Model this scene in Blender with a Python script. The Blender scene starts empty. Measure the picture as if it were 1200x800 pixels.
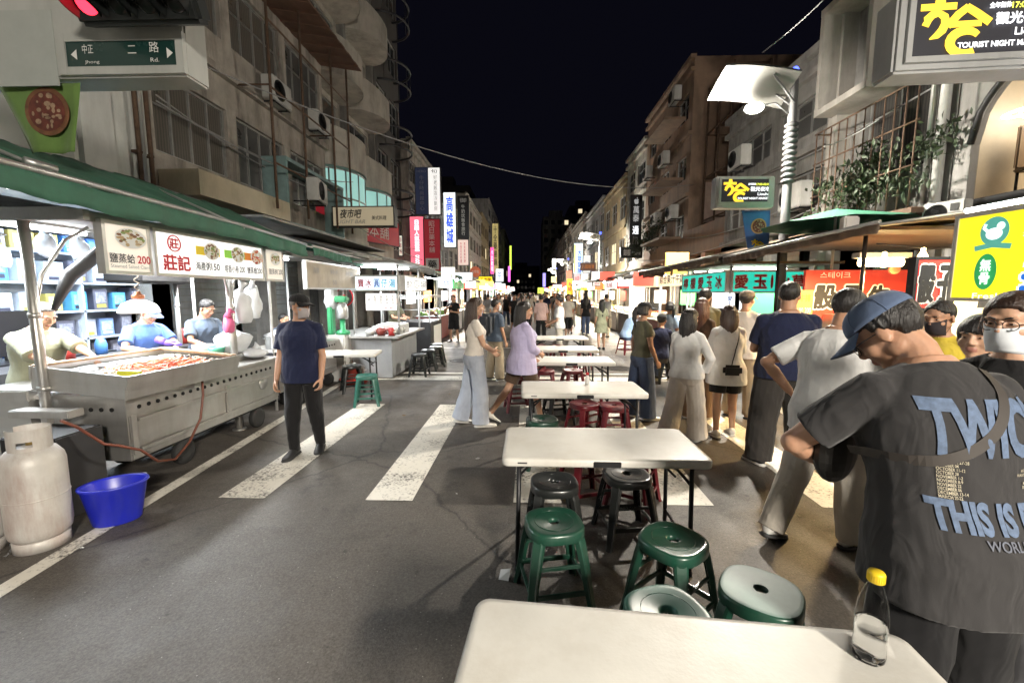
import bpy, bmesh, math, random
from mathutils import Vector, Matrix, Euler, noise
from mathutils.bvhtree import BVHTree
R = math.radians
SC = bpy.context.scene
COL = SC.collection

# ------------------------------------------------------------------ camera, world, exposure
FPX, CAMH = 500.0, 1.7                       # focal length in pixels of a 1200 px wide frame, eye height in metres
PITCH, YAW = math.atan(57 / 500), math.atan(17 / math.hypot(500, 57))
cd = bpy.data.cameras.new('camera'); cd.sensor_width = 36; cd.lens = 36 * FPX / 1200
cd.clip_start = .05; cd.clip_end = 2000
cam = bpy.data.objects.new('camera', cd); COL.objects.link(cam)
cam.location = (0, 0, CAMH); cam.rotation_euler = (R(90) - PITCH, 0, YAW)
SC.camera = cam
W = bpy.data.worlds.new('World'); SC.world = W; W.use_nodes = True
wn = W.node_tree.nodes; wl = W.node_tree.links
bg = wn['Background']
sky = wn.new('ShaderNodeTexSky'); sky.sky_type = 'NISHITA'; sky.sun_disc = False
sky.sun_elevation = R(-6); sky.sun_rotation = R(200); sky.altitude = 50
mixw = wn.new('ShaderNodeMix'); mixw.data_type = 'RGBA'; mixw.inputs[0].default_value = .93
mixw.inputs[7].default_value = (.0062, .0062, .0125, 1)          # city glow of the night sky
wl.new(sky.outputs[0], mixw.inputs[6]); wl.new(mixw.outputs[2], bg.inputs[0])
bg.inputs[1].default_value = .2
SC.view_settings.view_transform = 'Standard'; SC.view_settings.look = 'None'
SC.view_settings.exposure = 1.2; SC.view_settings.gamma = 1
SC.render.engine = 'CYCLES'
SC.cycles.use_denoising = True
SC.cycles.max_bounces = 12; SC.cycles.diffuse_bounces = 3; SC.cycles.glossy_bounces = 3
SC.cycles.transmission_bounces = 12; SC.cycles.transparent_max_bounces = 8
SC.cycles.sample_clamp_indirect = 4; SC.cycles.use_light_tree = True
SC.cycles.caustics_reflective = False; SC.cycles.caustics_refractive = False

def ray(px, py):
    x = (px - 600) / FPX; y = (400 - py) / FPX
    cp, sp, cy, sy = math.cos(PITCH), math.sin(PITCH), math.cos(YAW), math.sin(YAW)
    v = (x, cp + y * sp, -sp + y * cp)
    return Vector((cy * v[0] - sy * v[1], sy * v[0] + cy * v[1], v[2]))
def P(px, py, X=None, Y=None, Z=None):
    """the point of the place seen at a photo pixel, on the plane X, Y or Z"""
    r = ray(px, py)
    t = X / r.x if X is not None else Y / r.y if Y is not None else (Z - CAMH) / r.z
    return r * t + Vector((0, 0, CAMH))

# ------------------------------------------------------------------ materials
MATS = {}
def mat(name, col, rough=.6, metal=0, var=.15, scale=6, bump=0, bscale=40, emit=0, ecol=None, dirt=0, spec=.5,
        stretch=(1, 1, 1), trans=0, ior=1.45, alpha=1, sss=0, coat=0, wear=None, dscale=1.1):
    if name in MATS: return MATS[name]
    m = bpy.data.materials.new(name); m.use_nodes = True
    nt = m.node_tree; N = nt.nodes; L = nt.links; b = N['Principled BSDF']
    b.inputs['Roughness'].default_value = rough; b.inputs['Metallic'].default_value = metal
    b.inputs['Specular IOR Level'].default_value = spec
    tc = N.new('ShaderNodeTexCoord'); mp = N.new('ShaderNodeMapping'); mp.inputs['Scale'].default_value = stretch
    L.new(tc.outputs['Object'], mp.inputs[0])
    c = (*col, 1)
    if var or dirt:
        nz = N.new('ShaderNodeTexNoise'); nz.inputs['Scale'].default_value = scale; nz.inputs['Detail'].default_value = 6
        nz.inputs['Roughness'].default_value = .65
        L.new(mp.outputs[0], nz.inputs['Vector'])
        rp = N.new('ShaderNodeValToRGB'); rp.color_ramp.elements[0].position = .3; rp.color_ramp.elements[1].position = .7
        rp.color_ramp.elements[0].color = tuple(max(0, x * (1 - var)) for x in col) + (1,)
        rp.color_ramp.elements[1].color = tuple(min(1, x * (1 + var)) for x in col) + (1,)
        L.new(nz.outputs[0], rp.inputs[0]); out = rp.outputs[0]
        if dirt:
            n2 = N.new('ShaderNodeTexNoise'); n2.inputs['Scale'].default_value = dscale; n2.inputs['Detail'].default_value = 8
            n2.inputs['Roughness'].default_value = .7
            m2 = N.new('ShaderNodeMapping'); m2.inputs['Scale'].default_value = (1.6, 1.6, .35)
            L.new(tc.outputs['Object'], m2.inputs[0]); L.new(m2.outputs[0], n2.inputs['Vector'])
            r2 = N.new('ShaderNodeValToRGB'); r2.color_ramp.elements[0].position = .45; r2.color_ramp.elements[1].position = .72
            r2.color_ramp.elements[0].color = (0, 0, 0, 1); r2.color_ramp.elements[1].color = (dirt, dirt, dirt, 1)
            L.new(n2.outputs[0], r2.inputs[0])
            mx = N.new('ShaderNodeMix'); mx.data_type = 'RGBA'
            L.new(r2.outputs[0], mx.inputs[0]); L.new(out, mx.inputs[6])
            w = wear or (.05, .042, .033)
            mx.inputs[7].default_value = (*w, 1); out = mx.outputs[2]
        L.new(out, b.inputs['Base Color'])
        mr = N.new('ShaderNodeMapRange'); mr.inputs[3].default_value = max(.03, rough - .12); mr.inputs[4].default_value = min(1, rough + .12)
        L.new(nz.outputs[0], mr.inputs[0]); L.new(mr.outputs[0], b.inputs['Roughness'])
    else:
        b.inputs['Base Color'].default_value = c
    if bump:
        n3 = N.new('ShaderNodeTexNoise'); n3.inputs['Scale'].default_value = bscale; n3.inputs['Detail'].default_value = 5
        L.new(mp.outputs[0], n3.inputs['Vector'])
        bp = N.new('ShaderNodeBump'); bp.inputs['Strength'].default_value = bump; bp.inputs['Distance'].default_value = .02
        L.new(n3.outputs[0], bp.inputs['Height']); L.new(bp.outputs[0], b.inputs['Normal'])
    if emit:
        b.inputs['Emission Color'].default_value = (*(ecol or col), 1); b.inputs['Emission Strength'].default_value = emit
    if trans: b.inputs['Transmission Weight'].default_value = trans; b.inputs['IOR'].default_value = ior
    if alpha < 1: b.inputs['Alpha'].default_value = alpha
    if sss:
        b.inputs['Subsurface Weight'].default_value = sss; b.inputs['Subsurface Radius'].default_value = (.02, .008, .004)
        b.inputs['Subsurface Scale'].default_value = .4
    if coat: b.inputs['Coat Weight'].default_value = coat; b.inputs['Coat Roughness'].default_value = .15
    MATS[name] = m
    return m

def fabric(name, col=(.1, .1, .1), var=.12, weave=.25, rough=.85, fold=.35):
    """cloth: fine weave and soft folds in the bump"""
    if name in MATS: return MATS[name]
    m = mat(name, col, rough, 0, var, 5, spec=.2)
    N = m.node_tree.nodes; L = m.node_tree.links; b = N['Principled BSDF']
    tc = N.new('ShaderNodeTexCoord')
    mp = N.new('ShaderNodeMapping'); mp.inputs['Scale'].default_value = (1, 1, .45); mp.inputs['Rotation'].default_value = (.2, .3, .25)
    L.new(tc.outputs['Object'], mp.inputs[0])
    n1 = N.new('ShaderNodeTexNoise'); n1.inputs['Scale'].default_value = 11; n1.inputs['Detail'].default_value = 2; n1.inputs['Distortion'].default_value = 1.2
    L.new(mp.outputs[0], n1.inputs['Vector'])
    n2 = N.new('ShaderNodeTexNoise'); n2.inputs['Scale'].default_value = 420; n2.inputs['Detail'].default_value = 1
    L.new(tc.outputs['Object'], n2.inputs['Vector'])
    b1 = N.new('ShaderNodeBump'); b1.inputs['Strength'].default_value = fold; b1.inputs['Distance'].default_value = .03
    b2 = N.new('ShaderNodeBump'); b2.inputs['Strength'].default_value = weave; b2.inputs['Distance'].default_value = .002
    L.new(n1.outputs[0], b1.inputs['Height']); L.new(n2.outputs[0], b2.inputs['Height'])
    L.new(b1.outputs[0], b2.inputs['Normal']); L.new(b2.outputs[0], b.inputs['Normal'])
    b.inputs['Sheen Weight'].default_value = .15
    return m

def glow(name, col, s):
    """a lamp, a lit sign face, or a plain board given its own glow: it gives off light"""
    return mat(name, tuple(min(.8, c) for c in col), .5, 0, 0, emit=s, ecol=col)

# ------------------------------------------------------------------ mesh builder
class MB:
    def __init__(s): s.v = []; s.f = []; s.mi = []; s.sm = []; s.m = 0; s.smooth = False
    def face(s, idx): s.f.append(tuple(idx)); s.mi.append(s.m); s.sm.append(s.smooth)
    def add(s, vs, fs, M=None, smooth=None):
        o = len(s.v)
        s.v += [(M @ Vector(v)) if M else Vector(v) for v in vs]
        sv = s.smooth
        if smooth is not None: s.smooth = smooth
        for f in fs: s.face([i + o for i in f])
        s.smooth = sv
        return s
    def box(s, c, d, rz=0, M=None, bev=0):
        x, y, z = d[0] / 2, d[1] / 2, d[2] / 2
        T = Matrix.Translation(c) @ (M if M else Matrix.Rotation(rz, 4, 'Z'))
        b = min(bev, x * .95, y * .95, z * .95)
        if b <= 0:
            vs = [(sx * x, sy * y, sz * z) for sz in (-1, 1) for sx, sy in ((-1, -1), (1, -1), (1, 1), (-1, 1))]
            fs = [(3, 2, 1, 0), (4, 5, 6, 7), (0, 1, 5, 4), (1, 2, 6, 5), (2, 3, 7, 6), (3, 0, 4, 7)]
            return s.add(vs, fs, T)
        bm = bmesh.new(); bmesh.ops.create_cube(bm, size=1)
        for v in bm.verts: v.co = Vector((v.co.x * 2 * x, v.co.y * 2 * y, v.co.z * 2 * z))
        bmesh.ops.bevel(bm, geom=bm.edges[:], offset=b, segments=2, affect='EDGES')
        return s.bm(bm, T)
    def bm(s, bm, T=None, smooth=None):
        bm.verts.index_update()
        s.add([v.co.copy() for v in bm.verts], [[v.index for v in f.verts] for f in bm.faces], T, smooth); bm.free(); return s
    def span(s, a, b): # box between two corners
        a = Vector(a); b = Vector(b)
        return s.box((a + b) / 2, [abs(q) for q in (b - a)])
    def quad(s, a, b, c, d): return s.add([a, b, c, d], [(0, 1, 2, 3)])
    def loft(s, rings, caps=True, closed=False, smooth=True):
        n = len(rings[0]); vs = [p for r in rings for p in r]; fs = []
        m = len(rings)
        for i in range(m if closed else m - 1):
            j = (i + 1) % m
            for k in range(n):
                l = (k + 1) % n
                fs.append((i * n + k, i * n + l, j * n + l, j * n + k))
        if caps and not closed:
            fs.append(tuple(range(n))[::-1]); fs.append(tuple((m - 1) * n + k for k in range(n)))
        return s.add(vs, fs, None, smooth)
    def tube(s, pts, r, n=8, caps=True, closed=False, flat=1, smooth=True):
        pts = [Vector(p) for p in pts]; rings = []; m = len(pts)
        up = None
        for i, p in enumerate(pts):
            if closed: d = pts[(i + 1) % m] - pts[i - 1]
            else: d = pts[min(i + 1, m - 1)] - pts[max(i - 1, 0)]
            if d.length < 1e-9: d = Vector((0, 0, 1))
            d.normalize()
            if up is None:
                up = Vector((0, 0, 1)) if abs(d.z) < .9 else Vector((1, 0, 0))
            u = d.cross(up).normalized(); v = u.cross(d).normalized(); up = v
            rr = r[i] if isinstance(r, (list, tuple)) else r
            rings.append([p + (u * math.cos(a) + v * math.sin(a) * flat) * rr for a in (2 * math.pi * k / n for k in range(n))])
        return s.loft(rings, caps, closed, smooth)
    def cyl(s, a, b, r, r2=None, n=16, smooth=True): return s.tube([a, b], [r, r if r2 is None else r2], n, smooth=smooth)
    def lathe(s, prof, c=(0, 0, 0), n=24, M=None, smooth=True):
        T = Matrix.Translation(c) @ (M or Matrix())
        rings = [[T @ Vector((r * math.cos(a), r * math.sin(a), z)) for a in (2 * math.pi * k / n for k in range(n))] for r, z in prof]
        return s.loft(rings, True, False, smooth)
    def ell(s, c, r, M=None, u=14, v=9):
        T = Matrix.Translation(c) @ (M or Matrix()); rr = r if isinstance(r, (tuple, list, Vector)) else (r, r, r)
        vs = [T @ Vector((0, 0, -rr[2]))]
        for j in range(1, v):
            t = -math.pi / 2 + math.pi * j / v
            for k in range(u):
                a = 2 * math.pi * k / u
                vs.append(T @ Vector((rr[0] * math.cos(t) * math.cos(a), rr[1] * math.cos(t) * math.sin(a), rr[2] * math.sin(t))))
        vs.append(T @ Vector((0, 0, rr[2]))); fs = []
        for k in range(u): fs.append((0, 1 + (k + 1) % u, 1 + k))
        for j in range(v - 2):
            for k in range(u):
                a = 1 + j * u + k; b = 1 + j * u + (k + 1) % u
                fs.append((a, b, b + u, a + u))
        o = 1 + (v - 2) * u
        for k in range(u): fs.append((o + k, o + (k + 1) % u, len(vs) - 1))
        return s.add(vs, fs, None, True)
    def prism(s, poly, y0, y1, M=None):
        """outline in x,z extruded along y"""
        n = len(poly); vs = [(x, y0, z) for x, z in poly] + [(x, y1, z) for x, z in poly]
        fs = [tuple(range(n)), tuple(range(n, 2 * n))[::-1]] + [(k, k + n, (k + 1) % n + n, (k + 1) % n) for k in range(n)]
        return s.add(vs, fs, M)
    def mesh(s, name, mats):
        me = bpy.data.meshes.new(name); me.from_pydata([tuple(v) for v in s.v], [], s.f)
        for m in (mats if isinstance(mats, (list, tuple)) else [mats]): me.materials.append(m)
        me.polygons.foreach_set('material_index', s.mi); me.polygons.foreach_set('use_smooth', s.sm)
        me.validate(); me.update(); return me
    def build(s, name, mats, parent=None, loc=None, rz=None, fix=True, weld=False):
        me = s.mesh(name, mats)
        if weld:
            bm = bmesh.new(); bm.from_mesh(me); bmesh.ops.remove_doubles(bm, verts=bm.verts[:], dist=1e-4); bm.to_mesh(me); bm.free()
            me.polygons.foreach_set('use_smooth', [True] * len(me.polygons))
        if fix:
            bm = bmesh.new(); bm.from_mesh(me); bmesh.ops.recalc_face_normals(bm, faces=bm.faces[:]); bm.to_mesh(me); bm.free()
        return link(name, me, parent, loc, rz)
def link(name, me, parent=None, loc=None, rz=None):
    o = bpy.data.objects.new(name, me); COL.objects.link(o)
    if parent: o.parent = parent
    if loc is not None: o.location = loc
    if rz is not None: o.rotation_euler.z = rz
    return o
def tag(o, label=None, cat=None, group=None, kind=None):
    if label: o['label'] = label
    if cat: o['category'] = cat
    if group: o['group'] = group
    if kind: o['kind'] = kind
    return o
def thing(name, label, cat, loc=(0, 0, 0), rz=0, group=None):
    o = bpy.data.objects.new(name, None); COL.objects.link(o); o.location = loc; o.rotation_euler = (0, 0, rz)
    o.empty_display_size = .2
    return tag(o, label, cat, group)
def copy_tree(o, parent=None):
    c = o.copy(); COL.objects.link(c)
    if parent: c.parent = parent
    for ch in list(o.children): copy_tree(ch, c)
    return c
def dup(o, loc, rz=None, label=None, group=None):
    c = copy_tree(o); c.location = loc
    if rz is not None: c.rotation_euler = (0, 0, rz)
    return tag(c, label, None, group)
def struct(o): o['kind'] = 'structure'; return o

# ------------------------------------------------------------------ lettering and remeshing in a scratch scene
TMP = bpy.data.scenes.new('scratch')
def evaluate(ob):
    TMP.collection.objects.link(ob)
    with bpy.context.temp_override(scene=TMP, view_layer=TMP.view_layers[0]):
        dg = bpy.context.evaluated_depsgraph_get(); dg.update()
    me = bpy.data.meshes.new_from_object(ob.evaluated_get(dg), depsgraph=dg)
    TMP.collection.objects.unlink(ob)
    return me
TXT = {}
def text_geo(s, bold=0, shear=0, vertical=False, gap=1.12):
    """flat lettering, one unit high, centred: (verts, faces, width, height)"""
    key = (s, bold, shear, vertical, gap)
    if key in TXT: return TXT[key]
    if vertical:
        vs, fs = [], []; y = 0; w = 0
        for ch in s:
            if ch == ' ': y -= gap * .5; continue
            a, f, ww, hh = text_geo(ch, bold, shear)
            o = len(vs); vs += [(p[0], p[1] + y) for p in a]; fs += [tuple(i + o for i in q) for q in f]; y -= gap; w = max(w, ww)
        h = -y - gap + 1; vs = [(x, q + (h - 1) / 2) for x, q in vs]
    else:
        cu = bpy.data.curves.new('t', 'FONT'); cu.body = s; cu.size = 1; cu.offset = bold; cu.shear = shear; cu.resolution_u = 3
        ob = bpy.data.objects.new('t', cu); me = evaluate(ob)
        vs = [(v.co.x, v.co.y) for v in me.vertices]; fs = [tuple(p.vertices) for p in me.polygons]
        bpy.data.objects.remove(ob); bpy.data.curves.remove(cu); bpy.data.meshes.remove(me)
        if not vs: return ([], [], 0, 0)
        x0, x1 = min(v[0] for v in vs), max(v[0] for v in vs); y0, y1 = min(v[1] for v in vs), max(v[1] for v in vs)
        h = max(y1 - y0, 1e-3); vs = [((x - (x0 + x1) / 2) / h, (y - (y0 + y1) / 2) / h) for x, y in vs]; w = (x1 - x0) / h; h = 1
    TXT[key] = (vs, fs, w, h)
    return TXT[key]
def put_text(mb, s, cx, cz, w, h, y=0, bold=0, shear=0, vertical=False, gap=1.12, keep=False, depth=0):
    """lettering of width w and height h (metres) centred at (cx, cz) in the x-z plane at y, read from -y; depth > 0 makes it solid"""
    if bold and any(ord(c) > 0x2000 for c in s):      # heavy brush lettering: the strokes are widened on all sides
        n = 4 if bold < .03 else 10; q = bold * (h if not vertical else h / max(1, len(s))) * 1.1
        for k in range(n):
            a = 2 * math.pi * (k + .5) / n; put_text(mb, s, cx + q * math.cos(a), cz + q * math.sin(a), w - 2 * q, h - 2 * q, y - .00025 * k, 0, shear, vertical, gap, keep)
        return
    vs, fs, tw, th = text_geo(s, bold, shear, vertical, gap)
    if not vs: return
    sx, sz = w / max(tw, 1e-3), h / th
    if keep: sx = sz = min(sx, sz)
    pts = [(cx + p[0] * sx, y, cz + p[1] * sz) for p in vs]
    mb.add(pts, fs, None, False)
def remesh(mb, voxel, smooth=4, mats=None, name='body'):
    me = mb.mesh('tmp', mats or [])
    ob = bpy.data.objects.new('tmp', me)
    m = ob.modifiers.new('r', 'REMESH'); m.mode = 'VOXEL'; m.voxel_size = voxel; m.use_smooth_shade = True
    if smooth:
        q = ob.modifiers.new('s', 'SMOOTH'); q.factor = .5; q.iterations = smooth
    out = evaluate(ob); bpy.data.objects.remove(ob); bpy.data.meshes.remove(me)
    out.name = name
    return out
# ------------------------------------------------------------------ people
def lerp(a, b, t): return a + (b - a) * t
def table(tab, z):
    if z <= tab[0][0]: return tab[0][1:]
    for a, b in zip(tab, tab[1:]):
        if z <= b[0]:
            i = tab.index(a); p0 = tab[max(0, i - 1)]; p3 = tab[min(len(tab) - 1, i + 2)]; t = (z - a[0]) / (b[0] - a[0]); out = []
            for c in range(1, len(a)):
                h = b[0] - a[0]; m0 = (b[c] - p0[c]) / max(1e-6, b[0] - p0[0]) * h; m1 = (p3[c] - a[c]) / max(1e-6, p3[0] - a[0]) * h
                out.append((2 * t ** 3 - 3 * t * t + 1) * a[c] + (t ** 3 - 2 * t * t + t) * m0 + (3 * t * t - 2 * t ** 3) * b[c] + (t ** 3 - t * t) * m1)
            return out
    return tab[-1][1:]
MALE = [(.78, .10, .09, 0), (.86, .162, .115, -.01), (.93, .168, .12, -.012), (1.03, .152, .105, .0), (1.12, .15, .105, .005), (1.22, .168, .118, .008),
        (1.30, .17, .12, .006), (1.36, .148, .102, -.005), (1.41, .1, .072, -.015), (1.45, .062, .062, -.012)]
FEMALE = [(.78, .10, .09, 0), (.86, .168, .118, -.012), (.93, .165, .118, -.012), (1.03, .13, .095, .0), (1.12, .125, .092, .005), (1.22, .145, .118, .014),
          (1.27, .15, .125, .018), (1.35, .13, .09, -.005), (1.405, .088, .064, -.015), (1.45, .052, .054, -.012)]
SKIN = [mat('skin', (.42, .235, .15), .5, 0, .1, 14, .08, 90, sss=.12), mat('skin_pale', (.5, .3, .2), .5, 0, .1, 14, .08, 90, sss=.12),
        mat('skin_tan', (.33, .17, .1), .5, 0, .12, 14, .08, 90, sss=.12)]
LIPS = mat('lips', (.36, .16, .12), .45, 0, .05)
EYEW = mat('eye_white', (.34, .3, .27), .25, 0, 0); EYEB = mat('iris', (.015, .01, .008), .15, 0, 0)
HAIRM = {}
for n_, c_ in (('black', (.012, .01, .009)), ('brown', (.035, .018, .011)), ('red', (.07, .022, .012)), ('grey', (.09, .085, .08))):
    HAIRM[n_] = mat('hair_' + n_, c_, .42, 0, .4, 9, .5, 60, stretch=(3, 3, .25))
def grab(me):
    n = len(me.vertices); a = [0.0] * (n * 3); b = [0.0] * (n * 3)
    me.vertices.foreach_get('normal', a); me.vertices.foreach_get('co', b)
    return [Vector(a[i:i + 3]) for i in range(0, n * 3, 3)], [Vector(b[i:i + 3]) for i in range(0, n * 3, 3)]
def put(me, cc):
    me.vertices.foreach_set('co', [x for c in cc for x in c]); me.update()
def person(label, loc, rz, H=1.7, sex='m', bw=1.0, lean=0, head=(0, 0, 0), legs=None, arms=None, skin=0, vox=.008, hair='short', hairc='black',
           shirt=None, pants=None, shoes=None, dress=None, cap=None, mask=None, glasses=False, group=None, belly=0, turn=0, sit=None, handcurl=.55, name='person', nolegs=False):
    """one figure, facing its own +y; angles in degrees; arms / legs listed right then left"""
    s = H / 1.7; tab = MALE if sex == 'm' else FEMALE; shw = (.165 if sex == 'm' else .142) * (1 + (bw - 1) * .6)
    legs = legs or [(3, 3, 4), (-3, 3, 6)]; arms = arms or [(4, 9, 14, 0), (4, 9, 14, 0)]
    # legs first, so that the lower sole rests on the ground
    hipz = .90; chains = []
    for i, lg in enumerate(legs):
        sd = 1 if i == 0 else -1; fl, ab, kn = R(lg[0]), R(lg[1]), R(lg[2]); ft = lg[3] if len(lg) > 3 else 8; sho = lg[4] if len(lg) > 4 else None
        hp = Vector((sd * .085 * (1 + (bw - 1) * .5), 0, hipz))
        d1 = Vector((sd * math.sin(ab) * math.cos(fl), math.sin(fl), -math.cos(fl) * math.cos(ab))).normalized()
        f2 = fl - kn
        d2 = Vector((sd * math.sin(ab) * .6 * math.cos(f2), math.sin(f2), -math.cos(f2))).normalized()
        k = hp + d1 * .425; a = k + d2 * .395
        chains.append([hp, k, a, sd, ft, max(0, -f2) if kn else 0])
    low = min(c[2].z for c in chains); dz = .075 - low
    for c in chains:
        for j in range(3): c[j] = c[j] + Vector((0, 0, dz))
    # spine
    def spine(z):
        """point and rotation of the trunk at rest height z"""
        p = Vector((0, 0, .90 + dz)); n = 12; z0 = .90
        if z <= z0: return Vector((0, 0, z + dz)), Matrix.Identity(3)
        ang = 0; st = (z - z0) / n; zz = z0
        for _ in range(n):
            t = min(1, max(0, (zz - .93) / .42)); ang = R(lean) * (t * .75 + .25)
            p = p + Vector((0, math.sin(ang), math.cos(ang))) * st; zz += st
        tw = R(turn) * min(1, max(0, (z - .95) / .4))
        return p, Matrix.Rotation(tw, 3, 'Z') @ Matrix.Rotation(-ang, 3, 'X')
    def ring(z, gx=0, gy=0, n=24, kx=1, ky=1, yo=0):
        p, rt = spine(z); rx, ry, y0 = table(tab, z); rx = rx * bw * kx + gx; ry = ry * (1 + (bw - 1) * .8) * ky + gy
        if belly and .9 < z < 1.28: b = belly * math.sin((z - .9) / .38 * math.pi); ry += b * .5; y0 = y0 + b * .5; rx += b * .3
        out = []
        for q in range(n):
            a = 2 * math.pi * q / n; ca, sa = math.cos(a), math.sin(a)
            e = .88
            out.append(p + rt @ Vector((rx * math.copysign(abs(ca) ** e, ca), y0 + yo + ry * math.copysign(abs(sa) ** e, sa), 0)))
        return out
    body = MB()
    body.loft([ring(z) for z in (.80, .86, .90, .95, 1.0, 1.05, 1.1, 1.16, 1.22, 1.28, 1.33, 1.37, 1.40, 1.43, 1.46)])
    thick = (1 + (bw - 1) * .6) * (1 if sex == 'm' else .93)
    for hp, k, a, sd, ft, lift in chains:
        pts = [hp + Vector((0, 0, .02)), lerp(hp, k, .3), lerp(hp, k, .75), k, lerp(k, a, .3), lerp(k, a, .7), a]
        body.tube(pts, [q * thick for q in (.088, .084, .062, .055, .056, .041, .036)], 14); body.ell(hp, .085 * thick); body.ell(k, .056 * thick)
    sp, srt = spine(1.352); fingers_small = vox > .0085
    armc = []
    for i, am in enumerate(arms):
        sd = 1 if i == 0 else -1
        sh = sp + srt @ Vector((sd * shw, -.012, 0))
        L1, L2 = (.285, .25) if sex == 'm' else (.27, .235)
        if am[0] == 'ik':
            tg = Vector(am[1]); tg.z = tg.z; v = tg - sh; d = min(v.length, (L1 + L2) * .995); v = v.normalized()
            ca = max(-1, min(1, (L1 * L1 + d * d - L2 * L2) / (2 * L1 * d))); hint = Vector(am[2]) if len(am) > 2 else Vector((sd, -.6, -.6))
            hp_ = (hint - v * hint.dot(v)).normalized()
            el = sh + v * (L1 * ca) + hp_ * (L1 * math.sqrt(max(0, 1 - ca * ca))); wr = sh + v * d
            pn = Vector(am[3]) if len(am) > 3 else Vector((-sd, 0, -.3))
        else:
            fl, ab, eb, inw = (R(q) for q in am[:4])
            d1 = srt @ Vector((sd * math.sin(ab) * math.cos(fl), math.sin(fl), -math.cos(fl) * math.cos(ab))); d1 = lerp(d1, Vector((sd * math.sin(ab) * math.cos(fl), math.sin(fl), -math.cos(fl) * math.cos(ab))), .8).normalized()
            f2 = fl + eb
            d2 = Vector((sd * math.sin(ab) * .45 * math.cos(f2), math.sin(f2), -math.cos(f2)))
            d2 = Matrix.Rotation(sd * inw, 3, 'Z') @ d2; d2.normalize()
            el = sh + d1 * L1; wr = el + d2 * L2; pn = Vector((-sd, 0, 0))
        armc.append((sh, el, wr, sd))
        pts = [sh, lerp(sh, el, .35), lerp(sh, el, .8), el, lerp(el, wr, .3), lerp(el, wr, .75), wr]
        body.tube(pts, [q * thick for q in (.052, .049, .04, .037, .038, .029, .025)], 12); body.ell(sh, (.05 * thick, .052 * thick, .046 * thick)); body.ell(el, .037 * thick)
        body.tube([sp + srt @ Vector((sd * .045, -.01, .052)), sh], [.05, .046], 10)
        d = (wr - el).normalized(); n_ = (pn - d * pn.dot(d)).normalized(); t_ = d.cross(n_) * sd
        hs = (1.0 if sex == 'm' else .9)
        rings = []
        for q, w_, h_ in ((-.02, .026, .021), (.012, .029, .018), (.045, .039, .0155), (.085, .041, .0125), (.094, .036, .009)):
            c = wr + d * q * hs
            rings.append([c + (t_ * math.cos(a) * w_ + n_ * math.sin(a) * h_) * hs for a in (2 * math.pi * k / 12 for k in range(12))])
        body.loft(rings)
        for fi, (off, ln) in enumerate(((.030, .068), (.0105, .077), (-.0095, .071), (-.0285, .055))):
            p = wr + (d * .082 + t_ * off) * hs; ang = 0; q = [p - d * .015, p]; fr = .0088 if fi < 3 else .0078
            cu = handcurl * (1 + .12 * fi)
            for part, share in ((.44, .75), (.31, 1.0), (.25, .7)):
                ang += cu * share
                dd = d * math.cos(ang) + n_ * math.sin(ang) + t_ * (off * .9)
                p = p + dd.normalized() * ln * part * hs; q.append(p)
            rr = fr * (1.15 if fingers_small else 1)
            body.tube(q, [rr * 1.08, rr * 1.05, rr, rr * .95, rr * .78], 8); body.ell(q[-1], rr * .78, None, 8, 5)
        tb = wr + (d * .022 + t_ * .026 + n_ * .006) * hs
        td = (d * .62 + t_ * .62 + n_ * .45).normalized(); tm = tb + td * .04 * hs; te = tm + (td * .55 + d * .6 + n_ * .25).normalized() * .034 * hs; tf = te + (d * .75 + n_ * .35 + td * .1).normalized() * .024 * hs
        body.tube([tb - td * .012, tb, tm, te, tf], [.013, .0145, .0115, .0102, .008], 8); body.ell(tf, .008, None, 8, 5)
    # head
    pv, nrt = spine(1.455)
    hr = Matrix.Rotation(R(turn * .5 + head[0]), 3, 'Z') @ Matrix.Rotation(-R(head[1]) - R(lean) * .35, 3, 'X') @ Matrix.Rotation(R(head[2]), 3, 'Y')
    hs = 1.0 if sex == 'm' else .96
    pv2 = pv + nrt @ Vector((0, .004, .045)); hc = pv2 + hr @ Vector((0, .018, .09 * hs))
    M4 = Matrix.Translation(hc) @ hr.to_4x4() @ Matrix.Scale(hs, 4)
    body.tube([pv + nrt @ Vector((0, -.005, -.05)), pv2 + Vector((0, 0, 0)), hc + hr @ Vector((0, -.015, -.02))], [.062 * thick, .054 * thick, .055 * thick] if sex == 'm' else [.052, .046, .048], 14)
    hm = MB()
    hm.ell((0, -.012, .034), (.076, .096, .086), None, 20, 14)
    hm.ell((0, .022, -.03), (.062, .072, .086), None, 18, 12)
    hm.ell((0, .05, -.082), (.034, .038, .028)); hm.ell((0, .07, -.098), (.02, .02, .014))
    for sd in (1, -1):
        hm.ell((sd * .03, .083, .028), (.027, .012, .009)); hm.ell((sd * .040, .056, -.028), (.026, .03, .03)); hm.ell((sd * .05, .0, -.055), (.018, .035, .03))
        hm.ell((sd * .079, -.008, -.012), (.009, .02, .031), Matrix.Rotation(sd * -.35, 4, 'Z')); hm.ell((sd * .012, .097, -.03), (.01, .012, .008))
        hm.ell((sd * .031, .079, .005), (.016, .01, .009))
    hm.tube([(0, .088, .022), (0, .097, .0), (0, .108, -.022), (0, .1, -.034)], [.009, .0095, .0115, .009], 10); hm.ell((0, .107, -.025), (.0115, .011, .0095))
    hm.ell((0, .09, -.056), (.023, .011, .0065)); hm.ell((0, .088, -.067), (.019, .0105, .0075))
    body.add(hm.v, hm.f, M4, True)
    bare = shoes is None or shoes[0] == 'sandal'
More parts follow.
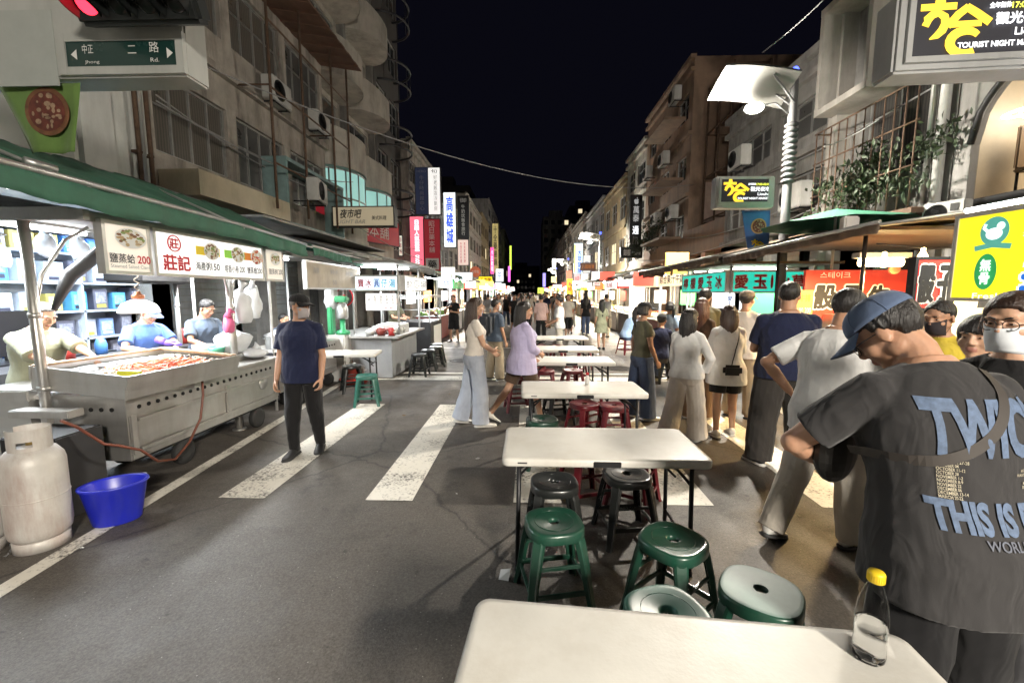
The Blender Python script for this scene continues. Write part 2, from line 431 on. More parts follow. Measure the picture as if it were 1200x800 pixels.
    for hp, k, a, sd, ft, lift in chains:
        if bare:
            fd = Matrix.Rotation(-sd * R(ft), 3, 'Z') @ Matrix.Rotation(-lift * .7, 3, 'X')
            T = lambda x, y, z: a + fd @ Vector((x, y, z))
            rings = []
            for y, w_, h0, h1 in ((-.06, .02, -.06, -.01), (-.03, .034, -.07, .0), (.03, .036, -.068, -.005), (.09, .043, -.07, -.03), (.13, .046, -.07, -.045), (.165, .042, -.07, -.052)):
                rings.append([T(w_ * math.cos(q), y, lerp(h0, h1, .5 + .5 * math.sin(q))) for q in (2 * math.pi * j / 12 for j in range(12))])
            body.loft(rings)
            for j, (x, ln) in enumerate(((-.032, .03), (-.012, .03), (.005, .025), (.02, .02), (.034, .014))):
                body.tube([T(-sd * -x * -1, .16, -.06), T(-sd * -x * -1, .165 + ln, -.062)], [.011 if j == 0 else .008, .007], 8)
    root = thing(name, label, 'person', loc, R(rz), group); root.scale = (s, s, s)
    bme = remesh(body, vox, 3 if vox < .007 else 2, [SKIN[skin], LIPS], 'body')
    bme.materials.clear(); bme.materials.append(SKIN[skin]); bme.materials.append(LIPS)
    Mi = M4.inverted(); lipc = []
    for p in bme.polygons:
        q = Mi @ p.center
        if q.y > .075 and -.075 < q.z < -.049 and abs(q.x) < .024: p.material_index = 1
    bo = link('body', bme, root)
    # eyes and brows
    if vox < .0115:
        for sd in (1, -1):
            e = MB(); e.ell((sd * .031, .0795, .004), (.0135, .0105, .0042), None, 12, 8); e.m = 1; e.ell((sd * .031, .0865, .004), (.0062, .0045, .0042), None, 10, 6)
            q = MB(); q.add(e.v, e.f, M4, True); q.mi = e.mi[:]; q.sm = [True] * len(q.f); q.build('eye', [EYEW, EYEB], bo)
            e = MB(); e.tube([(sd * .014, .094, .026), (sd * .03, .0935, .031), (sd * .046, .084, .027)], [.0035, .0042, .0025], 6)
            q = MB(); q.add(e.v, e.f, M4, True); q.build('eyebrow', HAIRM['grey' if hairc == 'grey' else 'black'], bo)
    cv = max(vox, .0065)
    rnd = random.Random(label)
    ph = Vector((rnd.random() * 9, rnd.random() * 9, rnd.random() * 9))
    def crumple(me, amp, f=9):
        nn, cc = grab(me)
        for i, (co, no) in enumerate(zip(cc, nn)):
            q = Vector((co.x * f + .4 * co.z * f, co.y * f, co.z * f * .55)) + ph
            w_ = 1 - abs(noise.noise(q)) * 2.2
            cc[i] = co + no * (amp * (w_ * .7 + .5 * noise.noise(q * 2.3) - .2) * max(0, 1 - abs(no.z) * 1.15))
        put(me, cc)
    def sleeve(mb, c, frac, r0, r1):
        sh, el, wr, sd = c
        path = [sh + srt @ Vector((-sd * .045, 0, .004)), sh]; tot = 2.0 * frac
        pts = [(lerp(sh, el, t)) for t in (.25, .5, .75, 1)] + [lerp(el, wr, t) for t in (.25, .5, .75, .97)]
        n = max(1, round(frac * 8)); path += pts[:n]
        rr = [lerp(r0, r1, j / (len(path) - 1)) for j in range(len(path))]
        mb.tube(path, [rr[0] * .95] + rr[1:], 16)
        for j in range(1, len(path) - 1): mb.ell(path[j], rr[j] * .98, None, 12, 8)
    if shirt or dress:
        sp_ = dict(hem=.80, sleeve=.42, loose=.02, top=1.435, flare=.01, m=None, open=False); sp_.update(shirt or dress)
        mb = MB(); lo = sp_['loose']; zs = []; z = sp_['hem']
        while z < sp_['top'] - .02: zs.append(z); z += .045
        zs.append(sp_['top'])
        rings = []
        for z in zs:
            k = max(0, (1.1 - z) / .3); tz = max(z, .87)
            g = lo * (1 if z < 1.25 else max(.45, 1 - (z - 1.25) / .3)) + sp_['flare'] * k
            if z < .87:
                r_ = ring(.87, g, g); p_ = Vector((0, 0, z - .87)); ly = 0
                if z < .75:
                    mk = [lerp(c[0], c[1], min(1, (c[0].z - (z + dz)) / max(.05, c[0].z - c[1].z))) for c in chains]; ly = (mk[0].y + mk[1].y) / 2
                r_ = [q + p_ + Vector((0, ly, 0)) for q in r_]
            else: r_ = ring(z, g, g)
            rings.append(r_)
        mb.loft(rings)
        if sp_['sleeve']:
            for c in armc:
                r0 = (.053 + lo * .45) * thick; r1 = (.053 if sp_['sleeve'] < .6 else .034) + lo * (.62 if sp_['sleeve'] < .6 else .5)
                sleeve(mb, c, sp_['sleeve'], r0, r1)
                mb.tube([sp + srt @ Vector((c[3] * .045, -.012, .05)), c[0] + srt @ Vector((0, 0, .002))], [.05 + lo * .25, .05 + lo * .3], 12)
        else:
            for c in armc: mb.tube([sp + srt @ Vector((c[3] * .05, -.012, .028)), lerp(sp, c[0], .8) + srt @ Vector((0, 0, .01))], [.055, .05], 12)
        if sp_['top'] > 1.4:
            nk = ring(sp_['top'] - .006, lo * .25, lo * .25, 20); mb.tube(nk, .007, 6, closed=True)
        me = remesh(mb, cv, 3, None, 'shirt'); crumple(me, .007 if cv < .012 else .005)
        me.materials.append(sp_['m']); so = link(sp_.get('name', 'shirt' if shirt else 'dress'), me, root)
    if pants:
        pp = dict(len=1.0, r=(.098, .082, .07), waist=1.0, m=None, skirt=False); pp.update(pants)
        mb = MB(); w0 = pp['waist']
        mb.loft([ring(z, .012 + max(0, .86 - z) * .6, .012) for z in (.775, .80, .83, .86, .9, .94, w0)])
        if pp['skirt']:
            mk = [lerp(c[0], c[1], .75) for c in chains]; cy_ = (mk[0].y + mk[1].y) / 2
            rs = [ring(.90, .014, .014)]
            for z in pp['skirt']: rs.append([q + Vector((0, cy_ * (.9 - z) * 1.5, z - .87)) for q in ring(.87, .014 + (.87 - z) * .18, .014 + (.87 - z) * .22)])
            mb.loft(rs)
        else:
            for hp, k, a, sd, ft, lift in chains:
                path = [hp + Vector((0, 0, .02))] + [lerp(hp, k, t) for t in (.25, .5, .75, 1)] + [lerp(k, a, t) for t in (.25, .5, .75, 1.06)]
                rr = [lerp(pp['r'][0], pp['r'][1], t) for t in (0, .2, .45, .7, 1)] + [lerp(pp['r'][1], pp['r'][2], t) for t in (.25, .5, .75, 1)]
                n = max(3, round(pp['len'] * 9)); rr = [q * (1 + (bw - 1) * .7) for q in rr]
                mb.tube(path[:n], rr[:n], 16)
                for j in range(1, n - 1): mb.ell(path[j], rr[j] * .99, None, 12, 8)
        me = remesh(mb, cv, 3, None, 'trousers'); crumple(me, .008 if cv < .012 else .005, 8)
        me.materials.append(pp['m']); link(pp.get('name', 'skirt' if pp['skirt'] else ('shorts' if pp['len'] < .7 else 'trousers')), me, root)
    if shoes:
        for hp, k, a, sd, ft, lift in chains:
            fd = Matrix.Rotation(-sd * R(ft), 3, 'Z') @ Matrix.Rotation(-lift * .7, 3, 'X'); mb = MB()
            T = lambda x, y, z: a + fd @ Vector((x, y, z))
            def outline(y, w_, z0, z1, n=14): return [T(w_ * math.cos(q) * sd, y, lerp(z0, z1, .5 + .5 * math.sin(q))) for q in (2 * math.pi * j / n for j in range(n))]
            if shoes[0] == 'sandal':
                mb.m = 1; mb.loft([outline(y, w_, -.082, -.066) for y, w_ in ((-.075, .025), (-.05, .038), (.04, .04), (.12, .05), (.17, .048), (.205, .025))])
                mb.m = 0
                mb.loft([outline(y, w_, -.07, z1) for y, w_, z1 in ((.055, .043, -.004), (.075, .048, -.012), (.10, .05, -.022), (.115, .05, -.028))])
                mb.loft([outline(y, w_, -.07, z1) for y, w_, z1 in ((-.005, .041, .012), (.02, .042, .01), (.035, .042, .004))])
            else:
                mb.loft([outline(y, w_, -.062, z1) for y, w_, z1 in ((-.075, .02, .0), (-.06, .036, .02), (-.02, .043, .03), (.03, .043, .02), (.07, .046, -.005), (.12, .05, -.02), (.165, .046, -.028), (.195, .032, -.036), (.207, .012, -.045))])
                mb.m = 1; mb.loft([outline(y, w_, -.08, -.05) for y, w_ in ((-.085, .02), (-.065, .041), (-.02, .046), (.06, .047), (.12, .054), (.17, .05), (.2, .036), (.217, .012))])
            mb.build('sandal' if shoes[0] == 'sandal' else 'shoe', [shoes[1], shoes[2]], root)
    # hair
    def hadd(mb, h): mb.add(h.v, h.f, M4, True)
    if hair and hair != 'none':
        h = MB(); rings = []
        nu, nv = 28, 20; vs = []; rr = {'short': .010, 'bowl': .014}.get(hair, .013)
        def shell(dx, dy, dz_):
            p = Vector((dx * (.077 + rr), -.014 + dy * (.097 + rr), .032 + dz_ * (.087 + rr)))
            hl = .066 if hair not in ('bowl', 'fringe') else .032
            if hair == 'recede': hl = .088
            front = p.y > .028 and p.z < hl + (.02 if abs(p.x) < .02 and hair == 'short' else 0) - max(0, abs(p.x) - .045) * 1.0
            side = p.z < -.005 + max(0, p.y + .0) * .9 and p.y > -.035 if hair in ('short', 'recede') else p.z < -.03 and p.y > .015
            low = p.z < -.062 - max(0, -p.y - .05) * .25
            if front or side or low: p = Vector((0, -.01, .02)) + (p - Vector((0, -.01, .02))) * .74
            return p
        h.smooth = True; idx = []
        for j in range(nv + 1):
            t = -math.pi / 2 + math.pi * j / nv; row = []
            for k in range(nu):
                a = 2 * math.pi * k / nu; row.append(shell(math.cos(t) * math.cos(a), math.cos(t) * math.sin(a), math.sin(t)))
            rings.append(row)
        h.loft(rings)
        full = MB(); hadd(full, h)
        if hair in ('long', 'bob', 'fringe', 'pony'):
            bk = spine(1.3)[0]
            ln = {'long': .40, 'bob': .2, 'fringe': .14, 'pony': .03}[hair]
            for k in range(15):
                a = math.pi * (.02 + .96 * k / 14); x = math.cos(a); y = math.sin(a)
                r_ = .088
                pts = []
                for t in (0, .2, .45, .7, 1):
                    pts.append(M4 @ Vector((x * r_ * (.8 + .3 * min(1, t * 3)), -.02 - y * (.1 + .012 * t), .06 - .1 * min(1, t * 3))) + Vector((0, 0, -ln * t * t * (1 + .1 * math.sin(k * 2.1)))) + hr @ Vector((-x * .012 * t, -.01 * t, 0)))
                full.tube(pts, [.02, .026, .027, .024, .008], 8)
            if hair == 'pony':
                b0 = M4 @ Vector((0, -.105, .03)); pts = [b0, b0 + hr @ Vector((0, -.045, .0)), b0 + hr @ Vector((0, -.075, -.06)), b0 + hr @ Vector((0, -.07, -.16)), b0 + hr @ Vector((0.01, -.05, -.27))]
                full.tube(pts, [.022, .03, .036, .033, .008], 10)
        if hair == 'pony2':
            pass
        me = remesh(full, max(vox, .006), 2, None, 'hair')
        nn, cc = grab(me)
        for i, (co, no) in enumerate(zip(cc, nn)):
            q = Mi @ co; a = math.atan2(q.x, -q.y)
            cc[i] = co + no * .0036 * noise.noise(Vector((a * 11, q.z * 7, 3)) + ph)
        put(me, cc)
        me.materials.append(HAIRM[hairc]); link('hair', me, root)
    if cap:
        cm, bm_ = cap[0], cap[1]; h = MB(); rings = []; tilt = Matrix.Rotation(R(cap[2] if len(cap) > 2 else 0), 4, 'Z')
        for j in range(9):
            t = math.pi / 2 * j / 8
            rings.append([Vector((.090 * math.cos(a) * (math.cos(t) ** .75), -.012 + .111 * math.sin(a) * (math.cos(t) ** .75), .045 + .082 * math.sin(t))) for a in (2 * math.pi * k / 32 for k in range(32))])
        h.loft(rings)
        for k in range(6):
            a = 2 * math.pi * k / 6 + .52; h.tube([(.0905 * math.cos(a) * math.cos(t) ** .75, -.012 + .1115 * math.sin(a) * math.cos(t) ** .75, .0455 + .0822 * math.sin(t)) for t in (0, .35, .7, 1.05, 1.4)], .0018, 5)
        h.ell((0, -.012, .127), (.009, .009, .005))
        q = MB(); q.add(h.v, h.f, M4 @ tilt, True); co = q.build('cap', cm, root)
        b = MB(); up, dn = [], []
        n = 15
        grid = []
        for i in range(5):
            f = i / 4
            grid.append([Vector((math.sin(a) * (.088 + .012 * f * math.cos(a)), -.012 + math.cos(a) * (.108 + f * .092), .047 - .018 * f - .022 * math.sin(a) ** 2 * (.4 + f))) for a in (R(-62) + R(124) * k / (n - 1) for k in range(n))])
        for dz_ in (0, -.004):
            vs = [p + Vector((0, 0, dz_)) for row in grid for p in row]; fs = [(i * n + k, i * n + k + 1, (i + 1) * n + k + 1, (i + 1) * n + k) for i in range(4) for k in range(n - 1)]
            b.add(vs, fs, M4 @ tilt, True)
        m_ = 5 * n; rim = [4 * n + k for k in range(n)]
        for k in range(n - 1): b.face((rim[k], rim[k + 1], rim[k + 1] + m_, rim[k] + m_))
        b.build('brim', bm_, co)
    if mask:
        b = MB(); n = 17; grid = []
        for i in range(9):
            t = i / 8; z = lerp(-.012, -.112, t)
            row = []
            for k in range(n):
                u = -1 + 2 * k / (n - 1); a = u * 1.28; bul = math.sin(math.pi * min(1, t * 1.05)) * .010 + (.012 if t < .35 else 0) * max(0, 1 - abs(u) * 4) * (1 - t / .35)
                rx = .071 - .012 * t; ry = .084 + bul - .02 * max(0, t - .6)
                row.append(Vector((math.sin(a) * rx, .018 + math.cos(a) * ry, z + .012 * u * u * (1 - 2 * t) + .002 * math.sin(t * 18))))
            grid.append(row)
        vs = [p for row in grid for p in row]; fs = [(i * n + k, i * n + k + 1, (i + 1) * n + k + 1, (i + 1) * n + k) for i in range(8) for k in range(n - 1)]
        b.add(vs, fs, M4, True)
        for sd in (0, n - 1):
            for r_ in (1, 7):
                p = grid[r_][sd]; e = Vector((math.copysign(.084, p.x), -.02, -.004 if r_ == 1 else -.03)); b.tube([M4 @ p, M4 @ lerp(p, e, .5) + Vector((0, 0, 0)), M4 @ e], .0016, 5)
        ob = b.build('face_mask', mask, root); sm = ob.modifiers.new('thick', 'SOLIDIFY'); sm.thickness = .002
    if glasses:
        b = MB()
        for sd in (1, -1):
            b.tube([M4 @ Vector((sd * .033 + .025 * math.cos(a), .103 - .006 * abs(math.cos(a)) , .0 + .021 * math.sin(a))) for a in (2 * math.pi * k / 20 for k in range(20))], .0016, 6, closed=True)
            b.tube([M4 @ Vector(p) for p in ((sd * .058, .098, .006), (sd * .078, .05, .006), (sd * .083, -.01, .002))], .0018, 6)
        b.tube([M4 @ Vector(p) for p in ((-.009, .104, .004), (0, .108, .006), (.009, .104, .004))], .0016, 6)
        b.build('glasses', mat('dark_frame', (.02, .02, .02), .3, 0, 0), root)
    root['_h'] = 0
    del root['_h']
    PEOPLE.append(root)
    info = dict(root=root, M4=M4, arms=armc, spine=spine, chains=chains, dz=dz, s=s, ring=ring)
    return info
PEOPLE = []
# cloth kit
C = dict(
    navy=fabric('cloth_navy', (.012, .016, .045)), black=fabric('cloth_black', (.011, .011, .012)), charcoal=fabric('cloth_charcoal', (.05, .05, .055)),
    white=fabric('cloth_white', (.66, .66, .65)), cream=fabric('cloth_cream', (.6, .55, .49)), beige=fabric('cloth_beige', (.5, .46, .4)),
    khaki=fabric('cloth_khaki', (.3, .24, .16)), olive=fabric('cloth_olive', (.1, .095, .06)), denim=fabric('cloth_denim', (.06, .085, .15)),
    pale_denim=fabric('cloth_pale_denim', (.33, .36, .42)), lilac=fabric('cloth_lilac', (.45, .41, .6)), sage=fabric('cloth_sage', (.27, .28, .19)),
    blue=fabric('cloth_blue', (.07, .14, .38)), brown=fabric('cloth_brown', (.07, .045, .03)), pink=fabric('cloth_pink', (.55, .38, .35)),
    grey=fabric('cloth_grey', (.2, .2, .21)), steel=fabric('cloth_steel', (.075, .1, .14)), red=fabric('cloth_red', (.4, .04, .04)), sky=fabric('cloth_sky', (.3, .42, .6)))
SHOE = dict(black=mat('shoe_black', (.015, .015, .016), .5, 0, .1), white=mat('shoe_white', (.62, .61, .58), .5, 0, .08), sole=mat('shoe_sole', (.5, .49, .46), .6, 0, .1),
            tan=mat('shoe_tan', (.3, .19, .1), .5, 0, .1), dsole=mat('shoe_dark_sole', (.03, .03, .03), .7, 0, .1))
MASKW = mat('mask_white', (.62, .66, .7), .8, 0, .03); MASKG = mat('mask_grey', (.33, .3, .3), .8, 0, .03); MASKB = mat('mask_black', (.02, .015, .02), .8, 0, .03)
# ------------------------------------------------------------------ ground, road, markings
def asphalt():
    m = bpy.data.materials.new('asphalt'); m.use_nodes = True; N = m.node_tree.nodes; L = m.node_tree.links; b = N['Principled BSDF']
    tc = N.new('ShaderNodeTexCoord')
    def nz(sc, det=4, ro=.6):
        n = N.new('ShaderNodeTexNoise'); n.inputs['Scale'].default_value = sc; n.inputs['Detail'].default_value = det; n.inputs['Roughness'].default_value = ro
        L.new(tc.outputs['Object'], n.inputs['Vector']); return n
    def ramp(src, p0, c0, p1, c1):
        r = N.new('ShaderNodeValToRGB'); r.color_ramp.elements[0].position = p0; r.color_ramp.elements[1].position = p1
        r.color_ramp.elements[0].color = (*c0, 1); r.color_ramp.elements[1].color = (*c1, 1); L.new(src, r.inputs[0]); return r
    def mix(f, a, b_):
        x = N.new('ShaderNodeMix'); x.data_type = 'RGBA'
        L.new(f, x.inputs[0]); L.new(a, x.inputs[6])
        if isinstance(b_, tuple): x.inputs[7].default_value = (*b_, 1)
        else: L.new(b_, x.inputs[7])
        return x.outputs[2]
    base = ramp(nz(.55, 8, .7).outputs[0], .32, (.058, .049, .04), .7, (.115, .098, .08))
    grain = ramp(nz(75, 4, .8).outputs[0], .38, (.022, .021, .02), .72, (.17, .155, .138))
    c = N.new('ShaderNodeMix'); c.data_type = 'RGBA'; c.inputs[0].default_value = .5; L.new(base.outputs[0], c.inputs[6]); L.new(grain.outputs[0], c.inputs[7])
    vo = N.new('ShaderNodeTexVoronoi'); vo.inputs['Scale'].default_value = 34; L.new(tc.outputs['Object'], vo.inputs['Vector'])
    chips = ramp(vo.outputs['Distance'], .05, (1, 1, 1), .14, (0, 0, 0))
    ch2 = N.new('ShaderNodeMath'); ch2.operation = 'MULTIPLY'; L.new(chips.outputs[0], ch2.inputs[0])
    sel = ramp(vo.outputs['Color'], .7, (0, 0, 0), .72, (1, 1, 1)); L.new(sel.outputs[0], ch2.inputs[1])
    c2 = mix(ch2.outputs[0], c.outputs[2], (.3, .28, .26))
    stain = ramp(nz(2.3, 7, .75).outputs[0], .56, (0, 0, 0), .7, (.75, .75, .75))
    c3 = mix(stain.outputs[0], c2, (.018, .017, .016))
    wv = N.new('ShaderNodeTexVoronoi'); wv.feature = 'DISTANCE_TO_EDGE'; wv.inputs['Scale'].default_value = .42
    wa = N.new('ShaderNodeMix'); wa.data_type = 'RGBA'; wa.inputs[0].default_value = .16; L.new(tc.outputs['Object'], wa.inputs[6]); L.new(nz(3.5, 6, .7).outputs['Color'], wa.inputs[7]); L.new(wa.outputs[2], wv.inputs['Vector'])
    ck = ramp(wv.outputs['Distance'], .0, (.8, .8, .8), .006, (0, 0, 0)); c3 = mix(ck.outputs[0], c3, (.012, .012, .012))
    pv = N.new('ShaderNodeTexVoronoi'); pv.inputs['Scale'].default_value = .3; pv.distance = 'CHEBYCHEV'; L.new(tc.outputs['Object'], pv.inputs['Vector'])
    pr = ramp(pv.outputs['Color'], .62, (0, 0, 0), .64, (.4, .4, .4)); c3 = mix(pr.outputs[0], c3, (.03, .029, .028))
    spil = ramp(nz(5.5, 5, .6).outputs[0], .66, (0, 0, 0), .71, (.7, .7, .7)); c3 = mix(spil.outputs[0], c3, (.014, .013, .012))
    L.new(c3, b.inputs['Base Color'])
    rr = ramp(nz(1.4, 6, .7).outputs[0], .35, (.42, .42, .42), .68, (.72, .72, .72)); L.new(rr.outputs[0], b.inputs['Roughness'])
    b.inputs['Specular IOR Level'].default_value = .45
    bp = N.new('ShaderNodeBump'); bp.inputs['Strength'].default_value = .55; bp.inputs['Distance'].default_value = .006
    L.new(nz(85, 4, .8).outputs[0], bp.inputs['Height']); L.new(bp.outputs[0], b.inputs['Normal'])
    return m
ASPH = asphalt()
g = MB(); g.quad((-300, -80, 0), (300, -80, 0), (300, 700, 0), (-300, 700, 0)); struct(g.build('ground', mat('earth', (.05, .048, .045), .9)))
g = MB(); g.quad((-4.9, -40, .004), (5.0, -40, .004), (5.0, 420, .004), (-4.9, 420, .004)); struct(g.build('road', ASPH))
for sd, x0, x1 in ((-1, -9.5, -4.9), (1, 5.0, 9.5)):
    g = MB(); g.span((x0, -40, -.1), (x1, 200, .12)); struct(g.build('pavement', mat('pavement', (.16, .15, .14), .75, 0, .25, 3, .3, 30, dirt=.6)))
def paint(name, col):
    m = bpy.data.materials.new(name); m.use_nodes = True; N = m.node_tree.nodes; L = m.node_tree.links; b = N['Principled BSDF']
    tc = N.new('ShaderNodeTexCoord')
    n = N.new('ShaderNodeTexNoise'); n.inputs['Scale'].default_value = 38; n.inputs['Detail'].default_value = 8; n.inputs['Roughness'].default_value = .75; L.new(tc.outputs['Object'], n.inputs['Vector'])
    n2 = N.new('ShaderNodeTexNoise'); n2.inputs['Scale'].default_value = 2.2; n2.inputs['Detail'].default_value = 5; L.new(tc.outputs['Object'], n2.inputs['Vector'])
    ad = N.new('ShaderNodeMath'); ad.operation = 'MULTIPLY_ADD'; ad.inputs[1].default_value = .55; L.new(n2.outputs[0], ad.inputs[0]); L.new(n.outputs[0], ad.inputs[2])
    r = N.new('ShaderNodeValToRGB'); e = r.color_ramp.elements; e[0].position = .6; e[0].color = (.07, .064, .057, 1); e[1].position = .75; e[1].color = (*col, 1)
    L.new(ad.outputs[0], r.inputs[0]); L.new(r.outputs[0], b.inputs['Base Color']); b.inputs['Roughness'].default_value = .65
    bp = N.new('ShaderNodeBump'); bp.inputs['Strength'].default_value = .4; bp.inputs['Distance'].default_value = .004; L.new(n.outputs[0], bp.inputs['Height']); L.new(bp.outputs[0], b.inputs['Normal'])
    return m
PAINT = paint('road_paint', (.62, .59, .52))
for i, x in enumerate((-2.36, -1.12, .1, 1.32, 2.56, 3.8)):
    g = MB(); g.quad((x - .2, 3.3, .008), (x + .19, 3.3, .008), (x + .2, 6.32, .008), (x - .19, 6.32, .008)); struct(g.build('crossing_stripe', PAINT))
for a, b_, w_ in (((-2.9, 1.0), (-3.62, 9.3), .06), ((-3.9, 9.3), (-4.0, 60), .06)):
    g = MB(); g.quad((a[0] - w_, a[1], .008), (a[0] + w_, a[1], .008), (b_[0] + w_, b_[1], .008), (b_[0] - w_, b_[1], .008)); struct(g.build('edge_line', PAINT))
for y0, y1, x0, x1 in ((8.15, 8.55, -3.4, 3.2), (8.82, 8.94, -2.6, 3.2), (13.0, 13.12, -3.2, -.4), (13.1, 16.5, -.3, -.15), (19, 22, -.3, -.15), (25, 28, -.3, -.15)):
    g = MB(); g.quad((x0, y0, .0085), (x1, y0, .0085), (x1, y1, .0085), (x0, y1, .0085)); struct(g.build('stop_line' if x1 - x0 > 1 else 'lane_line', PAINT))
# manhole covers and patches
for x, y, r_ in ((-1.6, 10.6, .33), (-.9, 15.6, .33), (2.1, 9.6, .33)):
    g = MB(); g.lathe([(r_, .004), (r_, .010), (r_ - .03, .013), (r_ - .05, .010)], (x, y, 0), 32)
    for k in range(-3, 4): g.box((x, y + k * .08, .0115), (2 * math.sqrt(max(.01, (r_ - .06) ** 2 - (k * .08) ** 2)), .03, .005))
    tag(g.build('manhole_cover', mat('cast_iron', (.05, .048, .046), .5, .7, .2, 20)), kind='structure')
# loose grit and litter on the asphalt
# ------------------------------------------------------------------ buildings
CONC = mat('concrete', (.33, .3, .265), .85, 0, .22, 2.2, .25, 25, dirt=.9, wear=(.04, .034, .028))
PALEC = mat('pale_tower', (.46, .43, .38), .8, 0, .15, 2.0, .2, 25, dirt=.6, wear=(.1, .09, .075))
CONC2 = mat('grey_concrete', (.22, .215, .205), .85, 0, .22, 2.0, .25, 25, dirt=.9, wear=(.04, .036, .03))
TILE = mat('pale_tile', (.6, .61, .58), .55, 0, .1, 2, .1, 40, dirt=.35)
BROWN = mat('brown_tile', (.25, .165, .115), .75, 0, .2, 2, .2, 30, dirt=.55)
WHITEW = mat('white_wall', (.42, .40, .36), .8, 0, .15, 2, .15, 30, dirt=.65)
YELLOW = mat('ochre_wall', (.36, .29, .18), .8, 0, .15, 2, .15, 30, dirt=.6)
DARKW = mat('dark_wall', (.085, .08, .078), .8, 0, .2, 2, .2, 30, dirt=.5)
GREYW = mat('grey_wall', (.3, .3, .3), .8, 0, .15, 2, .15, 30, dirt=.6)
ALU = mat('aluminium', (.42, .42, .41), .4, .7, .12, 10)
STEEL = mat('stainless_steel', (.56, .55, .53), .36, .85, .06, 3, .03, 60, stretch=(1, 1, 6), dirt=.35, wear=(.24, .2, .15), dscale=3)
IRON = mat('rusty_iron', (.12, .075, .05), .75, .3, .35, 9, .2, 40)
DMETAL = mat('dark_metal', (.035, .035, .037), .5, .6, .2, 12)
WMETAL = mat('white_metal', (.55, .55, .54), .45, .1, .1, 8, dirt=.3)
GLASS = mat('window_glass', (.025, .028, .032), .12, 0, .3, .6, spec=.6)
GLASSD = mat('dusty_glass', (.07, .07, .068), .3, 0, .35, .8, spec=.5)
LITW = glow('lit_window', (1, .82, .52), .45); LITC = glow('cool_lit_window', (.4, .75, .7), .22)
INT = mat('shop_interior', (.42, .42, .42), .8, 0, .15, 3)
SHUT = mat('roller_shutter', (.32, .33, .33), .5, .5, .12, 4, dirt=.4)
for gm in (GLASS, GLASSD):      # curtains, dust and papered panes differ from window to window
    N = gm.node_tree.nodes; L = gm.node_tree.links; b = N['Principled BSDF']; src = b.inputs['Base Color'].links[0].from_socket
    oi = N.new('ShaderNodeObjectInfo'); r = N.new('ShaderNodeValToRGB'); r.color_ramp.interpolation = 'CONSTANT'; e = r.color_ramp.elements
    e[0].color = (0, 0, 0, 1); e[1].position = .55; e[1].color = (.6, .6, .6, 1); e.new(.8).color = (.25, .25, .25, 1); L.new(oi.outputs['Random'], r.inputs[0])
    mx = N.new('ShaderNodeMix'); mx.data_type = 'RGBA'; L.new(r.outputs[0], mx.inputs[0]); L.new(src, mx.inputs[6])
    tcw = N.new('ShaderNodeTexCoord'); wv = N.new('ShaderNodeTexWave'); wv.inputs['Scale'].default_value = 5; wv.inputs['Distortion'].default_value = 2; L.new(tcw.outputs['Object'], wv.inputs['Vector'])
    rw = N.new('ShaderNodeValToRGB'); rw.color_ramp.elements[0].color = (.07, .06, .05, 1); rw.color_ramp.elements[1].color = (.17, .15, .12, 1); L.new(wv.outputs[0], rw.inputs[0]); L.new(rw.outputs[0], mx.inputs[7]); L.new(mx.outputs[2], b.inputs['Base Color'])
WINS = {}
def window_mesh(w, h, nx, nz_, glass):
    k = (round(w, 2), round(h, 2), nx, nz_, glass.name)
    if k not in WINS:
        p = MB(); p.box((0, 0, 0), (w, .02, h)); f = MB(); t = .045
        for x in (-w / 2 + t / 2, w / 2 - t / 2): f.box((x, -.025, 0), (t, .06, h))
        for z in (-h / 2 + t / 2, h / 2 - t / 2): f.box((0, -.025, z), (w - 2 * t, .058, t))
        for i in range(1, nx): f.box((-w / 2 + w * i / nx, -.022, 0), (.035, .05, h - 2 * t))
        for i in range(1, nz_): f.box((0, -.02, -h / 2 + h * (i / nz_) ** .75), (w - 2 * t, .044, .03))
        WINS[k] = (p.mesh('window', glass), f.mesh('frame', ALU))
    return WINS[k]
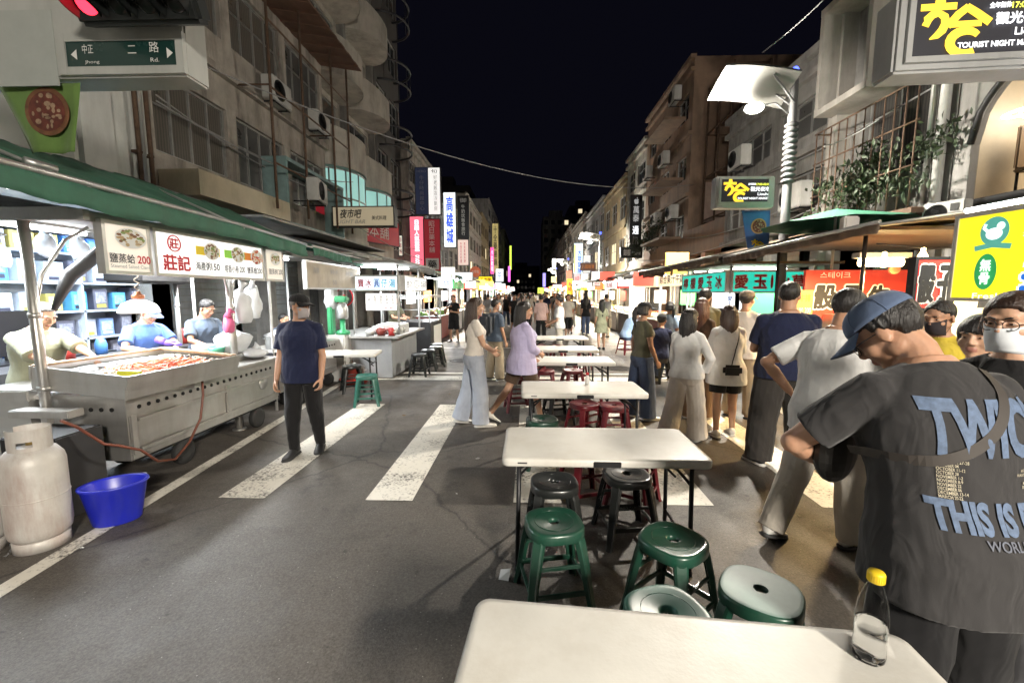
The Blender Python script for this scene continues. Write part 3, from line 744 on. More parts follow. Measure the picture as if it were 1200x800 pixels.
def building(name, label, side, y0, y1, h, wall, floors, bays, gf=3.1, win=(.72, .55), nx=2, nz_=2, glass=GLASS, depth=8, X=6.5, lit=(), frames=True, band=True, ground=True, group=None, skip=()):
    """facade along the street on X = side * X, built in place; floors counted above the ground floor"""
    root = thing(name, label, 'building', (side * X, (y0 + y1) / 2, 0), 0, group)
    L_ = y1 - y0; fh = (h - gf - .5) / floors; bw = L_ / bays
    wb = MB(); d = .16
    def Q(u, z, o=0): return (-side * o, u - L_ / 2, z)     # u along the street, o outwards
    def q4(a, b, c, e): wb.quad(a, b, c, e)
    for fl in range(floors):
        z0 = gf + fl * fh; z1 = z0 + fh
        for b in range(bays):
            u0, u1 = b * bw, (b + 1) * bw
            if (fl, b) in skip: q4(Q(u0, z0), Q(u1, z0), Q(u1, z1), Q(u0, z1)); continue
            ww, wh = bw * win[0], fh * win[1]; a0 = (u0 + u1 - ww) / 2; a1 = a0 + ww; c0 = z0 + (fh - wh) * .55; c1 = c0 + wh
            q4(Q(u0, z0), Q(u1, z0), Q(u1, c0), Q(u0, c0)); q4(Q(u0, c1), Q(u1, c1), Q(u1, z1), Q(u0, z1))
            q4(Q(u0, c0), Q(a0, c0), Q(a0, c1), Q(u0, c1)); q4(Q(a1, c0), Q(u1, c0), Q(u1, c1), Q(a1, c1))
            for p, q in (((a0, c0), (a1, c0)), ((a1, c0), (a1, c1)), ((a1, c1), (a0, c1)), ((a0, c1), (a0, c0))):
                q4(Q(*p), Q(*q), Q(*q, -d), Q(*p, -d))
            gm = LITW if (fl, b) in lit else glass
            pm, fm = window_mesh(ww, wh, nx, nz_, gm)
            wo = link('window', pm, root); wo.location = Q((a0 + a1) / 2, (c0 + c1) / 2, -d + .03); wo.rotation_euler.z = R(90) if side < 0 else R(-90)
            if frames: link('frame', fm, wo)
    zt = gf + floors * fh
    q4(Q(0, zt), Q(L_, zt), Q(L_, h), Q(0, h))
    D = -depth
    q4(Q(0, 0), Q(0, h), Q(0, h, D), Q(0, 0, D)); q4(Q(L_, 0), Q(L_, 0, D), Q(L_, h, D), Q(L_, h)); q4(Q(0, h), Q(L_, h), Q(L_, h, D), Q(0, h, D))
    q4(Q(0, gf), Q(L_, gf), Q(L_, gf, -2.6), Q(0, gf, -2.6)); q4(Q(0, 0, -2.6), Q(L_, 0, -2.6), Q(L_, gf, -2.6), Q(0, gf, -2.6))
    if band:
        for fl in range(floors + 1): wb.box(((-side * .06), 0, gf + fl * fh + .06), (.16, L_ + .002 * fl, .14))
        wb.box((-side * .05, 0, h + .02), (.22, L_ + .01, .16))
    # shopfront piers
    n = max(2, round(L_ / 3.6)); 
    for i in range(n + 1): wb.box((side * .18, -L_ / 2 + L_ * i / n, gf / 2 - .01), (.34, .38, gf - .02))
    wo = wb.build('wall', wall, root, fix=False)
    if ground:
        rng = random.Random(name + str(y0))
        for i in range(n):
            s = MB(); u0 = L_ * i / n + .22; u1 = L_ * (i + 1) / n - .22
            for k in range(22): s.box((side * 1.0, (u0 + u1) / 2 - L_ / 2, .16 + k * (gf - .3) / 22), (.03, u1 - u0, (gf - .3) / 22 - .012))
            s.build('shutter', SHUT, root)
    return root
# --- left side
bA = building('shop_house', 'pale tiled building at the left edge, behind the green awning', -1, -3, 7.45, 13.5, TILE, 3, 3, win=(.3, .0001 + .35), skip=[(f, b) for f in range(3) for b in range(3)], gf=3.2, band=False, ground=False)
w = MB()
for y in (-1.6, 1.2, 4.0, 6.5): w.box((.03, y - 2.225, 8.3), (.10, .5, 10.1))
w.build('pilaster', mat('white_tile', (.6, .61, .59), .5, 0, .08, 2, dirt=.3), bA)
w = MB(); w.box((.04, 5.25 - 2.225, 5.35), (.03, 1.75, 3.9)); w.build('wall_panel', mat('grey_panel', (.42, .44, .42), .6, 0, .06, 1, dirt=.25), bA)
for k, (x, y, m_) in enumerate(((.14, 7.1, IRON), (.1, 7.22, ALU), (.12, 7.34, IRON))):
    w = MB(); w.tube([(x, y - 2.225, 3.0), (x, y - 2.225, 13)], .035, 8)
    for z in range(4, 13, 2): w.box((x - .04, y - 2.225, z), (.12, .09, .04))
    w.build('drain_pipe', m_, bA)
bB = building('concrete_building', 'stained old concrete building with long window strips above the green awnings', -1, 7.45, 14.1, 9.6, CONC, 2, 3, win=(.86, .5), nx=4, nz_=2, glass=GLASSD, gf=3.4, ground=True)
rf = MB()
for k in range(27):
    y = -3.2 + k * 6.4 / 26
    rf.box((.55, y, 8.72 + (.02 if k % 2 else 0)), (1.5, .25, .03), M=Matrix.Rotation(R(9), 4, 'Y'))
rf.build('roof', mat('rust_sheet', (.14, .075, .05), .8, .2, .3, 3, dirt=.3), bB)
fr = MB()
for y in (2.1, .4, -1.0, 3.2):
    fr.tube([(.85, y, 3.6), (.85, y, 8.6)], .03, 6)
for z in (4.6, 6.2, 7.6): fr.tube([(.86, -1.0, z), (.86, 3.2, z)], .022, 6)
for y in (2.1, -1.0): fr.tube([(.1, y, 6.25), (.86, y, 6.25)], .02, 6)
fr.build('iron_frame', IRON, bB)
bay = MB(); bay.box((.3, 1.55, 3.42), (.62, 3.3, .09)); bay.box((.3, 1.55, 4.98), (.62, 3.3, .09)); bay.box((.3, -.06, 4.2), (.6, .09, 1.46)); bay.box((.3, 3.16, 4.2), (.6, .09, 1.46))
bay.build('window_bay', mat('teal_paint', (.2, .3, .3), .6, 0, .2, 4, dirt=.4), bB)
ld = MB(); ld.span((.02, -3.2, 3.42), (.75, -.3, 3.86)); ld.build('signboard_ledge', mat('cream_panel', (.5, .44, .32), .6, 0, .1, 2, dirt=.35), bB)
def aircon(loc, rz, label, group=None):
    r_ = thing('air_conditioner', label, 'air conditioner', loc, rz, group)
    b = MB(); b.box((0, 0, 0), (.82, .3, .56), bev=.02); b.build('casing', mat('aircon_white', (.5, .5, .48), .5, 0, .1, 4, dirt=.4), r_)
    b = MB()
    for x in (-.13,) : 
        b.lathe([(.235, 0), (.235, .012), (.215, .012), (.215, 0)], (x, -.151, 0), 28, Matrix.Rotation(R(90), 4, 'X'))
        for k in range(1, 6): b.tube([(x + .04 * k * math.cos(a), -.16, .04 * k * math.sin(a)) for a in (2 * math.pi * q / 20 for q in range(20))], .004, 4, closed=True)
    b.build('fan_grille', DMETAL, r_)
    b = MB(); b.tube([(-.36, -.1, -.3), (.36, -.1, -.3)], .018, 6); b.tube([(-.3, -.12, -.3), (-.3, .5, -.3)], .018, 6); b.tube([(.3, -.12, -.3), (.3, .5, -.3)], .018, 6); b.build('bracket', DMETAL, r_)
    return r_
a1 = aircon((-5.55, 11.5, 4.35), R(100), 'white air conditioner in front of the teal window bay on the left')
# curved balcony tower
bC = building('balcony_tower', 'tall tower with stacked scalloped round balconies on the left', -1, 14.1, 20.2, 27, PALEC, 8, 2, win=(.8, .7), nx=2, nz_=1, glass=GLASS, gf=3.2, ground=True, X=7.2, band=False)
fhC = (27 - 3.2 - .5) / 8
for fl in range(8):
    for b in range(2):
        yc = (-1 + 2 * b) * 1.52; z0 = 3.2 + fl * fhC; s = MB(); n = 15
        arc = [(.0 + 1.35 * math.sin(math.pi * k / (n - 1)) ** .8, yc - 1.42 * math.cos(math.pi * k / (n - 1))) for k in range(n)]
        out, inn = [], []
        top = [z0 + 1.12 - .42 * math.sin(math.pi * k / (n - 1)) ** 2 * (1 if b else .5) for k in range(n)]
        prof = [[(x, y, z0 - .22), (x * 1.0, y, t), (x - .09 if x > .1 else x, y * 1 + (yc - y) * .06, t), (x - .09 if x > .1 else x, y + (yc - y) * .06, z0 - .05)] for (x, y), t in zip(arc, top)]
        s.loft(prof, True, False, False)
        s.add([(x, y, z0 - .2) for x, y in arc] + [(x, y, z0 - .06) for x, y in arc], [tuple(range(n)), tuple(range(n, 2 * n))[::-1]])
        bo = s.build('balcony', PALEC, bC)
        if fl == 0:
            gl = MB(); gl.smooth = True
            rows = [[(x * .97, yc + (y - yc) * .97, z) for x, y in arc] for z in (z0 + .95, z0 + 2.6)]
            gl.loft([[r_[k] for k in range(n)] for r_ in rows], False) if False else [gl.quad(rows[0][k], rows[0][k + 1], rows[1][k + 1], rows[1][k]) for k in range(n - 1)]
            gl.build('balcony_glazing', LITC, bo, fix=False, weld=True)
            fr_ = MB()
            for k in range(0, n, 2): fr_.tube([rows[0][k], rows[1][k]], .03, 5)
            for r_ in (.0, .45, 1): fr_.tube([lerp(Vector(p), Vector(q), r_) for p, q in zip(*rows)], .03, 5)
            fr_.build('mullions', ALU, bo)
pl = MB()
for y in (-3.0, 0, 3.0): pl.box((.12, y, 13.5), (.3, .22, 26.6))
pl.build('pier', CONC2, bC)
bD = building('dark_tower', 'dark narrow tower with ring shaped balconies beside the scalloped tower', -1, 20.2, 24.0, 30, DARKW, 9, 2, gf=3.2, X=6.9, ground=True, band=False)
for fl in range(1, 9):
    s = MB(); z0 = 3.2 + fl * 2.9
    s.tube([(1.15 * math.sin(a), 1.25 * math.cos(a) - .2, z0 + .5) for a in (math.pi * k / 12 for k in range(13))], .06, 6); s.tube([(1.15 * math.sin(a), 1.25 * math.cos(a) - .2, z0 - .4) for a in (math.pi * k / 12 for k in range(13))], .05, 6)
    for k in range(1, 12, 2): s.tube([(1.15 * math.sin(math.pi * k / 12), 1.25 * math.cos(math.pi * k / 12) - .2, z0 + q) for q in (-.4, .5)], .015, 4)
    s.build('balcony_ring', mat('grey_rail', (.05, .05, .055), .5, .3, .1), bD)
for args in (
    ('shop_house', 'low grimy shop house with a sloping roof line behind the navy blade sign', -1, 24.0, 30, 10.0, CONC, 3, 3, 'a'),
    ('shop_house', 'narrow grey shop house with tiled front behind the glowing white blade sign', -1, 30, 36, 8.3, GREYW, 2, 3, 'b'),
    ('shop_house', 'cream shop house with barred balconies behind the black and pink blade sign', -1, 36, 46.5, 9.2, WHITEW, 2, 4, 'b'),
    ('apartment_block', 'pale apartment block with a rounded top corner further down the left side', -1, 46.5, 62, 12.2, WHITEW, 3, 5, 'a'),
    ('apartment_block', 'ochre block behind the yellow vertical sign on the left side', -1, 62, 74, 13, YELLOW, 3, 4, 'b'),
    ('apartment_block', 'tall grey block rising behind the pink neon sign on the left side', -1, 74, 112, 17.5, GREYW, 5, 6, 'b'),
    ('apartment_block', 'farthest pale block on the left side beside the lime neon strip', -1, 126, 170, 20, CONC2, 5, 6, 'b')):
    *a_, kind = args
    building(*a_, lit=[(0, 1)] if kind == 'a' else [(1, 2)], nx=2 if a_[4] > 45 else 3, nz_=1 if a_[4] > 60 else 2, frames=a_[4] < 60)
def block(name, label, x0, x1, y0, y1, h, wall, floors, bays, lit=(), group=None):
    """free standing far block with windows on the side that faces the street's near end"""
    r_ = thing(name, label, 'building', ((x0 + x1) / 2, y0, 0), 0, group); w_ = x1 - x0
    b = MB(); b.span((-w_ / 2, 0, 0), (w_ / 2, y1 - y0, h)); b.span((-w_ * .3, 3, h), (w_ * .1, 7, h + 2.6)); b.build('wall', wall, r_)
    fh = (h - 4) / floors; bw = w_ / bays
    for f in range(floors):
        for c in range(bays):
            pm, fm = window_mesh(bw * .55, fh * .5, 1, 1, LITW if (f, c) in lit else GLASS)
            o = link('window', pm, r_); o.location = (-w_ / 2 + (c + .5) * bw, -.02, 3.5 + (f + .5) * fh)
    return r_
block('apartment_tower', 'dim apartment tower rising behind the left row of signs', -22, -12, 92, 110, 24, DARKW, 6, 4)
block('apartment_tower', 'tall dim apartment tower standing over the right row of signs', 5.5, 17, 150, 170, 27.5, CONC2, 8, 5, [(7, 3)])
block('apartment_tower', 'taller apartment tower with a roof lamp far behind the right row', 17, 31, 175, 195, 36, CONC2, 10, 5, [(9, 1)])
block('apartment_tower', 'low dark block closing the far end of the street', -14, 10, 330, 345, 22, DARKW, 4, 8, [(1, 2), (2, 5)])
# --- right side
R1 = thing('corner_building', 'grey building with a warm lit arched window at the right edge', 'building', (6.5, 1.9, 0))
w = MB(); ya, yb, zb, zt_, rad = 1.2, 4.85, 3.0, 4.8, .95            # opening, local y (world = +1.9)
def arch_top(y):
    e = min(y - ya, yb - y)
    return zt_ - (rad - math.sqrt(max(0, rad * rad - (rad - e) ** 2)) if e < rad else 0)
ys = [ya + (yb - ya) * k / 40 for k in range(41)]
w.quad((0, -4.9, 2.6), (0, ya, 2.6), (0, ya, 13), (0, -4.9, 13)); w.quad((0, yb, 2.6), (0, 5.1, 2.6), (0, 5.1, 13), (0, yb, 13))
w.quad((0, ya, 2.6), (0, yb, 2.6), (0, yb, zb), (0, ya, zb))
for p, q in zip(ys, ys[1:]):
    w.quad((0, p, arch_top(p)), (0, q, arch_top(q)), (0, q, 13), (0, p, 13)); w.quad((0, p, arch_top(p)), (.12, p, arch_top(p)), (.12, q, arch_top(q)), (0, q, arch_top(q)))
w.quad((0, ya, zb), (0, yb, zb), (.12, yb, zb), (.12, ya, zb)); w.quad((0, ya, zb), (.12, ya, zb), (.12, ya, arch_top(ya)), (0, ya, arch_top(ya))); w.quad((0, yb, zb), (.12, yb, zb), (.12, yb, arch_top(yb)), (0, yb, arch_top(yb)))
w.quad((0, 5.1, 0), (8, 5.1, 0), (8, 5.1, 13), (0, 5.1, 13)); w.quad((0, -4.9, 0), (8, -4.9, 0), (8, -4.9, 13), (0, -4.9, 13)); w.quad((0, -4.9, 13), (8, -4.9, 13), (8, 5.1, 13), (0, 5.1, 13))
w.quad((0, -4.9, 2.6), (2, -4.9, 2.6), (2, 5.1, 2.6), (0, 5.1, 2.6)); w.quad((2, -4.9, 0), (2, 5.1, 0), (2, 5.1, 2.6), (2, -4.9, 2.6))
w.build('wall', mat('grey_plaster', (.3, .29, .28), .7, 0, .12, 2, .12, 30, dirt=.5), R1)
w = MB(); w.tube([(-.02, p, arch_top(p)) for p in ys], .045, 6); w.tube([(-.02, ya, zb), (-.02, yb, zb)], .05, 6); w.build('window_trim', DMETAL, R1)
w = MB(); w.quad((.11, ya, zb), (.11, yb, zb), (.11, yb, zt_), (.11, ya, zt_)); gl = w.build('window_pane', mat('clear_glass', (.9, .9, .9), .03, 0, 0, trans=1, ior=1.02), R1)
WARMW = mat('warm_plaster', (.5, .45, .38), .7, 0, .1, 3)
w = MB(); w.quad((.125, ya - .6, zb - .02), (3.4, ya - .6, zb - .02), (3.4, yb + .2, zb - .02), (.125, yb + .2, zb - .02)); w.quad((3.4, ya - .6, zb), (3.4, yb + .2, zb), (3.4, yb + .2, 5.1), (3.4, ya - .6, 5.1))
w.quad((.125, ya - .6, 5.1), (3.4, ya - .6, 5.1), (3.4, yb + .2, 5.1), (.125, yb + .2, 5.1)); w.quad((.125, yb + .2, zb), (3.4, yb + .2, zb), (3.4, yb + .2, 5.1), (.125, yb + .2, 5.1)); w.quad((.125, ya - .6, zb), (3.4, ya - .6, zb), (3.4, ya - .6, 5.1), (.125, ya - .6, 5.1))
w.build('upstairs_room', WARMW, R1)
RING = glow('ring_light', (1, .93, .78), 7)
for cx, cy_, r_, tl in ((7.08, 6.5, .32, .1), (7.1, 6.46, .2, -.12)):
    rl = MB(); rl.tube([(r_ * math.cos(a), r_ * math.sin(a), tl * math.cos(a) * .5) for a in (2 * math.pi * k / 40 for k in range(40))], 0.016, 8, closed=True)
    o = rl.build('ring_lamp', RING, None, (cx, cy_, 4.22 + tl * .3)); tag(o, 'large outer glowing ring lamp behind the arched window' if r_ > .3 else 'small inner glowing ring lamp behind the arched window', 'ceiling lamp')
for k, (x, y) in enumerate(((7.25, 6.45), (7.45, 5.85))):
    c = thing('chair', ('tan cafe chair behind the arched window, beside its far end' , 'tan cafe chair behind the arched window, nearer the frame edge')[k], 'chair', (x, y, 3.0), .4 * k)
    b = MB(); b.box((0, 0, .45), (.46, .46, .06), bev=.02); b.build('seat', mat('tan_leather', (.22, .16, .11), .5, 0, .1), c)
    b = MB(); b.box((0, .22, .78), (.44, .05, .6), bev=.02); b.build('backrest', mat('tan_leather', (.22, .16, .11)), c)
    for sx in (-1, 1):
        for sy in (-1, 1): b = MB(); b.cyl((sx * .19, sy * .19, .0), (sx * .19, sy * .19, .43), .017); b.build('leg', DMETAL, c)
lt = thing('cafe_table', 'small cafe table glimpsed behind the arched window', 'table', (7.05, 5.95, 3.0))
b = MB(); b.lathe([(.01, .72), (.36, .72), (.36, .75), (.01, .75)]); b.build('table_top', WARMW, lt); b = MB(); b.cyl((0, 0, 0), (0, 0, .72), .03); b.lathe([(.22, 0), (.22, .02), (.03, .04)]); b.build('pedestal', DMETAL, lt)
a2 = aircon((6.22, 6.72, 2.86), R(-72), 'white air conditioner with a small black label hung above the yellow sign')
a2.scale = (.62, .62, .62)
b = MB(); b.box((.23, -.163, .12), (.15, .006, .17)); q = b.build('label', mat('black_label', (.02, .02, .02)), a2)
# old concrete building with projecting window boxes, grilles and plants
bR1b = building('old_apartment', 'old grey apartment house with projecting window boxes and barred plant balcony on the right', 1, 7.02, 9.3, 13, CONC2, 3, 1, win=(.6, .55), gf=3.0, glass=GLASS, nx=2, nz_=1, ground=True, band=False)
for z in (5.3, 8.4, 11.6):
    b = MB(); b.box((-.32, .55, z), (.66, 1.35, .12)); b.box((-.32, .55, z + 1.9), (.66, 1.35, .12)); b.box((-.32, -.08, z + .95), (.64, .1, 1.8)); b.box((-.32, 1.18, z + .95), (.64, .1, 1.8))
    b.build('window_box', mat('pale_concrete', (.3, .285, .26), .8, 0, .12, 2, dirt=.5), bR1b)
b = MB()
for k in range(12): b.tube([(-.6, -1.15 + k * .11 * 1.9, 3.0), (-.6, -1.15 + k * .11 * 1.9, 4.9)], .012, 5)
for z in (3.0, 3.65, 4.3, 4.9): b.tube([(-.6, -1.2, z), (-.6, 1.2, z)], .016, 5)
for y in (-1.2, 1.2):
    for z in (3.0, 4.9): b.tube([(-.6, y, z), (0, y, z)], .016, 5)
b.box((-.3, 0, 2.96), (.66, 2.5, .08)); b.build('balcony_grille', IRON, bR1b)
for y, r_, m_ in ((-1.02, .07, WMETAL), (-.82, .045, ALU)):
    b = MB(); b.tube([(-.09, y, 2.2), (-.09, y, 12.5)], r_, 10)
    for z in range(3, 12, 2): b.cyl((-.09, y, z), (-.09, y, z + .12), r_ + .015)
    b.build('drain_pipe', m_, bR1b)
b = MB(); b.box((-.14, 1.2, 6.5), (.3, .26, 13.0)); b.build('pilaster', mat('pale_concrete', (.3, .285, .26)), bR1b)
bR2 = building('row_building', 'low dark grey row building with strip windows behind the nearest street lamp', 1, 9.3, 14.6, 7.05, CONC2, 2, 2, win=(.85, .5), nx=4, nz_=2, glass=GLASSD, gf=3.2)
bR2b = building('shed_building', 'single storey building beneath the rusty iron frame on the right', 1, 14.6, 17.9, 4.2, BROWN, 1, 1, gf=3.2, skip=[(0, 0)], band=False)
sf = thing('iron_scaffold', 'rusty iron frame standing on the low roof beside the brown building', 'scaffold', (6.9, 15.4, 4.2))
b = MB()
for x in (0, 1.2):
    for y in (0, 1.0, 2.0): b.tube([(x, y, 0), (x, y, 5.2)], .035, 6)
for z in (.3, 1.9, 3.5, 5.1):
    for x in (0, 1.2): b.tube([(x, 0, z), (x, 2, z)], .028, 6)
    for y in (0, 1.0, 2.0): b.tube([(0, y, z), (1.2, y, z)], .028, 6)
b.tube([(0, 0, .3), (1.2, 0, 1.9)], .02, 5); b.tube([(1.2, 0, 1.9), (0, 0, 3.5)], .02, 5); b.build('frame', IRON, sf)
b = MB(); b.box((.6, 1.98, 1.0), (1.15, .03, 1.5)); b.build('panel', mat('pinkish_sheet', (.5, .36, .3), .7, 0, .1, dirt=.4), sf)
bR3 = building('brown_building', 'four storey brown tiled building with a bare side wall on the right', 1, 17.9, 24.3, 10.8, BROWN, 3, 3, win=(.55, .42), gf=3.2, depth=9)
for k, (y, z) in enumerate(((19.0, 5.1), (21.3, 5.2), (20.4, 7.7), (23.0, 7.8), (19.2, 9.9))):
    aircon((6.2, y, z), R(-90), 'weathered air conditioner on the brown building facade', 'air conditioners on the brown building')
for z in (4.0, 6.4, 8.8):
    b = MB(); b.box((-.45, -1.0, z), (.9, 3.0, .1)); b.build('balcony_slab', BROWN, bR3)
for args in (
    ('row_house', 'pale narrow row house holding the black vertical sign', 1, 24.3, 28.8, 10.0, WHITEW, 3, 2, 'a'),
    ('row_house', 'ochre row house with a shadowed roof terrace past the pale one', 1, 28.8, 37, 9.3, YELLOW, 2, 3, 'b'),
    ('row_house', 'grey row house under the second street lamp', 1, 37, 48, 9.7, GREYW, 2, 4, 'b'),
    ('row_house', 'white row house behind the cyan lit vertical sign', 1, 48, 63, 10.4, WHITEW, 2, 5, 'b'),
    ('row_house', 'dim row house near the third street lamp', 1, 63, 92, 11.5, CONC, 3, 7, 'b'),
    ('row_house', 'farthest row of dim flats on the right side', 1, 92, 148, 13, CONC2, 3, 9, 'b')):
    *a_, kind = args
    building(*a_, lit=[(0, 1)] if kind == 'b' else [], nx=2, nz_=1 if a_[4] > 60 else 2, frames=a_[4] < 64)
# rooftop clutter: tanks, aerials
def leafy(name, label, cat, loc, rr, n, seed, trunk=None, group=None):
    rng = random.Random(seed); root = thing(name, label, cat, loc, 0, group)
    b = MB()
    cl = [Vector((rng.gauss(0, .5) * rr[0], rng.gauss(0, .5) * rr[1], rng.gauss(0, .45) * rr[2])) for _ in range(max(6, n // 60))]
    for _ in range(n):
        c = rng.choice(cl); p = c + Vector((rng.gauss(0, .2) * rr[0], rng.gauss(0, .2) * rr[1], rng.gauss(0, .2) * rr[2])); sz = rng.uniform(.035, .075)
        M = Matrix.Translation(p) @ Euler((rng.uniform(0, 6), rng.uniform(0, 6), rng.uniform(0, 6))).to_matrix().to_4x4(); b.m = rng.randint(0, 1)
        b.add([(-sz, 0, 0), (0, -sz * .45, .008), (sz, 0, 0), (0, sz * .45, .008)], [(0, 1, 2, 3)], M)
    b.build('foliage', [mat('leaf', (.03, .05, .018), .6, 0, .3, 5), mat('leaf_dark', (.02, .035, .014), .6, 0, .3, 5)], root)
    b = MB(); b.tube([(0, 0, -rr[2] * 1.1), (.02, .01, 0), (0.03, 0, rr[2] * .5)], [.03, .02, .008], 6)
    for k in range(7):
        a = rng.uniform(0, 6.3); b.tube([(0, 0, -rr[2] * .5 + k * rr[2] * .15), (math.cos(a) * rr[0] * .5, math.sin(a) * rr[1] * .5, k * rr[2] * .15)], [.012, .004], 5)
    b.build('stem', mat('bark', (.07, .05, .035), .9), root)
    return root
leafy('balcony_plant', 'bushy green plant spilling over the barred balcony on the right', 'plant', (6.0, 8.1, 3.75), (.35, .9, .55), 1500, 3)
leafy('balcony_plant', 'dark leafy bush on the brown building above the market awnings', 'plant', (6.1, 21.6, 4.35), (.7, 1.3, .7), 1500, 5)
# --- street lamps (the row along the right kerb)
LAMPM = glow('lamp_lens', (1, .93, .8), 7); BLUEL = glow('blue_beacon', (.05, .08, 1), 3)
GRAYP = mat('lamp_paint', (.11, .113, .116), .55, .1, .08, 4, dirt=.2)
def street_lamp(loc, label, energy):
    r_ = thing('street_lamp', label, 'street lamp', loc, 0, 'street lamps along the right kerb')
    b = MB(); b.lathe([(.14, 0), (.14, .04), (.085, .06), (.08, 2.0), (.072, 4.0), (.066, 5.35), (.02, 5.4)], n=16); b.box((0, 0, .75), (.2, .14, .4), bev=.02)
    b.build('pole', GRAYP, r_)
    b = MB()
    for k in range(11): b.lathe([(.073, 3.62 + k * .095), (.112, 3.65 + k * .095), (.112, 3.67 + k * .095), (.073, 3.70 + k * .095)], n=18)
    b.build('collar', mat('collar_grey', (.06, .062, .065), .6), r_)
    b = MB(); n = 12
    rows = []
    for i in range(9):
        t = i / 8; x = -.06 - 1.22 * t; z = 5.2 + .30 * t - .16 * t * t
        rows.append([Vector((x - .1 * k / (n - 1) * t, (-.30 + .60 * k / (n - 1)) * (1 - .15 * t), z - (k / (n - 1) - .5) * .34 + .03 * (1 - ((k / (n - 1)) * 2 - 1) ** 2))) for k in range(n)])
    for dz_ in (0, -.03):
        b.add([p + Vector((0, 0, dz_)) for q in rows for p in q], [(i * n + k, i * n + k + 1, (i + 1) * n + k + 1, (i + 1) * n + k) for i in range(8) for k in range(n - 1)], None, True)
    b.build('reflector_panel', mat('lamp_panel', (.06, .06, .056), .4, 0, .05), r_)
    b = MB(); b.tube([(0, 0, 4.75), (-.3, 0, 4.98), (-.62, 0, 4.93)], .016, 8); b.tube([(0, .05, 4.95), (-.45, .18, 5.36)], .018, 6); b.tube([(0, -.05, 4.95), (-.45, -.18, 5.36)], .018, 6); b.build('arm', GRAYP, r_)
    b = MB(); b.ell((-.66, 0, 4.9), (.16, .13, .085)); b.build('lamp_lens', LAMPM, r_)
    b = MB(); b.lathe([(.03, 5.4), (.055, 5.42), (.055, 5.52), (.03, 5.56)]); b.build('beacon', BLUEL, r_)
    for kind, share in (('SPOT', .82), ('POINT', .18 if loc[1] > 0 else .23)):
        ld_ = bpy.data.lights.new('street_light', kind); ld_.energy = energy * share; ld_.color = (1, .92, .8); ld_.shadow_soft_size = .1 if loc[1] > 0 else .7
        if kind == 'SPOT': ld_.spot_size = R(176); ld_.spot_blend = 1
        lo = bpy.data.objects.new('street_light', ld_); COL.objects.link(lo); lo.parent = r_; lo.location = (-.9, 0, 4.72 if kind == 'SPOT' else 4.6)
    return r_
street_lamp((4.62, 8.0, .0), 'nearest street lamp with curved white reflector, blue beacon and a lit sign on its pole', 1300)
l2 = street_lamp((4.7, 28.0, .0), 'second street lamp, in front of the ochre row house', 2400)
l3 = street_lamp((4.7, 68, .0), 'fourth street lamp, a bright dot far down the right kerb', 3200)
l3 = street_lamp((4.7, 49, .0), 'third street lamp, small and far down the right kerb', 3200)
street_lamp((4.7, -6.5, .0), 'street lamp added out of view behind the viewpoint on the right kerb', 7200)  # unseen lamp added behind the camera to light what faces it
# --- overhead cables
def cable(name, label, pts, r_=.012):
    b = MB(); b.tube(pts, r_, 6); tag(b.build(name, mat('cable', (.25, .25, .25), .6)), label, 'cable')
a_, b_ = Vector((-6.3, 8.6, 5.9)), Vector((6.3, 16.5, 5.2))
def sag(a, b, s, n=24): return [lerp(a, b, k / n) + Vector((0, 0, -4 * s * (k / n) * (1 - k / n))) for k in range(n + 1)]
cable('overhead_cable', 'pale cable sagging across the street from the concrete building', sag(Vector((-6.4, 8.0, 6.0)), Vector((6.5, 17.5, 5.9)), .9))
cable('overhead_cable', 'thin cable rising from the nearest street lamp to the upper right', sag(P(893, 62, Y=8), P(965, 0, Y=7), .03), .01)
cable('overhead_cable', 'thin wire hanging in front of the plant balcony on the right', sag(P(965, 172, Y=8.2), P(1030, 140, Y=7.4), .05), .008)

area_ = bpy.data.lights.new('room_light', 'AREA'); area_.size = 2.2; area_.energy = 75; area_.color = (1, .8, .52)
o = bpy.data.objects.new('room_light', area_); COL.objects.link(o); o.location = (8.2, 5.0, 5.0)

for k, (a, b_, sg) in enumerate((((-6.42, 7.6, 5.1), (-6.42, 14.0, 4.9), .25), ((-6.42, 7.6, 5.0), (-5.7, 14.3, 5.3), .35), ((-6.3, 14.2, 4.4), (-5.2, 24, 4.2), .5), ((-5.6, 14, 3.9), (-5.0, 30, 3.6), .4), ((6.4, 9.3, 4.0), (6.4, 17.9, 3.9), .3), ((6.3, 9.3, 3.6), (5.9, 24.0, 3.5), .45), ((6.42, 7.1, 4.95), (6.42, 14.6, 5.1), .2))):
    cable('wall_cable', ('upper dark cable along the stained concrete building', 'second dark cable crossing the iron frame of the concrete building', 'cable slung below the scalloped balconies', 'cable above the left market roofs', 'upper cable along the low grey row building', 'long cable above the right market roofs', 'thin cable under the roof of the low grey row building')[k], sag(Vector(a), Vector(b_), sg), .014)
for k, (y, z) in enumerate(((10.4, 3.9), (13.2, 5.6))): aircon((6.2, y, z), R(-90), ('lower', 'upper')[k] + ' air conditioner on the low grey row building', None)
for k, (y, z) in enumerate(((11.0, 6.6), (13.2, 6.7))): aircon((-6.2, y, z), R(90), ('nearer', 'farther')[k] + ' weathered air conditioner high on the stained concrete building', None)
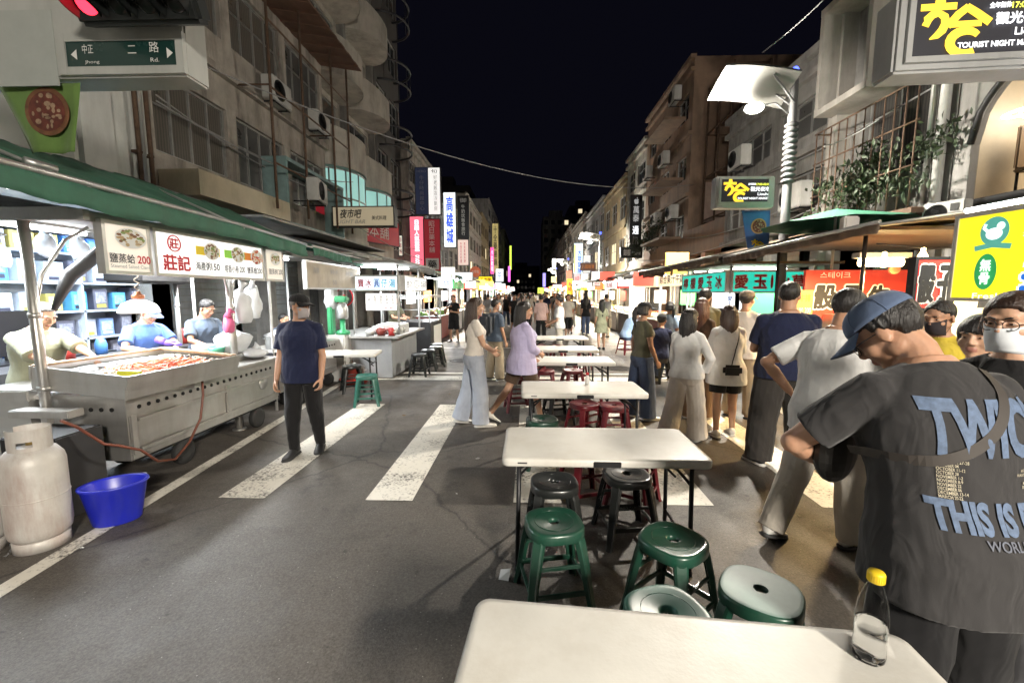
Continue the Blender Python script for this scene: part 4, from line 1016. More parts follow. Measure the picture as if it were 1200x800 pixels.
# ------------------------------------------------------------------ signs
def ink(name, col, e=0): return glow('ink_' + name + '_lit', col, e * .5) if e else mat('ink_' + name, col, .6, 0, 0)
BLK = ink('black', (.015, .015, .017)); RED = ink('red', (.5, .02, .03)); WHT = ink('white', (.75, .75, .73)); BLU = ink('blue', (.03, .1, .45)); YEL = ink('yellow', (.8, .6, .03))
GRN = ink('green', (.02, .3, .12)); ORG = ink('orange', (.75, .25, .03)); CYA = ink('cyan', (.1, .5, .6)); GRY = ink('grey', (.25, .25, .25))
WHTL = ink('white', (.92, .95, 1), 1.3); YELL = ink('yellow', (1, .62, .04), 1.15); BLUL = ink('blue', (.05, .12, .8), .8); REDL = ink('red', (.75, .02, .03), .7); LIME = ink('lime', (.8, .9, .15), 1)
def face(name, col, e=.5): return glow('face_' + name, col, e * .5)
F_WHITE = face('white', (1, .98, .94), .75); F_COOL = face('cool', (.85, .95, 1), 1.25); F_DIMW = face('dim_white', (.9, .84, .72), .5); F_PINK = face('pink', (1, .18, .26), .8)
F_RED = face('red', (.8, .05, .04), .55); F_DRED = face('dark_red', (.25, .012, .02), .5); F_NAVY = face('navy', (.02, .028, .06), .45); F_YEL = face('yellow', (1, .78, .02), .95)
F_TEAL = face('teal', (.02, .62, .48), .75); F_ORG = face('orange', (1, .3, .06), .9); F_BLACK = mat('face_black', (.012, .012, .014), .4, 0, 0); F_WARM = face('warm', (1, .8, .5), 1.1)
F_CREAM = face('cream', (.5, .43, .3), .35); F_PALEB = face('pale_blue', (.7, .9, 1), 1.3); F_LIME = face('lime', (.75, 1, .1), 1.2); F_BROWN = face('brown', (.12, .05, .03), .3); F_GREEN = face('green', (.05, .4, .12), .5)
def lettering(items, y, root, name='lettering'):
    """items: (text, ink, cx, cz, w, h[, bold[, vertical[, shear]]])"""
    by = {}
    for it in items:
        it = list(it) + [.0, False, 0][len(it) - 6:]
        by.setdefault(it[1].name, (it[1], MB()))[1]
        put_text(by[it[1].name][1], it[0], it[2], it[3], it[4], it[5], y, it[6], it[8], it[7])
    for m, b in by.values():
        if b.v: b.build(name, m, root, fix=False)
def sign(name, label, c, rz, w, h, d, fmat, items, cat='sign', frame=DMETAL, group=None, back=True, ft=.03):
    r_ = thing(name, label, cat, c, R(rz), group)
    b = MB(); b.box((0, 0, 0), (w, d, h)); b.build('board', fmat, r_)
    if frame:
        f = MB()
        for x in (-w / 2, w / 2): f.box((x, 0, 0), (ft, d + .02, h + ft))
        for z in (-h / 2, h / 2): f.box((0, 0, z), (w - ft, d + .018, ft))
        f.build('frame', frame, r_)
    lettering(items, -d / 2 - .012 if frame else -d / 2 - .004, r_)
    return r_
def rect(x0, y0, x1, y1, Y):
    a, b = P(x0, y1, Y=Y), P(x1, y0, Y=Y); return (a + b) / 2, b.x - a.x, b.z - a.z
def psign(name, label, px, Y, d, fmat, items, **k):
    """items positioned in fractions of the sign's own face (-.5 .. .5)"""
    c, w, h = rect(*px, Y)
    its = [(t[0], t[1], t[2] * w, t[3] * h, t[4] * w, t[5] * h, *t[6:]) for t in items]
    return sign(name, label, c, k.pop('rz', 0), w, h, d, fmat, its, **k)
GRYF = mat('sign_case', (.42, .43, .43), .45, .1, .08, 4, dirt=.3)
# blade signs on the left, near to far
psign('shop_sign', 'cream night bar sign with brush lettering above the left stalls', (393, 243, 463, 266), 13.2, .3, F_CREAM,
      [('夜市吧', BLK, -.2, .14, .36, .48, .02, False, .3), ('LIGHT BAR', GRY, -.2, -.27, .46, .2, 0, False, .3), ('美式料理', BLK, .26, -.08, .24, .22, .01)], group='hanging signs of the left shops')
sign('shop_banner', 'dark red slanted banner with pale lettering below the cream bar sign', (-6.0, 15.6, 4.05), 72, 4.6, .95, .08, F_DRED, [('昭日藥本舖', WHT, .1, 0, 3.0, .55, .01)], 'sign', DMETAL)
psign('blade_sign', 'navy vertical sign beside the white lit one on the left', (488, 197, 502, 252), 24.4, .25, F_NAVY, [('HERO', GRY, 0, .42, .7, .05), ('牛仔時尚館中心', GRY, 0, -.04, .36, .74, 0, True)])
psign('blade_sign', 'white lit vertical sign with thin dark lettering beside the navy one', (503, 197, 516, 252), 24.2, .25, F_WHITE, [('旬', BLK, 0, .42, .5, .08), ('好老飯店冷氣房', GRY, .1, -.04, .3, .76, 0, True)])
psign('blade_sign', 'pink lit vertical sign beside the dark red pharmacy sign', (482, 254, 497, 313), 22, .25, F_PINK, [('日藥人氣旗艦', WHTL, 0, .12, .34, .62, .03, True), ('0800', WHTL, 0, -.35, .3, .18, .02, True)])
psign('blade_sign', 'dark red vertical pharmacy sign ending in a white framed character', (498, 257, 516, 318), 22, .25, F_DRED, [('昭日藥本舖', WHT, 0, .16, .34, .6, .0, True), ('▪', WHT, 0, -.36, .8, .22), ('藥', BLK, 0, -.36, .56, .15, .02)])
psign('blade_sign', 'glowing white vertical sign with three big blue characters', (521, 226, 534, 290), 32, .3, F_COOL, [('高雄城', BLUL, 0, 0, .62, .86, .025, True)])
psign('blade_sign', 'black vertical sign with white lettering above a small pink panel', (537, 230, 549, 280), 36.5, .25, F_BLACK, [('御', WHT, 0, .4, .6, .1), ('牛奶炊飯食旅行', WHT, 0, -.06, .34, .72, .01, True)])
psign('blade_sign', 'pale pink panel with small red lettering under the black vertical sign', (537, 281, 549, 311), 36.5, .25, face('pale_pink', (1, .7, .64), .55), [('中西日式料理', RED, -.2, 0, .16, .8, 0, True), ('家庭套餐外帶', RED, .15, 0, .16, .8, 0, True)])
psign('blade_sign', 'dim yellow vertical sign with dark characters on the left', (577, 262, 584, 320), 62, .25, face('dim_yellow', (.6, .5, .2), .4), [('十全藥膳鍋', BLK, 0, .05, .6, .8, .01, True)])
psign('neon_sign', 'pink neon vertical strip on the left row', (575, 290, 578.5, 321), 56, .2, face('neon_pink', (1, .08, .3), 1.6), [('卡拉歡唱', WHTL, 0, 0, .7, .8, 0, True)], frame=None)
psign('shop_sign', 'bright yellow horizontal sign over the far left stalls', (561, 324, 577, 332), 40, .2, F_YEL, [('正老牌', RED, 0, 0, .8, .7, .02)])
psign('shop_sign', 'white lit box sign sticking out over the far left stalls', (543, 319, 554, 332), 32, .25, F_WHITE, [('香腸', RED, 0, 0, .6, .4)])
psign('shop_sign', 'small cool white lit sign low on the left row', (581, 315, 590, 330), 60, .2, F_COOL, [('茶', BLU, 0, 0, .6, .5)])
psign('neon_sign', 'lime neon vertical strip at the far end of the left row', (597.2, 288, 599.4, 316), 122, .3, F_LIME, [], frame=None)
psign('neon_sign', 'magenta neon strip at the far end of the left row', (595.5, 312, 598, 330), 95, .3, face('neon_magenta', (1, .15, .75), 1.8), [], frame=None)
psign('blade_sign', 'small white vertical sign on the dark tower on the left', (468, 276, 472, 300), 19.5, .15, F_DIMW, [('停車場', RED, 0, 0, .6, .8, 0, True)])
c0, w0, h0 = rect(551, 312, 563, 325, 34)
rs = thing('round_sign', 'round brick coloured sign among the left signs', 'sign', c0)
b = MB(); b.lathe([(.01, .06), (.42, .06), (.42, -.06), (.01, -.06)], (0, 0, 0), 28, Matrix.Rotation(R(90), 4, 'X')); b.build('board', face('brick', (.45, .12, .06), .5), rs); lettering([('古早味', WHT, 0, 0, .55, .25)], -.075, rs)
# right side signs
phone = psign('blade_sign', 'black vertical phone shop sign with white characters under a bitten fruit emblem', (737, 229, 752, 290), 24, .25, F_BLACK,
      [('萬泰', mat('ink_grey_lit', (.5, .5, .5), .5, 0, 0, emit=.25), 0, .14, .56, .3, .02, True), ('通', WHTL, 0, -.17, .56, .16, .02), ('訊', GRY, 0, -.37, .56, .16, .02)])
ap = MB(); 
def disc(b, cx, cz, rx, rz_, y=0, n=20): b.add([(cx + rx * math.cos(a), y, cz + rz_ * math.sin(a)) for a in (2 * math.pi * k / n for k in range(n))], [tuple(range(n))])
c0, w0, h0 = rect(737, 229, 752, 290, 24)
out_ = [(-.12, .0), (-.13, .06), (-.1, .12), (-.05, .14), (0, .125), (.05, .14), (.1, .12), (.125, .09), (.095, .06), (.095, .02), (.12, -.02), (.09, -.09), (.05, -.13), (0, -.115), (-.05, -.13), (-.09, -.09)]
ap.add([(x, 0, z) for x, z in out_], [tuple(range(len(out_)))]); disc(ap, .035, .19, .022, .042)
em = ap.build('emblem', mat('ink_grey_lit', (.5, .5, .5)), phone, (0, -.14, h0 * .37), fix=False)
psign('shop_sign', 'black horizontal sign with white characters below the vertical phone sign', (727, 290, 752, 302), 23.6, .25, F_BLACK, [('銀樓', WHT, -.22, 0, .34, .66, .02), ('黃金珠寶', WHT, .25, -.1, .35, .3)])
psign('blade_sign', 'cyan lit vertical sign with blue panels on the right row', (672, 285, 683, 321), 46, .25, F_PALEB, [('大眾當舖', BLUL, .14, -.1, .5, .76, .02, True), ('▪', LIME, -.38, 0, .16, .9)])
psign('shop_sign', 'cloud white lit sign beside the cyan vertical one', (683, 299, 692, 320), 44, .2, F_WHITE, [('當', BLU, 0, 0, .5, .35)])
psign('shop_sign', 'small brown board with dim lettering on the right row', (680, 308, 698, 317), 36, .15, F_BROWN, [('八國聯軍', ORG, 0, 0, .8, .5)])
psign('shop_sign', 'orange red lantern banner hanging over the far right stalls', (664, 317, 670, 326), 34, .12, face('coral', (1, .18, .1), .9), [], frame=None)
psign('shop_sign', 'amber banner with red characters hanging over the far right stalls', (664, 326.5, 671, 345), 34, .12, face('amber', (1, .5, .03), .9), [('海鮮', RED, 0, 0, .6, .6, .02, True)], frame=None)
psign('blade_sign', 'thin white vertical sign far on the right row', (647, 303, 651.5, 321), 70, .2, F_WHITE, [('旅社', BLU, 0, 0, .6, .6, 0, True)], frame=None)
psign('neon_sign', 'blue violet neon vertical sign far on the right row', (636, 320, 639.5, 336), 85, .2, face('neon_violet', (.35, .3, 1), 1.5), [], frame=None)
psign('neon_sign', 'round pale yellow glowing sign far on the right row', (646, 324, 652, 331), 65, .2, face('pale_yellow', (1, .85, .4), 1.3), [], frame=None)
psign('shop_sign', 'lime green and yellow sign at the far end of the market', (630, 337, 637, 344), 60, .2, F_LIME, [('果汁', GRN, 0, 0, .7, .6)])
psign('shop_sign', 'pink framed white sign beside the amber banner', (672, 321, 680, 334), 38, .2, face('pinkish', (1, .6, .6), .8), [('肉圓', RED, 0, 0, .6, .6)])
psign('shop_sign', 'long white and red horizontal stall sign on the far right', (694, 330, 716, 335), 23, .15, F_WHITE, [('楠梓豆漿大王', RED, 0, 0, .8, .6)])
# the two market light boxes and the traffic signal
def stroke(b, pts, ws, y=0):
    pts = [Vector((p[0], 0, p[1])) for p in pts]; L_, R_ = [], []
    for i, p in enumerate(pts):
        d = (pts[min(i + 1, len(pts) - 1)] - pts[max(i - 1, 0)]).normalized(); n = Vector((-d.z, 0, d.x)); w_ = ws[i] if isinstance(ws, list) else ws
        L_.append(p + n * w_ / 2 + Vector((0, y, 0))); R_.append(p - n * w_ / 2 + Vector((0, y, 0)))
    for i in range(len(pts) - 1): b.quad(L_[i], L_[i + 1], R_[i + 1], R_[i])
def market_logo(cx, cz, s, y):
    """the brushed two-character emblem of the market; s metres per crop pixel"""
    b = MB(); T = lambda x, z: (cx + (x - 485) * s, cz - (z - 305) * s)
    stroke(b, [T(350, 60), T(352, 122)], [70 * s, 84 * s], y); stroke(b, [T(200, 152), T(485, 152)], 56 * s, y - .001)
    stroke(b, [T(225, 280), T(255, 292), T(262, 250), T(300, 212), T(350, 205), T(395, 235), T(408, 290), T(385, 345), T(345, 385), T(290, 412)], [x * s for x in (30, 60, 74, 66, 54, 66, 74, 70, 56, 10)], y - .002)
    stroke(b, [T(425, 315), T(500, 225), T(575, 165)], [60 * s, 66 * s, 60 * s], y - .003); stroke(b, [T(560, 165), T(650, 225), T(755, 300)], [60 * s, 66 * s, 66 * s], y - .0035)
    stroke(b, [T(455, 303), T(690, 303)], 50 * s, y - .004)
    arc = [T(572 + 118 * math.cos(a), 450 - 92 * math.sin(a)) for a in (R(35) + R(275) * k / 16 for k in range(17))]
    stroke(b, arc, [(50 + 30 * math.sin(math.pi * k / 16)) * s for k in range(17)], y - .005)
    return b
def market_box(name, label, c, rz, w, h, d):
    r_ = thing(name, label, 'sign', c, R(rz))
    b = MB(); b.box((0, 0, 0), (w, d, h), bev=.02); b.build('case', GRYF, r_)
    pw, ph = w * .80, h * .72
    b = MB(); b.box((-w * .02, -d / 2 - .004, .02), (pw, .012, ph)); b.build('display', face('display', (.012, .012, .018), .6), r_)
    f = MB()
    for x in (-pw / 2 - .02, pw / 2 + .02): f.box((x - w * .02, -d / 2 - .012, .02), (.04, .03, ph + .08))
    for z in (-ph / 2 - .02, ph / 2 + .02): f.box((-w * .02, -d / 2 - .011, .02 + z), (pw, .028, .04))
    f.build('display_frame', GRYF, r_)
    s = ph / 490; y = -d / 2 - .014; x0 = -w * .02 - pw / 2; zc = .02
    market_logo(x0 + 330 * s, zc, s, y).build('emblem', YELL, r_, fix=False)
    X = lambda x: x0 + (x - 160) * s
    lettering([('全年無休', WHTL, X(822), zc + 135 * s, 170 * s, 50 * s, .03), ('17:00-02:00', ink('lemon', (.9, .95, .1), 1.1), X(1062), zc + 128 * s, 300 * s, 50 * s, .03), ('觀光夜市', WHTL, X(1005), zc + 28 * s, 420 * s, 100 * s, .03),
               ('Liouhe', WHTL, X(1085), zc - 80 * s, 260 * s, 62 * s, .02), ('TOURIST NIGHT MARKET', WHTL, X(865), zc - 172 * s, 690 * s, 48 * s, .035)], y - .008, r_)
    return r_
c0, w0, h0 = rect(835, 208, 905, 245, 7.85)
market_box('market_sign', 'small lit night market sign on the pole of the nearest street lamp', c0, 0, w0, h0, .22)
c0, w0, h0 = rect(1037, -8, 1262, 92, 3.6)
mb2 = market_box('market_sign', 'large lit night market sign cut by the top right corner', (c0.x, 3.6, c0.z), -4, w0, h0, .24)
def flag(name, label, c, fm, w, h, emblem_in, rim):
    r_ = thing(name, label, 'banner', c)
    b = MB(); n = 10; rows = []
    for j in range(13):
        t = j / 12; z = -h * t; x0 = -w / 2 + w * .33 * t * .9; x1 = w / 2 - w * .12 * t * (1 if fm.name.endswith('green') else 0)
        rows.append([Vector((lerp(x0, x1, k / n), .02 * math.sin(k * .9 + t * 2.5) * (.3 + t), z)) for k in range(n + 1)])
    for j in range(12):
        for k in range(n): b.quad(rows[j][k], rows[j][k + 1], rows[j + 1][k + 1], rows[j + 1][k])
    b.smooth = True; o = b.build('cloth', fm, r_, fix=False, weld=True); q = o.modifiers.new('t', 'SOLIDIFY'); q.thickness = .003
    cx = w * .1; cz = -h * .42; rr = w * .27
    b = MB(); disc(b, cx, cz, rr, rr, -.026, 28); b.build('emblem_rim', rim, r_, fix=False)
    b = MB(); disc(b, cx, cz, rr * .82, rr * .82, -.029, 28); b.build('emblem_disc', mat('emblem_brown', (.12, .03, .02), .7, 0, .5, 14), r_, fix=False)
    b = MB(); q_ = random.Random(5)
    for k in range(22):
        a = q_.uniform(0, 6.3); d_ = rr * .68 * math.sqrt(q_.random()); disc(b, cx + d_ * math.cos(a), cz + d_ * math.sin(a), rr * q_.uniform(.05, .16), rr * q_.uniform(.05, .12), -.031 - .0002 * k, 8)
    b.build('emblem_marks', mat('emblem_tan', (.3, .2, .13), .7, 0, .5, 14), r_, fix=False)
    if 'blue' in name + fm.name: market_logo(cx + .0, -h * .92, w * .45 / 560, -.03).build('emblem', YEL, r_, fix=False)
    return r_
c0, w0, h0 = rect(866, 247, 902, 290, 7.85)
flag('banner_flag', 'blue tapered banner with a round emblem under the small market sign', (c0.x, 7.83, c0.z + h0 / 2), fabric('banner_blue', (.07, .16, .42), fold=.1), w0, h0 * 1.02, None, mat('emblem_gold', (.45, .25, .1), .6))
c0, w0, h0 = rect(8, 97, 94, 180, 3.62)
flag('banner_flag', 'green tapered banner with a round emblem under the traffic signal box', (c0.x, 3.62, c0.z + h0 / 2), fabric('banner_green', (.13, .22, .06), fold=.1), w0, h0, None, mat('emblem_red', (.16, .07, .03), .6, 0, .4, 12))
# left overhead box with the street name panel, and its signal
c0, w0, h0 = rect(-90, -25, 210, 94, 3.55)
r_ = thing('street_name_box', 'white overhead box with a dark green street name panel at the top left', 'sign', (c0.x, 3.68, c0.z))
b = MB(); b.box((0, 0, 0), (w0, .25, h0), bev=.015); b.build('case', mat('sign_white', (.45, .46, .44), .5, 0, .06, 2, dirt=.3), r_)
def loc_rect(x0, y0, x1, y1, Y, o): 
    a, w_, h_ = rect(x0, y0, x1, y1, Y); return a.x - o.x, a.z - o.z, w_, h_
lx, lz, lw, lh = loc_rect(81, 48, 207, 80, 3.55, c0)
b = MB(); b.box((lx, -.128, lz), (lw, .02, lh)); b.build('name_panel', mat('road_sign_green', (.012, .04, .035), .25, 0, .1), r_)
b = MB()
for x in (lx - lw / 2 - .03, lx + lw / 2 + .03): b.box((x, -.132, lz), (.06, .04, lh + .12))
for z in (lz - lh / 2 - .03, lz + lh / 2 + .03): b.box((lx, -.131, z), (lw, .036, .06))
b.build('panel_frame', mat('sign_white', (.45, .46, .44)), r_)
b = MB(); b.box((lx - lw * .5 - .35, -.126, lz + .06), (.5, .01, h0 * .8)); b.build('cover_plate', mat('plate_grey', (.38, .4, .38), .55, 0, .06), r_)
lettering([('◀', WHT, lx - lw * .43, lz, .05, .08), ('▶', WHT, lx + lw * .44, lz, .05, .08), ('中正', WHT, lx - lw * .3, lz + .04, .09, .07), ('Jhong', WHT, lx - lw * .27, lz - .06, .12, .03), ('二', WHT, lx + lw * .1, lz + .03, .07, .06), ('路', WHT, lx + lw * .3, lz + .045, .08, .08), ('Rd.', WHT, lx + lw * .3, lz - .05, .07, .03)], -.142, r_)
b = MB(); b.tube([(-w0 / 2, 0, h0 * .2), (-w0 / 2 - 1.0, 0, h0 * .2)], .07, 10); b.tube([(-w0 / 2 - 1.0, 0, h0 * .2 + 1.2), (-w0 / 2 - 1.0, 0, -c0.z)], .1, 12); b.build('pole', GRAYP, r_)
ts = thing('traffic_signal', 'black horizontal traffic signal showing red at the top left', 'traffic light', P(155, 0, Y=3.3))
ts.rotation_euler.x = R(24)
b = MB(); b.box((0, .06, 0), (.95, .16, .3), bev=.03); b.build('housing', mat('signal_black', (.012, .014, .014), .4, 0, .1), ts)
for k in range(4):
    x = -.33 + .22 * k
    b = MB(); b.ell((x, -.02, 0), (.09, .02, .09)); b.build('lens', glow('red_lens', (1, .02, .04), 2.5) if k == 0 else mat('dark_lens', (.02, .02, .02), .2), ts)
    b = MB(); n = 18
    for dr in (0, .006):
        rows = [[Vector((x + (.1 + dr) * math.cos(a), -.02 - t * .2 * (.45 + .55 * math.sin(a)), (.1 + dr) * math.sin(a) - .14 * t * .35)) for a in (R(-35) + R(250) * q / (n - 1) for q in range(n))] for t in (0, .5, 1)]
        b.loft(rows, False) if False else [b.quad(rows[i][q], rows[i][q + 1], rows[i + 1][q + 1], rows[i + 1][q]) for i in range(2) for q in range(n - 1)]
    b.build('visor', mat('visor_black', (.01, .012, .012), .35), ts, fix=False, weld=True)
# ------------------------------------------------------------------ stall lighting and shared kit
TUBE = glow('fluorescent_tube', (.95, .98, 1), 12); TUBEW = glow('warm_tube', (1, .8, .45), 14)
TARP = mat('green_tarp', (.04, .13, .085), .75, 0, .25, 3, .5, 6, dirt=.3); TARPB = mat('brown_tarp', (.16, .11, .075), .65, 0, .25, 3, .5, 6, dirt=.3); TARPG = mat('grey_sheet', (.24, .235, .22), .6, .1, .2, 3, .3, 8, dirt=.5)
CARD = mat('faded_board', (.42, .36, .28), .75, 0, .12, 5, dirt=.3)
PLW = mat('white_plastic', (.6, .6, .58), .4, 0, .06, 4)
def area(loc, size, energy, col=(1, .97, .9), rot=(0, 0, 0), parent=None, sy=None):
    l = bpy.data.lights.new('stall_light', 'AREA'); l.shape = 'RECTANGLE'; l.size = size; l.size_y = sy or .15; l.energy = energy; l.color = col
    o = bpy.data.objects.new('stall_light', l); COL.objects.link(o); o.location = loc; o.rotation_euler = rot
    if parent: o.parent = parent
    return o
def point(loc, energy, col=(1, .9, .75), r=.08, parent=None):
    l = bpy.data.lights.new('stall_bulb', 'POINT'); l.energy = energy; l.color = col; l.shadow_soft_size = r
    o = bpy.data.objects.new('stall_bulb', l); COL.objects.link(o); o.location = loc
    if parent: o.parent = parent
    return o
def wheel(name, c, r_, w_, parent, axis='X'):
    M = Matrix.Rotation(R(90), 4, 'Y'); b = MB()
    b.lathe([(r_ * .55, -w_ / 2), (r_ * .95, -w_ / 2), (r_, -w_ / 3), (r_, w_ / 3), (r_ * .95, w_ / 2), (r_ * .55, w_ / 2)], c, 20, M); o = b.build(name, mat('rubber', (.015, .015, .015), .75, 0, .2), parent)
    b = MB(); b.lathe([(.01, -w_ / 2.2), (r_ * .55, -w_ / 2.2), (r_ * .55, w_ / 2.2), (.01, w_ / 2.2)], c, 16, M); b.build('hub', DMETAL, o); return o
# ------------------------------------------------------------------ seafood stall on the left
S1 = thing('food_cart', 'long stainless steel food cart with a row of vent holes at the left', 'food cart', (-3.72, 4.45, 0))
b = MB(); L1 = 2.15
b.box((0, 0, .55), (.74, L1, .54)); b.box((.39, 0, .62), (.03, L1 - .16, .025)); b.box((.39, 0, .36), (.03, L1 - .16, .03)); b.box((.378, 0, .31), (.012, L1 - .02, .05))
for y in (-L1 / 2 + .04, L1 / 2 - .04, .12): b.box((.385, y, .5), (.02, .05, .34))
b.build('body', STEEL, S1)
b = MB(); b.box((0, 0, .835), (.86, L1 + .06, .04), bev=.008); b.box((-.1, .72, .90), (.5, .6, .09), bev=.01); b.build('worktop', STEEL, S1)
b = MB()
for k in range(21): b.lathe([(.001, 0), (.018, 0), (.018, .006), (.001, .006)], (.37, -L1 / 2 + .12 + k * .095, .725), 12, Matrix.Rotation(R(90), 4, 'Y'))
for k in range(6): b.lathe([(.001, 0), (.018, 0), (.018, .006), (.001, .006)], (-.2 + k * .09, -L1 / 2 - .001, .725), 12, Matrix.Rotation(R(90), 4, 'X'))
b.build('vent_holes', mat('hole_black', (.004, .004, .004), .9, 0, 0), S1)
b = MB(); b.lathe([(.001, 0), (.085, 0), (.08, .008), (.001, .008)], (.372, .78, .56), 24, Matrix.Rotation(R(90), 4, 'Y')); b.build('round_plate', ALU, S1)
b = MB()
for x in (-.3, .3): b.span((x - .02, -L1 / 2 + .1, .24), (x + .02, L1 / 2 - .1, .28))
b.build('chassis', DMETAL, S1)
for x in (-.3, .3):
    for y in (-.45, .72): wheel('wheel', (x, y, .13), .125, .06, S1)
# display tray resting on the cart, tilted to the street
tl = R(-5); TM = Matrix.Translation((-3.62, 3.92, .995)) @ Matrix.Rotation(R(5), 4, 'Y') @ Matrix.Rotation(R(-3), 4, 'Z')
T1 = thing('display_tray', 'wide tilted stainless steel display tray holding the seafood', 'tray', (0, 0, 0))
T1.matrix_world = TM
b = MB(); tw, tl_, th = .86, 1.22, .085
b.box((0, 0, -.03), (tw, tl_, .012))
for x in (-tw / 2, tw / 2): b.box((x, 0, .01), (.016, tl_ + .03, th + .03))
for y in (-tl_ / 2, tl_ / 2): b.box((0, y, .009), (tw - .02, .016, th + .028))
b.box((tw / 2 - .01, 0, -.075), (.012, tl_ + .04, .1)); b.box((0, -tl_ / 2 + .0, -.075), (tw, .012, .1)); b.build('pan', STEEL, T1)
b = MB(); b.box((-tw / 2 + .01, 0, .065), (.05, tl_, .02)); b.box((0, tl_ / 2 - .02, .066), (tw - .06, .08, .02)); b.build('wooden_rim', mat('worn_wood', (.28, .18, .1), .7, 0, .3, 9, stretch=(6, 1, 1)), T1)
b = MB(); 
for x in (-.3, .3):
    for y in (-.5, .5): b.box((x, y, -.09), (.05, .05, .1))
b.build('foot', STEEL, T1)
rng = random.Random(4)
def heap(name, label, mats, x0, x1, y0, y1, n, maker, z=.0, hump=.05):
    b = MB()
    for i in range(n):
        u, v = rng.uniform(0, 1), rng.uniform(0, 1); x, y = lerp(x0, x1, u), lerp(y0, y1, v)
        zz = z + hump * math.sin(math.pi * u) ** .6 * math.sin(math.pi * v) ** .6 * rng.uniform(.3, 1)
        b.m = rng.randrange(len(mats)); maker(b, TM @ Vector((x, y, zz)), rng)
    tag(b.build(name, mats), label, 'seafood', None, 'stuff')
def shrimp(b, p, r):
    a = r.uniform(0, 6.3); d = Vector((math.cos(a), math.sin(a), r.uniform(-.2, .3))); s_ = Vector((-d.y, d.x, 0)) * r.uniform(-.5, .5); l_ = r.uniform(.04, .075)
    b.tube([p - d * l_ * .5, p + s_ * .01, p + d * l_ * .3 + s_ * .015, p + d * l_ * .6 + s_ * .035], [.004, .0095, .008, .003], 6)
def clam(b, p, r): b.ell(p, (r.uniform(.014, .024), r.uniform(.012, .018), r.uniform(.007, .012)), Euler((r.uniform(-.6, .6), r.uniform(-.6, .6), r.uniform(0, 6))).to_matrix().to_4x4(), 8, 5)
def stick(b, p, r):
    d = Vector((r.uniform(.7, 1), r.uniform(-.2, .2), .02)); b.tube([p - d * .05, p, p + d * .05], [.006, .009, .006], 6)
heap('red_seafood', 'heap of red and orange shrimp and crab legs on the steel tray', [mat('shrimp_red', (.55, .09, .03), .35, 0, .3, 30), mat('shrimp_orange', (.62, .2, .06), .35, 0, .3, 30), mat('shrimp_pink', (.6, .3, .22), .35, 0, .3, 30)], -.2, .36, -.25, .5, 900, shrimp)
heap('pale_shellfish', 'band of pale clams and squid pieces along the near side of the tray', [mat('clam_pale', (.55, .48, .36), .4, 0, .3, 30), mat('clam_brown', (.3, .2, .11), .4, 0, .3, 30)], -.1, .38, -.57, -.26, 420, clam, hump=.035)
heap('dark_shellfish', 'row of dark mussels and snails along the far edge of the tray', [mat('mussel', (.03, .03, .035), .3, 0, .3, 30), mat('clam_pale', (.55, .48, .36))], -.36, .38, .48, .57, 160, clam, hump=.03)
heap('wrapped_skewers', 'rows of white wrapped skewers on the left side of the tray', [mat('wrap_white', (.55, .58, .62), .25, 0, .12, 30)], -.38, -.2, -.55, .45, 220, stick, hump=.02)
b = MB(); b.box((0, 0, 0), (.16, .05, .05), M=TM.to_3x3().to_4x4() @ Matrix.Rotation(.3, 4, 'Z'), bev=.006); o = b.build('tray_label', mat('label_yellow', (.6, .6, .05), .5), None, TM @ Vector((.33, -.5, .06))); tag(o, 'small yellow price tag at the near corner of the seafood tray', 'price tag')
# roof frame of the stall: posts, braces, roof, menu boards
F1 = thing('stall_frame', 'steel pole frame with a flat roof over the seafood cart', 'stall frame', (-3.95, 4.6, 0))
for x, y, r_ in ((0.0, -1.3, .036), (.38, .45, .04), (-1.0, -1.3, .03), (-1.0, 1.3, .03)):
    b = MB(); b.cyl((x, y, .02), (x, y, 2.32), r_, n=14); b.lathe([(r_ * 2, 0), (r_ * 2, .012), (r_, .02)], (x, y, .008), 14)
    for z in (.9, 1.5): b.cyl((x, y, z), (x, y, z + .04), r_ + .006, n=14)
    b.build('post', STEEL, F1)
for x, y, s_ in ((0, -1.3, 1), (.38, .45, 1), (.38, .45, -1)):
    b = MB(); b.tube([(x, y, 1.55), (x + .01, y + s_ * .08, 1.85), (x, y + s_ * .3, 2.15), (x, y + s_ * .5, 2.28)], .014, 8); b.build('brace', STEEL, F1)
b = MB(); b.box((-.32, .1, 2.345), (1.5, 2.9, .025)); b.box((.45, .1, 2.30), (.06, 2.9, .07)); b.box((-.25, -1.33, 2.3), (1.6, .05, .08)); b.box((-.25, .2, 2.32), (1.3, .04, .05)); b.build('roof', mat('roof_sheet', (.35, .34, .32), .55, .4, .15, 4, dirt=.35), F1)
for i, (x, y) in enumerate(((-.5, -.85), (-.5, .5))):
    b = MB(); b.box((x, y, 2.325), (.12, 1.05, .03)); t = b.build('lamp_housing', PLW, F1)
    b = MB(); b.cyl((x, y - .5, 2.285), (x, y + .5, 2.285), .017); b.build('lamp_tube', TUBE, t)
    area((x, y, 2.25), .2, 60, (.95, .98, 1), parent=F1, sy=1.0)
def mboard(name, label, y0, y1, items, fm=F_WHITE, x=-3.46, z0=1.87, z1=2.28):
    r_ = sign(name, label, (x, (y0 + y1) / 2, (z0 + z1) / 2), 90, y1 - y0, z1 - z0, .05, fm, items, 'menu sign', STEEL, 'menu boards of the seafood stall', ft=.028)
    return r_
